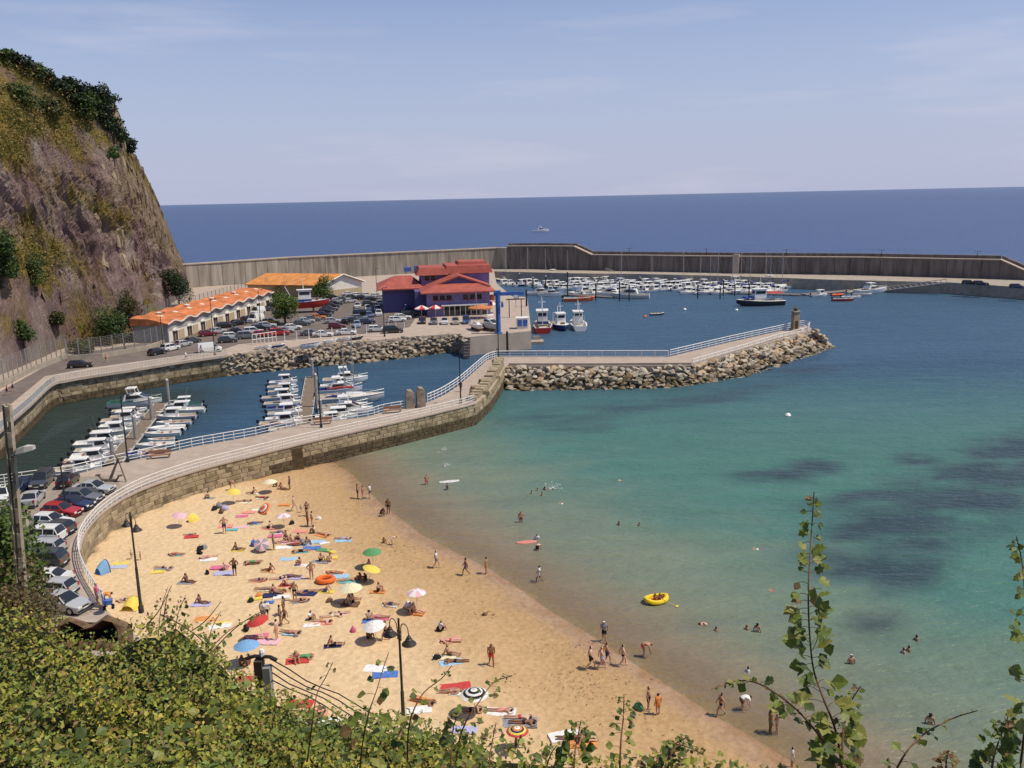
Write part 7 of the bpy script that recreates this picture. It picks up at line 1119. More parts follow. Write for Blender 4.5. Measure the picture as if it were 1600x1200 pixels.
for (px, py, rz, c, sc, lab) in [(383, 786, 5, 'cream', 1, 'beside the yellow parasol near the wall'), (388, 801, 8, 'salmon', 1.1, 'below the bags near the wall'), (403, 797, 5, 'white', .9, 'left of the tipped red parasol'), (378, 807, 10, 'pink', .9, 'under the salmon towel near the bags'), (444, 789, 4, 'orange', .9, 'left of the yellow bikini walker'), (352, 823, 8, 'salmon', 1.1, 'behind the man in navy shorts'), (362, 828, 4, 'turquoise', .9, 'right of the man in navy shorts'), (376, 824, 10, 'striped_pink', .9, 'right of the turquoise towel'), (299, 839, 12, 'red', 1.0, 'like an air bed alone on the left sand'), (326, 875, 14, 'white', 1.1, 'beside the heap of dark bags'), (256, 889, -10, 'grey', 1.1, 'right of the blue tent'), (247, 894, 5, 'yellow', .9, 'below the grey towel'), (343, 887, -4, 'pink', 1.2, 'behind the sitting one near the black shorts'), (350, 896, 3, 'lavender', 1.3, 'at the feet of the black shorts man'), (188, 881, 4, 'yellow', 1.1, 'behind the blue tent'), (186, 886, 4, 'striped_blue', 1.1, 'right of the blue tent'), (290, 911, -8, 'grey', 1.0, 'under the sitter above the brambles'), (314, 945, -4, 'lavender', 1.2, 'under the sitter above the orange towels'), (322, 968, 2, 'orange', 1.3, 'left of the white and yellow towels'), (332, 964, -8, 'striped_orange', 1.0, 'behind the orange towel'), (344, 979, 12, 'white', 1.2, 'below the orange towels'), (349, 974, 12, 'yellow', .8, 'on the white towel below the orange ones'), (451, 874, 6, 'light_blue', 1.1, 'alone below the crowded group'), (487, 857, 0, 'blue', 1.2, 'left of the green cloth'), (506, 860, -12, 'green', 1.0, 'right of the dark blue towel'), (517, 862, -30, 'yellow', .7, 'at the right end of the green cloth'), (504, 837, -25, 'orange', 1.2, 'right of the crowded group'), (495, 847, -5, 'light_blue', 1.1, 'below the cream shirt sitter'), (507, 849, 20, 'white', .7, 'right of the pale blue towel'), (468, 831, 2, 'salmon', 1.1, 'below the couple by the pink parasol'), (537, 845, 2, 'light_blue', 1.2, 'under the lone lying one'), (455, 848, -5, 'striped_pink', 1.3, 'in the crowded group'), (443, 856, 0, 'white', 1.1, 'at the lower edge of the crowded group'), (430, 838, 5, 'pink', 1.0, 'at the upper edge of the crowded group'), (455, 903, 2, 'lavender', 1.4, 'above the salmon bikini woman'), (516, 872, 8, 'yellow', 1.0, 'under the sitter in yellow trunks'), (500, 879, 0, 'grey', 1.2, 'under the dark clothed sitter'), (523, 894, -8, 'striped_orange', 1.4, 'above the orange ring'), (530, 901, 0, 'light_blue', 1.2, 'right of the orange ring'), (546, 909, 0, 'turquoise', 1.3, 'left of the lemon parasol group'), (426, 930, 6, 'navy', 1.2, 'under the pink bikini sitter'), (440, 933, 12, 'white', 1.0, 'left of the man in black trunks'), (478, 928, -15, 'navy', 1.3, 'right of the man in black trunks'), (398, 936, 15, 'yellow', .9, 'left of the navy towel group'), (420, 941, 0, 'blue', .6, 'small one below the navy towel'), (543, 945, 0, 'brown', 1.4, 'in the shade of the cream parasol'), (488, 977, 10, 'white', 1.0, 'below the white topped sitter'), (505, 974, 14, 'salmon', 1.1, 'right of the plain white towel'), (578, 972, -5, 'blue', .9, 'behind the white parasol'), (594, 967, 0, 'pink', 1.0, 'right of the blue towel behind the parasol'), (400, 996, 3, 'pink', 1.3, 'below the red parasol'), (418, 1003, -3, 'striped_pink', 1.3, 'below the magenta towel'), (650, 958, -10, 'orange', 1.0, 'below the pink striped parasol'), (465, 1033, 14, 'red', 1.2, 'above the cables'), (590, 1046, -14, 'white', 1.4, 'left of the lamp pole'), (602, 1055, 4, 'blue', 1.3, 'below the white one left of the lamp pole'), (704, 1001, 3, 'salmon', 1.1, 'small one right of the lamp'), (695, 1027, 0, 'cream', 1.2, 'under the sitter left of the walking man'), (705, 1036, 12, 'light_blue', 1.2, 'below the cream one left of the walking man'), (712, 1074, 10, 'red', 1.5, 'large one above the black and white parasol'), (716, 1084, 0, 'white', .9, 'below the large red one'), (783, 1113, -8, 'white', 1.4, 'right of the black and white parasol'), (812, 1130, -5, 'grey', 1.6, 'under the pair near the rainbow parasol'), (725, 1141, -6, 'lavender', 1.2, 'below the black and white parasol shade'), (882, 1150, 12, 'white', 1.4, 'oval one near the bottom edge'), (658, 1095, -30, 'orange', 1.2, 'behind the lamp pole above the leaves'), (655, 1110, 8, 'white', 1.2, 'below the orange one behind the lamp pole'), (468, 1100, 0, 'red', 1.3, 'seen between the bramble leaves'), (490, 1115, 10, 'salmon', 1.3, 'right of the red one between the leaves'), (515, 1127, 0, 'white', 1.0, 'lowest one between the bramble leaves'), (388, 1062, 8, 'red', 1.2, 'narrow one below the blue parasol'), (912, 1163, 0, 'orange', 1.2, 'half hidden by leaves at the bottom')]+CRT:
    p = GB(px, py); r = bpy.data.objects.new('beach_towel', random.choice(TW).mesh(MATS['cloth_'+c], 'beach_towel')); COL.objects.link(r); r.location = p; r.rotation_euler = (0, 0, R(rz)+random.uniform(-.1, .1)); r.scale = (sc*.74, sc*.72, 1); tag(r, f"{c.replace('_', ' ')} beach towel {lab}", 'towel', 'towels on the sand')
def bag_mesh(seed):
    rnd = random.Random(seed); mb = MB(); mb.lathe([(0.05, 0), (0.27, 0.02), (0.30, 0.18), (0.2, 0.36), (0.06, 0.42)], 8); mb.v = [(x*1.3+rnd.uniform(-.04, .04), y*0.8+rnd.uniform(-.04, .04), z+rnd.uniform(-.03, .03)) for x, y, z in mb.v]; return mb
BG = [bag_mesh(i) for i in range(4)]; hd = MB().tube([(-.22, 0, .33), (-.12, 0, .55), (.12, 0, .55), (.22, 0, .33)], .018, 5)
for (px, py, c, sc, lab) in [(335, 797, 'black', 1.6, 'leftmost of the heap below the yellow parasol'), (343, 793, 'grey', 2.0, 'middle of the heap below the yellow parasol'), (352, 797, 'lavender', 1.7, 'right of the heap below the yellow parasol'), (346, 801, 'brown', 1.6, 'lowest of the heap below the yellow parasol'), (314, 860, 'black', 1.7, 'top of the dark heap beside the white towel'), (320, 858, 'grey', 1.5, 'right of the dark heap beside the white towel'), (312, 866, 'black', 1.3, 'bottom of the dark heap beside the white towel'), (397, 852, 'blue', 1.8, 'left of the crowded group'), (405, 857, 'black', 1.6, 'below the blue one by the crowded group'), (414, 858, 'grey', 1.3, 'right of the black one by the crowded group'), (473, 848, 'grey', 1.4, 'at the right of the crowded group'), (324, 896, 'black', 1.1, 'left of the lavender towel'), (405, 932, 'orange', 1.2, 'beside the small yellow towel'), (392, 940, 'black', 1.2, 'below the small yellow towel'), (385, 984, 'black', 1.5, 'left of the red parasol'), (515, 941, 'brown', 1.3, 'left of the cream parasol shade'), (552, 987, 'pink', 1.3, 'alone left of the white parasol'), (688, 984, 'black', 1.5, 'right of the lamp head'), (683, 1030, 'black', 1.3, 'on the cream towel left of the walking man'), (998, 1108, 'green', 1.5, 'beside the man in black shorts near the waterline'), (637, 949, 'white', 1.7, 'below the pink striped parasol'), (757, 962, 'brown', .8, 'alone on the weedy sand'), (498, 812, 'white', 1.2, 'right of the couple by the pink parasol'), (456, 819, 'black', 1.3, 'beside the pink and white parasol'), (292, 949, 'black', .8, 'left below the lavender towel')]:
    p = GB(px, py); r = empty('beach_bag', p, random.uniform(0, 6), sc*.68); tag(r, f'{c} beach bag {lab}', 'bag', 'bags on the sand'); link('pouch', random.choice(BG).mesh(MATS['cloth_'+c], 'pouch', True), r); link('handle', hd.mesh(MATS['cloth_'+c], 'handle'), r)
def parasol(px, py, h, r_, cols, lab, tilt=(0, 0), p=None):
    r_ *= .80; p = p or GB(px, py); r = empty('beach_parasol', p, random.uniform(0, .7)); tag(r, lab, 'parasol', 'parasols on the beach'); r.rotation_euler = (tilt[0], tilt[1], 0)
    MB().tube([(0, 0, -.2), (0, 0, h)], .022, 6).obj('pole', MATS['white_paint'], r); n = 8 if len(cols) < 3 else 8
    for ring, (f0, f1) in enumerate([(0, 1)] if len(cols) < 3 else [(0, .25), (.25, .45), (.45, .62), (.62, .8), (.8, 1)]):
        pn = MB()
        for q in range(2):
            a, b = PI/4*q/2, PI/4*(q+1)/2; 
            def pt(f, t): return (r_*f*math.cos(t)*(1-.03*math.sin(4*t)**2), r_*f*math.sin(t), h-.38*(f**1.7)*r_/1.0)
            seg = [f0+(f1-f0)*k/3 for k in range(4)]
            for s0, s1 in zip(seg[:-1], seg[1:]): pn.add([pt(s0, a), pt(s1, a), pt(s1, b), pt(s0, b)], [(0, 1, 2, 3)])
        for k in range(8):
            c = cols[ring % len(cols)] if len(cols) > 2 else cols[k % len(cols)]; link('canopy_panel', pn.mesh(MATS['cloth_'+c], 'canopy_panel'), r, None, (0, 0, k*PI/4))
    MB().lathe([(.03, 0), (.03, .08), (.01, .12)], 6, (0, 0, h)).obj('finial', MATS['white_paint'], r); rb_ = MB()
    for k in range(8): t = k*PI/4; rb_.tube([(0, 0, h-.05), (r_*.96*math.cos(t), r_*.96*math.sin(t), h-.40*r_)], .008, 3, False)
    rb_.obj('ribs', MATS['white_paint'], r)
for (px, py, h, r_, cols, lab, tl) in [(364, 786, 1.7, .95, ['yellow'], 'plain yellow parasol near the promenade wall', (.15, .2)), (423, 770, 1.6, 1.05, ['cream'], 'cream parasol nearest the promenade wall', (0, 0)), (418, 800, .9, 1.0, ['red', 'orange', 'white'], 'red and orange parasol tipped on the sand', (.5, -.5)), (279, 822, 1.5, .95, ['pale_pink'], 'pale pink parasol alone at the left', (.12, .2)), (300, 813, .6, .8, ['yellow'], 'small yellow parasol lying beside the pink one', (.5, .9)), (444, 824, 1.5, .95, ['pale_pink', 'white'], 'pink and white parasol above the crowded group', (0, 0)), (410, 858, 1.2, .9, ['pale_pink', 'grey'], 'pink round parasol left of the crowded group', (.7, .2)), (583, 886, 1.8, 1.1, ['green'], 'bright green parasol near the wet sand', (.05, 0)), (575, 910, 1.6, 1.0, ['yellow'], 'lemon yellow parasol below the green one', (0, .3)), (549, 944, 1.8, 1.25, ['cream'], 'large cream parasol shading a group in the middle', (.0, 0)), (652, 957, 2.0, 1.0, ['pale_pink', 'white'], 'pink striped parasol above the twin lamp', (0, 0)), (413, 1000, 2.0, 1.05, ['red'], 'plain red parasol on the lower left sand', (.1, -.2)), (388, 1040, 1.9, 1.15, ['sky'], 'plain blue parasol beside the brambles', (0, 0)), (589, 1003, 1.7, 1.1, ['white'], 'white parasol behind the lamp head', (.1, -.1)), (742, 1117, 1.8, 1.15, ['white', 'black', 'white', 'black', 'white'], 'black and white ringed parasol near the bottom', (0, 0)), (809, 1174, 1.6, .85, ['white', 'orange', 'navy', 'yellow', 'red'], 'rainbow ringed parasol at the bottom edge', (0, 0))]: parasol(px, py, h, r_, cols, lab, tl)
# dome tents
def dome(px, py, w_, d_, h, c, lab, rz):
    p = GB(px, py); r = empty('beach_tent', p, rz); tag(r, lab, 'tent'); mb = MB(); secs = []
    for k in range(9):
        t = PI*k/8; secs.append([(-w_/2*math.cos(t)*(1-.06*q), d_*(q/5)-d_/2, h*math.sin(t)*(1-.5*(q/5)**2)) for q in range(6)])
    mb.loft(secs, caps=False); mb.obj('shell', MATS['cloth_'+c], r, True); MB().loft([[(-w_/2*math.cos(PI*k/8), -d_/2-.02, h*math.sin(PI*k/8)), (-w_/2*math.cos(PI*k/8), -d_/2+.06, h*math.sin(PI*k/8)+.02)] for k in range(9)], caps=False).obj('arch_hem', MATS['cloth_navy' if c == 'sky' else 'cloth_orange'], r); MB().box((0, 0, .02), (w_*.95, d_*.95, .04)).obj('floor', MATS['cloth_'+c], r)
dome(160, 895, 1.15, 0.9, 1.15, 'sky', 'bright blue beach tent at the foot of the wall', 2.6); dome(205, 950, 1.5, 1.1, .85, 'yellow', 'yellow orange dome tent beside the lamp post', 3.0)
# pushchair, ring, dinghy, boards
p = G(170, 951, ZQ); r = empty('pushchair', p, 0.4); tag(r, 'blue pushchair by the railing near the yellow dome', 'pushchair'); MB().box((0, 0, .55), (.6, .42, .35), 0, 1.15).obj('seat', MATS['cloth_blue'], r); MB().tube([(-.35, 0, 1.0), (.25, 0, .2)], .025, 5).tube([(.3, 0, .75), (-.25, 0, .2)], .025, 5).obj('frame', MATS['black_metal'], r)
for x in (-.28, .3):
    for y in (-.22, .22): MB().tube([(x, y-.03, .12), (x, y+.03, .12)], .12, 10).obj('wheel', MATS['rubber'], r)
def ringm(R_, r_, sx=1.0, lift=None):
    secs = []
    for k in range(21): t = 2*PI*k/20; c = Vector((R_*sx*math.cos(t), R_*math.sin(t), 0)); d = Vector((math.cos(t), math.sin(t), 0)); secs.append([tuple(c+d*r_*math.cos(q*PI/4)+Vector((0, 0, r_*math.sin(q*PI/4)+r_+((lift*abs(math.cos(t))**3) if lift else 0)))) for q in range(8)])
    return MB().loft(secs, closed=True, caps=False)
tag(ringm(.55, .22, 1.25).obj('inflatable_ring', mat('ring_orange', (.75, .16, .03), .4, .4, var=.05), None, True, GB(509, 909)), 'big orange inflatable ring on the sand', 'ring')
pdn = G(1025, 940, 0); r = empty('inflatable_dinghy', pdn, .35); tag(r, 'yellow inflatable dinghy with two children off the beach', 'dinghy'); ringm(.62, .2, 1.5, .18).obj('tube', mat('dinghy_yellow', (.80, .56, .02), .35, .4, var=.05), r, True); MB().box((0, 0, .12), (1.5, .9, .08)).obj('floor', MATS['cloth_orange'], r); MB().tube([(.2, -.5, .45), (1.0, -1.4, .1)], .02, 5).box((1.1, -1.5, .06), (.35, .16, .03), .8).obj('oar', MATS['dinghy_yellow'], r)
for dx, dy, l in ((-.12, .1, 'left child in the yellow dinghy'), (.28, .12, 'right child in the yellow dinghy')): person(pdn+Vector((dx, dy, .12)), SKn, -60, trunk('red'), 'person, '+l, 'skin_brown', .72, 'hair_dark', 'bathers in the water')
def board(px, py, c, L_, lab, rz, cat):
    p = G(px, py, 0); r = empty('surfboard' if cat == 'surfboard' else 'air_mattress', p, rz); tag(r, lab, cat); n = 9; MB().loft([[(L_*(k/(n-1)-.5), b, .02), (L_*(k/(n-1)-.5), b*.8, .12), (L_*(k/(n-1)-.5), -b*.8, .12), (L_*(k/(n-1)-.5), -b, .02)] for k in range(n) for b in [max(.03, .33*math.sin(PI*(.06+.88*k/(n-1)))**.6)]], closed=True).obj('deck', MATS['cloth_'+c], r, True); MB().box((0, 0, .125), (L_*.8, .04, .012)).obj('stripe', MATS['cloth_navy' if c == 'white' else 'cloth_red'], r)
board(702, 753, 'white', 2.4, 'white surfboard floating beside the wading child', .25, 'surfboard'); board(823, 848, 'salmon', 2.0, 'salmon pink air mattress floating in the shallows', .15, 'mattress')
mat('foam', (.85, .86, .86), .9, .2, var=.0)
for (px, py, s, lab) in [(863, 765, 1.0, 'white splash beside the bathing group'), (700, 728, .6, 'small white splash by the swimmer near the wall'), (694, 703, .5, 'thin white wake of the swimmer nearest the wall')]:
    cen = np.random.normal(size=(120, 3))*np.array((.45, .3, .22))*s; cen[:, 2] = np.abs(cen[:, 2])*1.6; me = leaf_mesh('splash', cen, np.random.uniform(.05, .16, 120)*s*1.3, np.full((120, 3), .8), LEAF, 1.0, .8); o = bpy.data.objects.new('water_splash', me); COL.objects.link(o); o.location = G(px, py, 0); tag(o, lab, 'splash')
# seaweed lying on the wet sand
cl = []; 
for (px, py, n_, sx_) in [(562, 786, 60, 1.6), (620, 860, 90, 1.2), (600, 852, 60, 1.0), (905, 1065, 120, 2.2), (763, 960, 60, .8), (870, 1010, 50, 1.5), (650, 885, 40, 1.4), (1000, 1135, 50, 2.0), (840, 1090, 40, 3.0), (560, 735, 20, .6), (720, 930, 50, 2.4), (910, 1080, 60, 1.2)]:
    c = GB(px, py); cl.append(np.array(tuple(c))+np.random.normal(size=(n_, 3))*np.array((sx_, sx_*.6, .0))+np.array((0, 0, .04)))
cen = np.concatenate(cl); cen[:, 2] = [bz(x, y)+.05 for x, y, _ in cen]; me = leaf_mesh('seaweed', cen, np.random.uniform(.08, .24, len(cen)), colvar(len(cen), [(.20, .13, .06), (.26, .17, .085), (.15, .10, .045)]), LEAFD, .15, .3); o = bpy.data.objects.new('seaweed', me); COL.objects.link(o); tag(o, 'dark seaweed scraps strewn along the tide line', 'seaweed', kind='stuff')
# ------------------------------------------------------------------ near hillside, brambles, poles and shoots
def hill_z(x, y): return 31.2-0.86*max(y, 0)+0.70*max(0, -x-4)-0.25*max(0, x-6)+0.35*noise.noise((x*.3, y*.3, 2))-(0.02*max(0, y-25)**2)
mat('hill_soil', (0.075, 0.062, 0.028), .95, .1, var=.4, scale=.9, bump=.6, bscale=6, col2=(.10, .095, .03), detail=8)
xs = np.arange(-64, 60, 1.5); ys = np.concatenate([np.arange(-24, 0, 3), np.arange(0, 20, .8), np.arange(20, 75, 1.6)]); nx, ny = len(xs), len(ys)
me = bpy.data.meshes.new('hillside'); me.from_pydata([(x, y, hill_z(x, y)-(0.3 if y < 1 else 0)) for y in ys for x in xs], [], [(j*nx+i, j*nx+i+1, (j+1)*nx+i+1, (j+1)*nx+i) for j in range(ny-1) for i in range(nx-1)]); me.polygons.foreach_set('use_smooth', [True]*len(me.polygons)); me.materials.append(MATS['hill_soil']); o = bpy.data.objects.new('hillside', me); COL.objects.link(o); tag(o, kind='structure')
# scattered low scrub over the rest of the slope, mostly hidden
n = 9000; X = np.random.uniform(-45, 30, n); Y = np.random.uniform(3, 34, n); Zs = np.array([hill_z(x, y) for x, y in zip(X, Y)]); ok = Zs > 3
cen = np.stack([X, Y, Zs+np.random.uniform(0, .5, n)], -1)[ok]; me = leaf_mesh('slope_scrub', cen, np.random.uniform(.15, .4, len(cen)), colvar(len(cen), [(.07, .10, .025), (.11, .12, .03), (.12, .09, .04)]), LEAFD); o = bpy.data.objects.new('slope_scrub', me); COL.objects.link(o); tag(o, 'low green scrub covering the slope below the viewpoint', 'scrub', kind='stuff')
OUT = [(-300, 900), (-60, 925), (0, 945), (60, 962), (110, 985), (150, 1000), (200, 985), (240, 965), (290, 975), (335, 1000), (360, 1040), (400, 1068), (450, 1085), (500, 1112), (560, 1118), (640, 1128), (700, 1148), (760, 1165), (830, 1172), (900, 1178), (960, 1190), (1040, 1182), (1100, 1196), (1200, 1215), (1400, 1225), (1700, 1215)]
OX = np.array([p[0] for p in OUT]); OY = np.array([p[1] for p in OUT])
def outl(x): return np.interp(x, OX, OY)
def bdepth(px, py): o_ = outl(px); far = np.interp(px, [-300, 0, 350, 600, 1100], [9.5, 9.0, 8.0, 7.0, 5.5]); return far+(4.0-far)*np.clip((py-o_)/(1330-o_), 0, 1)**.8
th = empty('bramble_thicket', AT(250, 1200, 5.5)); tag(th, 'dense sunlit bramble thicket filling the lower left foreground', 'bushes'); ti = -th.location
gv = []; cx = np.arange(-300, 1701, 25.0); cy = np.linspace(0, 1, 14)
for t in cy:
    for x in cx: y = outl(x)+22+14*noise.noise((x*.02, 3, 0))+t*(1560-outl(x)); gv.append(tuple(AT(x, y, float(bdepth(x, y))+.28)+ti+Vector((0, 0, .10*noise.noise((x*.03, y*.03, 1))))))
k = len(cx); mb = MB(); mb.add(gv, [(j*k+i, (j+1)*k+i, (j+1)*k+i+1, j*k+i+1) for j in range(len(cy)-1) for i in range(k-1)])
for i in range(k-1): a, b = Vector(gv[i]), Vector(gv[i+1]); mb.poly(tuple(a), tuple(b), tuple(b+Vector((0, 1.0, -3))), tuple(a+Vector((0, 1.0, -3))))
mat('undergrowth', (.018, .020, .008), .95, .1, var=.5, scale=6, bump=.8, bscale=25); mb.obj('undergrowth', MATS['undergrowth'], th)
n = 62000; px = np.random.uniform(-260, 1500, n); px = np.where(np.random.random(n) < .55, np.random.uniform(-100, 760, n), px); oy = outl(px); py = oy-6+np.random.random(n)**.9*(1440-oy); py += np.random.normal(size=n)*9
lump = np.array([noise.noise((x*.014, y*.018, 4)) for x, y in zip(px, py)]); dep = bdepth(px, py)+np.random.uniform(-.42, .30, n)-.45*lump
cen = np.array([tuple(AT(x, y, d)) for x, y, d in zip(px, py, dep)]); pal = [(.28, .295, .045), (.19, .22, .04), (.40, .345, .07), (.10, .135, .03), (.28, .185, .075), (.25, .32, .08)]
tone = np.clip(.5+.9*lump, 0, 1); wts = np.array([.30, .20, .20, .12, .10, .08]); cols = colvar(n, pal, wts, .35); sz = np.random.uniform(.024, .058, n)*np.where(np.random.random(n) < .10, 1.5, 1)
sp_ = np.array([noise.noise((x*.009, y*.012, 21)) for x, y in zip(px, py)]); cols = cols*(1+.45*sp_[:, None]*np.array((1.1, .6, .3))); cols = np.clip(cols, .01, 1)
big = np.argsort(-(sz/dep)*((py > oy+4) & (py < 1195) & (px > 0) & (px < 1100)))[:280]; rest = np.setdiff1d(np.arange(n), big); inv_ = np.array(tuple(ti))
nr = np.random.normal(size=(len(rest), 3))*.5+np.array((.3, -.3, .5)); me = leaf_mesh('foliage', cen[rest]+inv_, sz[rest], cols[rest], LEAF, .9, .58, nrm=nr); tag(link('foliage', me, th), kind='stuff')
def leafpart(w=.62, lob=False):
    mb = MB(); L_ = [(0, 0, 0), (.18, .22*w, .05), (.42, .5*w, .09), (.72, .34*w, .04), (1, 0, -.07)] if not lob else [(0, 0, 0), (-.08, .30, .05), (.18, .50, .06), (.34, .34, .05), (.62, .48, .02), (.68, .24, .02), (1, 0, -.08)]
    m_ = len(L_); mid = [(x, 0, -.01) for x, y, z in L_[1:-1]]; pts = L_+[(x, -y, z) for x, y, z in L_[1:-1]]+mid; n1 = m_; n2 = m_+m_-2
    for i in range(m_-1):
        a = i; b = i+1; ma = 0 if i == 0 else n2+i-1; mb_ = m_-1 if b == m_-1 else n2+b-1; ar = 0 if i == 0 else n1+i-1; br = m_-1 if b == m_-1 else n1+b-1
        for q in ((ma, mb_, b, a), (ar, br, mb_, ma)):
            q = tuple(dict.fromkeys(q)); mb.f.append(q) if len(q) > 2 else None
    mb.v = list(pts); return mb
LP = [leafpart(.9), leafpart(.75), leafpart(1.1)]; LL = [leafpart(1, True), leafpart(.9)]
def leafm(nm, c): 
    m = mat(nm, c, .5, .35, var=.22, scale=14); n_ = m.node_tree.nodes; l_ = m.node_tree.links; b = n_['Principled BSDF']; t = n_.new('ShaderNodeBsdfTranslucent'); t.inputs[0].default_value = tuple(min(1, v*1.5) for v in c)+(1,); x = n_.new('ShaderNodeMixShader'); x.inputs[0].default_value = .3; l_.new(b.outputs[0], x.inputs[1]); l_.new(t.outputs[0], x.inputs[2]); l_.new(x.outputs[0], n_['Material Output'].inputs[0]); return nm
LM = [leafm('leaf_a', (.17, .21, .035)), leafm('leaf_b', (.115, .155, .03)), leafm('leaf_c', (.26, .255, .06)), leafm('leaf_d', (.075, .105, .026))]; LDRY = leafm('leaf_dry', (.20, .125, .05))
for i in big: link('leaf', random.choice(LP).mesh(MATS[random.choice(LM)], 'leaf'), th, Vector(cen[i])+ti, (random.uniform(-.6, .6)+.3, random.uniform(-.5, .5), random.uniform(0, 6.28)), (sz[i]*1.15,)*3)
mat('cane', (.16, .085, .05), .8, .2, var=.25)
for (x0, y0, x1, y1, ar) in [(100, 1010, 130, 1090, 30), (60, 1090, 230, 1120, -30), (20, 1150, 110, 1070, 10), (250, 960, 380, 1080, 20), (290, 1140, 360, 1150, -10), (470, 1110, 620, 1190, 10), (330, 1020, 410, 955, 8), (255, 975, 262, 930, 6), (300, 985, 345, 940, -6), (230, 975, 268, 915, -8)]:
    pts = [AT(x0+(x1-x0)*t, y0+(y1-y0)*t-ar*math.sin(PI*t), float(bdepth(x0+(x1-x0)*t, max(y0, outl(x0)))-.38))+ti for t in [q/7 for q in range(8)]]; MB().tube(pts, [.007-.0006*q for q in range(8)], 5).obj('cane', MATS['cane'], th)
# leafy shoots: a stem and its single leaves
def shoot(path, dep, lab, lsize=.06, step=13, spread=22, lob=False, start=.06, grow=1.0, two=2, dry=.08, cat='plant', r0=.006):
    P = smoothline([AT(x, y, dep+.25*math.sin(i*1.7)*.4) for i, (x, y) in enumerate(path)], 6); b0 = P[-1]; r = empty('leafy_shoot', b0); tag(r, lab, cat); n_ = len(P); MB().tube([p-b0 for p in P], [.0022+(r0-.0022)*i/(n_-1) for i in range(n_)], 6).obj('stem', MATS['cane'], r); px_m = dep/FOC
    tot = [0]
    for a, b in zip(P[:-1], P[1:]): tot.append(tot[-1]+(b-a).length)
    s = tot[-1]*start*.3; side = 1
    while s < tot[-1]:
        i = min(int(np.searchsorted(tot, s)), n_-1); p = P[i]; f = min(1, s/tot[-1]); g_ = .40+.75*min(1, f*2.2)*grow; side = -side
        for q in range(random.choice((1, two, two+1))):
            ang = random.uniform(-.9, .9); d = (rt*side*math.cos(ang)+up*(math.sin(ang)*.6+.15)-fw*random.uniform(-.6, .6)).normalized(); tip = p+d*spread*px_m*g_*random.uniform(.4, 1.0); MB().tube([p-b0, (p+tip)/2-b0+Vector((0, 0, .006)), tip-b0], .0016, 3, False).obj('petiole', MATS['cane'], r) if q == 0 else None
            z_ = (d*random.uniform(.3, 1)+Vector((random.uniform(-.5, .5), random.uniform(-.7, .2), random.uniform(-.6, .5)))).normalized(); nrm = Vector((.4+random.uniform(-.5, .5), -.5+random.uniform(-.5, .5), .75)).normalized(); yv = nrm.cross(z_).normalized(); M = Matrix((z_, yv, z_.cross(yv))).transposed(); L_ = lsize*.88*g_*random.uniform(.65, 1.2)
            o = link('leaf', random.choice(LL if lob else LP).mesh(MATS[LDRY if random.random() < dry else random.choice(LM)], 'leaf'), r, tip-b0, M.to_euler(), (L_, L_, L_))
        s += .78*step*px_m*random.uniform(.75, 1.3)
shoot([(1272, 768), (1268, 830), (1265, 880), (1263, 930), (1265, 990), (1271, 1045), (1286, 1090), (1305, 1140), (1315, 1200), (1318, 1290)], 3.6, 'tall leafy shoot standing upright before the green water', .072, 12, 26, True, .05)
shoot([(1112, 1077), (1150, 1064), (1182, 1067), (1216, 1086), (1252, 1116), (1288, 1162), (1312, 1215), (1320, 1290)], 3.4, 'arching leafy branch leaning left of the tall shoot', .062, 20, 22, True, .1)
shoot([(1345, 1072), (1328, 1100), (1318, 1140), (1316, 1200), (1318, 1290)], 3.5, 'short yellowish side shoot right of the tall shoot', .06, 14, 18, True)
shoot([(1588, 838), (1597, 880), (1603, 950), (1606, 1040), (1602, 1130), (1592, 1220), (1590, 1300)], 3.3, 'tall leafy shoot cut by the right edge', .062, 20, 20, True, .05)
shoot([(1528, 1110), (1485, 1124), (1440, 1150), (1410, 1185), (1392, 1230), (1388, 1300)], 3.3, 'thin bare twig with few leaves at the lower right', .04, 34, 16, False)
shoot([(1575, 1120), (1560, 1160), (1550, 1200), (1545, 1300)], 3.3, 'leafy clump in the lower right corner', .055, 9, 26, True, two=3)
shoot([(1482, 1172), (1478, 1200), (1480, 1290)], 3.4, 'dry brown seed head at the lower right', .035, 5, 16, False, dry=.9)
shoot([(607, 1020), (597, 1050), (588, 1080), (576, 1115), (566, 1165), (560, 1230)], 5.0, 'upright bramble shoot with large leaves left of the lamp pole', .085, 22, 24, False, .3)
shoot([(706, 1040), (690, 1060), (660, 1085), (640, 1130), (636, 1190)], 5.2, 'thin reddish shoot crossing the lamp pole', .05, 22, 16, False, .3)
shoot([(520, 1035), (508, 1060), (495, 1085), (488, 1130), (480, 1190)], 5.4, 'thin bramble shoot above the cables', .05, 24, 16, False)
shoot([(800, 1056), (772, 1066), (752, 1092), (728, 1128), (715, 1170), (712, 1230)], 4.8, 'leafy twig rising in front of the black and white parasol', .055, 14, 20, False)
shoot([(775, 1130), (770, 1155), (765, 1190), (765, 1250)], 4.6, 'small leafy shoot left of the rainbow parasol', .055, 12, 20, False); shoot([(716, 1110), (708, 1140), (705, 1175), (705, 1240)], 4.7, 'dark leafed shoot below the striped parasol shade', .05, 11, 18, False)
shoot([(975, 1085), (974, 1120), (970, 1160), (968, 1220)], 4.4, 'slim upright shoot on the lower sand', .045, 13, 14, False); shoot([(908, 1125), (903, 1150), (898, 1180), (895, 1240)], 4.4, 'leafy shoot right of the white oval towel', .055, 9, 20, False, two=3); shoot([(870, 1165), (860, 1180), (850, 1215), (845, 1260)], 4.4, 'low leafy shoot below the rainbow parasol', .055, 9, 20, False)
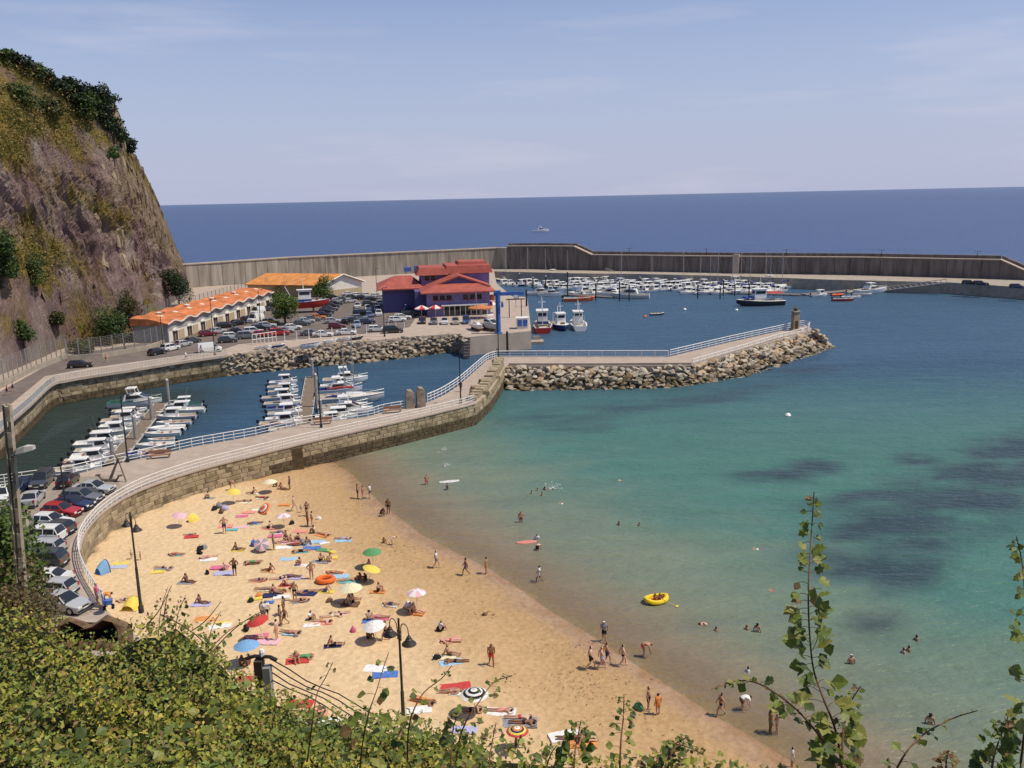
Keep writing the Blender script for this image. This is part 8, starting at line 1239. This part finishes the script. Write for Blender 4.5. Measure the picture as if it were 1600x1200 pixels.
shoot([(1075, 1152), (1058, 1160), (1040, 1178), (1020, 1200), (1010, 1260)], 4.2, 'bushy twig near the bottom centre right', .05, 8, 18, False, two=3); shoot([(1100, 1180), (1085, 1172), (1060, 1165), (1045, 1190), (1040, 1250)], 4.2, 'curling twig at the bottom centre right', .045, 12, 16, False)
shoot([(410, 958), (380, 972), (350, 992), (318, 1030), (300, 1080)], 7.4, 'long thin shoot reaching over the sand from the brambles', .05, 13, 9, False); shoot([(345, 955), (330, 985), (325, 1020), (320, 1060)], 7.4, 'thin shoot on the crest of the brambles', .05, 14, 12, False); shoot([(262, 918), (252, 950), (248, 985), (246, 1030)], 7.8, 'fine dry shoot beside the lamp pole foot', .045, 10, 12, False, dry=.5); shoot([(290, 930), (278, 960), (272, 1000), (268, 1040)], 7.8, 'second fine shoot on the bramble crest', .045, 10, 12, False, dry=.4)
# hollow log
pl = AT(135, 990, 8.5); r = empty('hollow_log', pl, -.1, .82); r.rotation_euler = (R(-30), 0, -.12); tag(r, 'broken hollow log with dark opening behind the brambles', 'log'); pr_ = [(-.42, -.10), (-.36, .08), (-.25, .14), (-.12, .09), (-.02, .055), (.08, .09), (.2, .17), (.32, .15), (.40, .05), (.44, -.1)]
mat('old_wood', (.17, .105, .065), .95, .1, var=.4, scale=9, bump=.6, bscale=30, sx=(1, .2, 1)); mb = MB(); mb.loft([[(x, random.uniform(-.03, .03), z), (x*1.10, .02, z*1.15+.03+random.uniform(0, .02)), (x*1.05, .35, z*1.0+.02), (x, .35, z)] for x, z in pr_], closed=True); mb.obj('bark_shell', MATS['old_wood'], r); MB().box((0, .33, 0), (.8, .06, .3)).obj('hollow_shade', MATS['undergrowth'], r); MB().box((.05, .0, -.15), (1.1, .25, .10), .05, .9).obj('lower_slab', MATS['old_wood'], r)  # dark box at the back stands in for the shade inside the hollow
# bushes on the left slope and the concrete pole
BGc = [(.085, .135, .025), (.06, .10, .02), (.12, .165, .035)]; DRY = [(.17, .115, .055), (.13, .09, .04), (.12, .105, .035)]
def onhill(px, dep): a = AT(px, 900, dep); return Vector((a.x, a.y, hill_z(a.x, a.y)))
for (px, top, dep, rx, pal, lab, n_, lf) in [(8, 778, 23, .62, BGc, 'bright green bush behind the concrete pole at the left edge', 4200, .14), (38, 858, 22, .42, BGc, 'green bush right of the concrete pole beside the dark car', 2200, .12), (-60, 760, 23, 1.2, BGc, 'green bush mostly beyond the left edge', 1500, .16), (0, 882, 15, .5, DRY, 'dry brown bush below the concrete pole', 5200, .08), (36, 918, 13.5, .36, DRY, 'small dry bush at the foot of the slope edge', 2600, .07)]:
    b0 = onhill(px, dep); zt = AT(px, top, b0.y).z; h = zt-b0.z; tree('slope_bush', b0, h, rx*1.7, min(h*.42, 1.9 if dep > 16 else 1.1), n_, pal, lab, 'bush', None, lf, trunk=.3, lumps=14)
pd_ = 20.0; ct, cb = AT(11, 632, pd_), AT(33, 900, pd_); b0 = Vector((cb.x, cb.y, hill_z(cb.x, cb.y)-.3)); ax = (ct-cb).normalized(); r = empty('concrete_pole', b0); tag(r, 'notched grey concrete utility pole leaning at the left edge', 'pole'); Ht = ct.z-b0.z; mat('pole_concrete', (.46, .39, .29), .95, .15, var=.2, scale=5)
def pxy(z): q = (ct-cb)*((z+b0.z-cb.z)/(ct.z-cb.z)); return Vector((cb.x-b0.x+q.x, 0, z))
for sd_ in (-1, 1): MB().tube([pxy(0)+Vector((sd_*.115, 0, 0)), pxy(Ht)+Vector((sd_*.075, 0, 0))], [.055, .042], 4).obj('flange', MATS['pole_concrete'], r)
k = 0; z = .3
while z < Ht: w_ = .22-.08*z/Ht; MB().box(pxy(z), (w_, .10, .36)).obj('web', MATS['pole_concrete'], r); z += .62
MB().tube([pxy(0)+Vector((0, .07, 0)), pxy(Ht)+Vector((0, .05, 0))], [.07, .04], 4).obj('back_web', MATS['pole_concrete'], r)
zl = AT(25, 712, pd_).z-b0.z; q = pxy(zl); MB().tube([q, q+Vector((.16, -.05, .06))], .03, 6).obj('lamp_arm', MATS['galvanised'], r); MB().loft([[(q.x+.12+x, q.y-.06-.1*x-wd, q.z+.05+.25*x), (q.x+.12+x, q.y-.06-.1*x+wd, q.z+.05+.25*x), (q.x+.12+x, q.y-.06-.1*x+wd*.7, q.z+.05+.25*x+ht), (q.x+.12+x, q.y-.06-.1*x-wd*.7, q.z+.05+.25*x+ht)] for x, wd, ht in ((0, .05, .07), (.08, .10, .12), (.3, .12, .14), (.5, .08, .09))], closed=True).obj('lamp_head', MATS['rail_grey'], r)
MB().tube([pxy(Ht*.35)+Vector((-.05, -.1, 0)), pxy(Ht*.7)+Vector((.02, -.1, 0)), pxy(Ht)+Vector((-.03, -.1, 0))], .02, 5).obj('cable', MATS['black_metal'], r)
# post with bracket and twisted cables
pt = AT(410, 1030, 13.5); bz0 = hill_z(pt.x, pt.y)-.3; r = empty('cable_post', Vector((pt.x, pt.y, bz0))); tag(r, 'dark timber post with cable bracket among the brambles', 'post'); Hp = pt.z-bz0; MB().box((-.06, 0, Hp/2), (.13, .2, Hp)).obj('shaft', MATS['bark'], r); MB().box((.07, -.02, Hp/2-.06), (.12, .16, Hp-.12)).obj('steel_face', MATS['galvanised'], r); MB().tube([(-.26, 0, Hp+.02), (-.12, -.02, Hp+.07), (.14, -.02, Hp+.05), (.24, 0, Hp-.02)], .03, 6).obj('bracket', MATS['black_metal'], r); MB().lathe([(.05, 0), (.05, .08), (.03, .12)], 8, (0, 0, Hp+.06)).obj('insulator', MATS['white_paint'], r)
e_ = AT(860, 1215, 21)
for k in range(4):
    a = Vector((pt.x+.12, pt.y, pt.z-.02-.11*k)); pts = []
    for t in [q/24 for q in range(25)]: p = a.lerp(e_+Vector((0, 0, -.22*k)), t); p.z -= .55*math.sin(PI*t)*.5; p += Vector((0, .03*math.sin(t*40+k), .03*math.cos(t*40+k))); pts.append(p-a)
    o = MB().tube(pts, .011, 5).obj('overhead_cable', MATS['black_metal'], None, False, a); tag(o, f'dark sagging cable from the timber post, {ORD[k]} from the top', 'cable', 'cables from the timber post')
# bell shaped twin street lamps
mat('lamp_iron', (.055, .048, .042), .5, .4, .2, var=.2)
def twin(px, by, top, rz, lab):
    p = G(px, by, ZQ); h = AT(px-8 if px < 300 else px-3, top, p.y).z-ZQ; r = empty('twin_lamp', p, rz); tag(r, lab, 'street lamp', 'bell shaped twin lamps of the promenade'); MB().lathe([(.2, 0), (.2, .5), (.12, .6), (.1, h*.45), (.075, h*.46), (.06, h-.1), (.06, h)], 10).obj('pole', MATS['lamp_iron'], r, True)
    for s in (-1, 1):
        pts = [(s*.14, 0, h-1.25), (s*.16, 0, h-.55)]+[(s*(.16+.31*(1-math.cos(t))), 0, h-.55+.38*math.sin(t)) for t in [q*PI/6 for q in range(1, 6)]]+[(s*.79, 0, h-.75)]; a = MB().tube(pts, .028, 6).obj('arm', MATS['lamp_iron'], r); lm = MB().lathe([(.05, 0), (.07, -.06), (.13, -.10), (.13, -.18), (.19, -.23), (.20, -.30), (.38, -.46), (.40, -.52), (.3, -.53)], 14, (s*.79, 0, h-.72)).obj('lamp_shade', MATS['lamp_iron'], r, True); MB().lathe([(.25, -.52), (.2, -.60), (.05, -.64)], 12, (s*.79, 0, h-.72)).obj('bulb_glass', MATS['lamp_glass'], lm, True)
        for z in (h-1.2, h-1.0, h-.75): MB().box((s*.08, 0, z), (.16, .05, .04)).obj('bracket', MATS['lamp_iron'], r)
twin(633, 1172, 966, -.75, 'black twin lamp with bell shades rising from the brambles'); twin(221, 957, 800, -.75, 'dark twin lamp with bell shades at the left end of the beach')
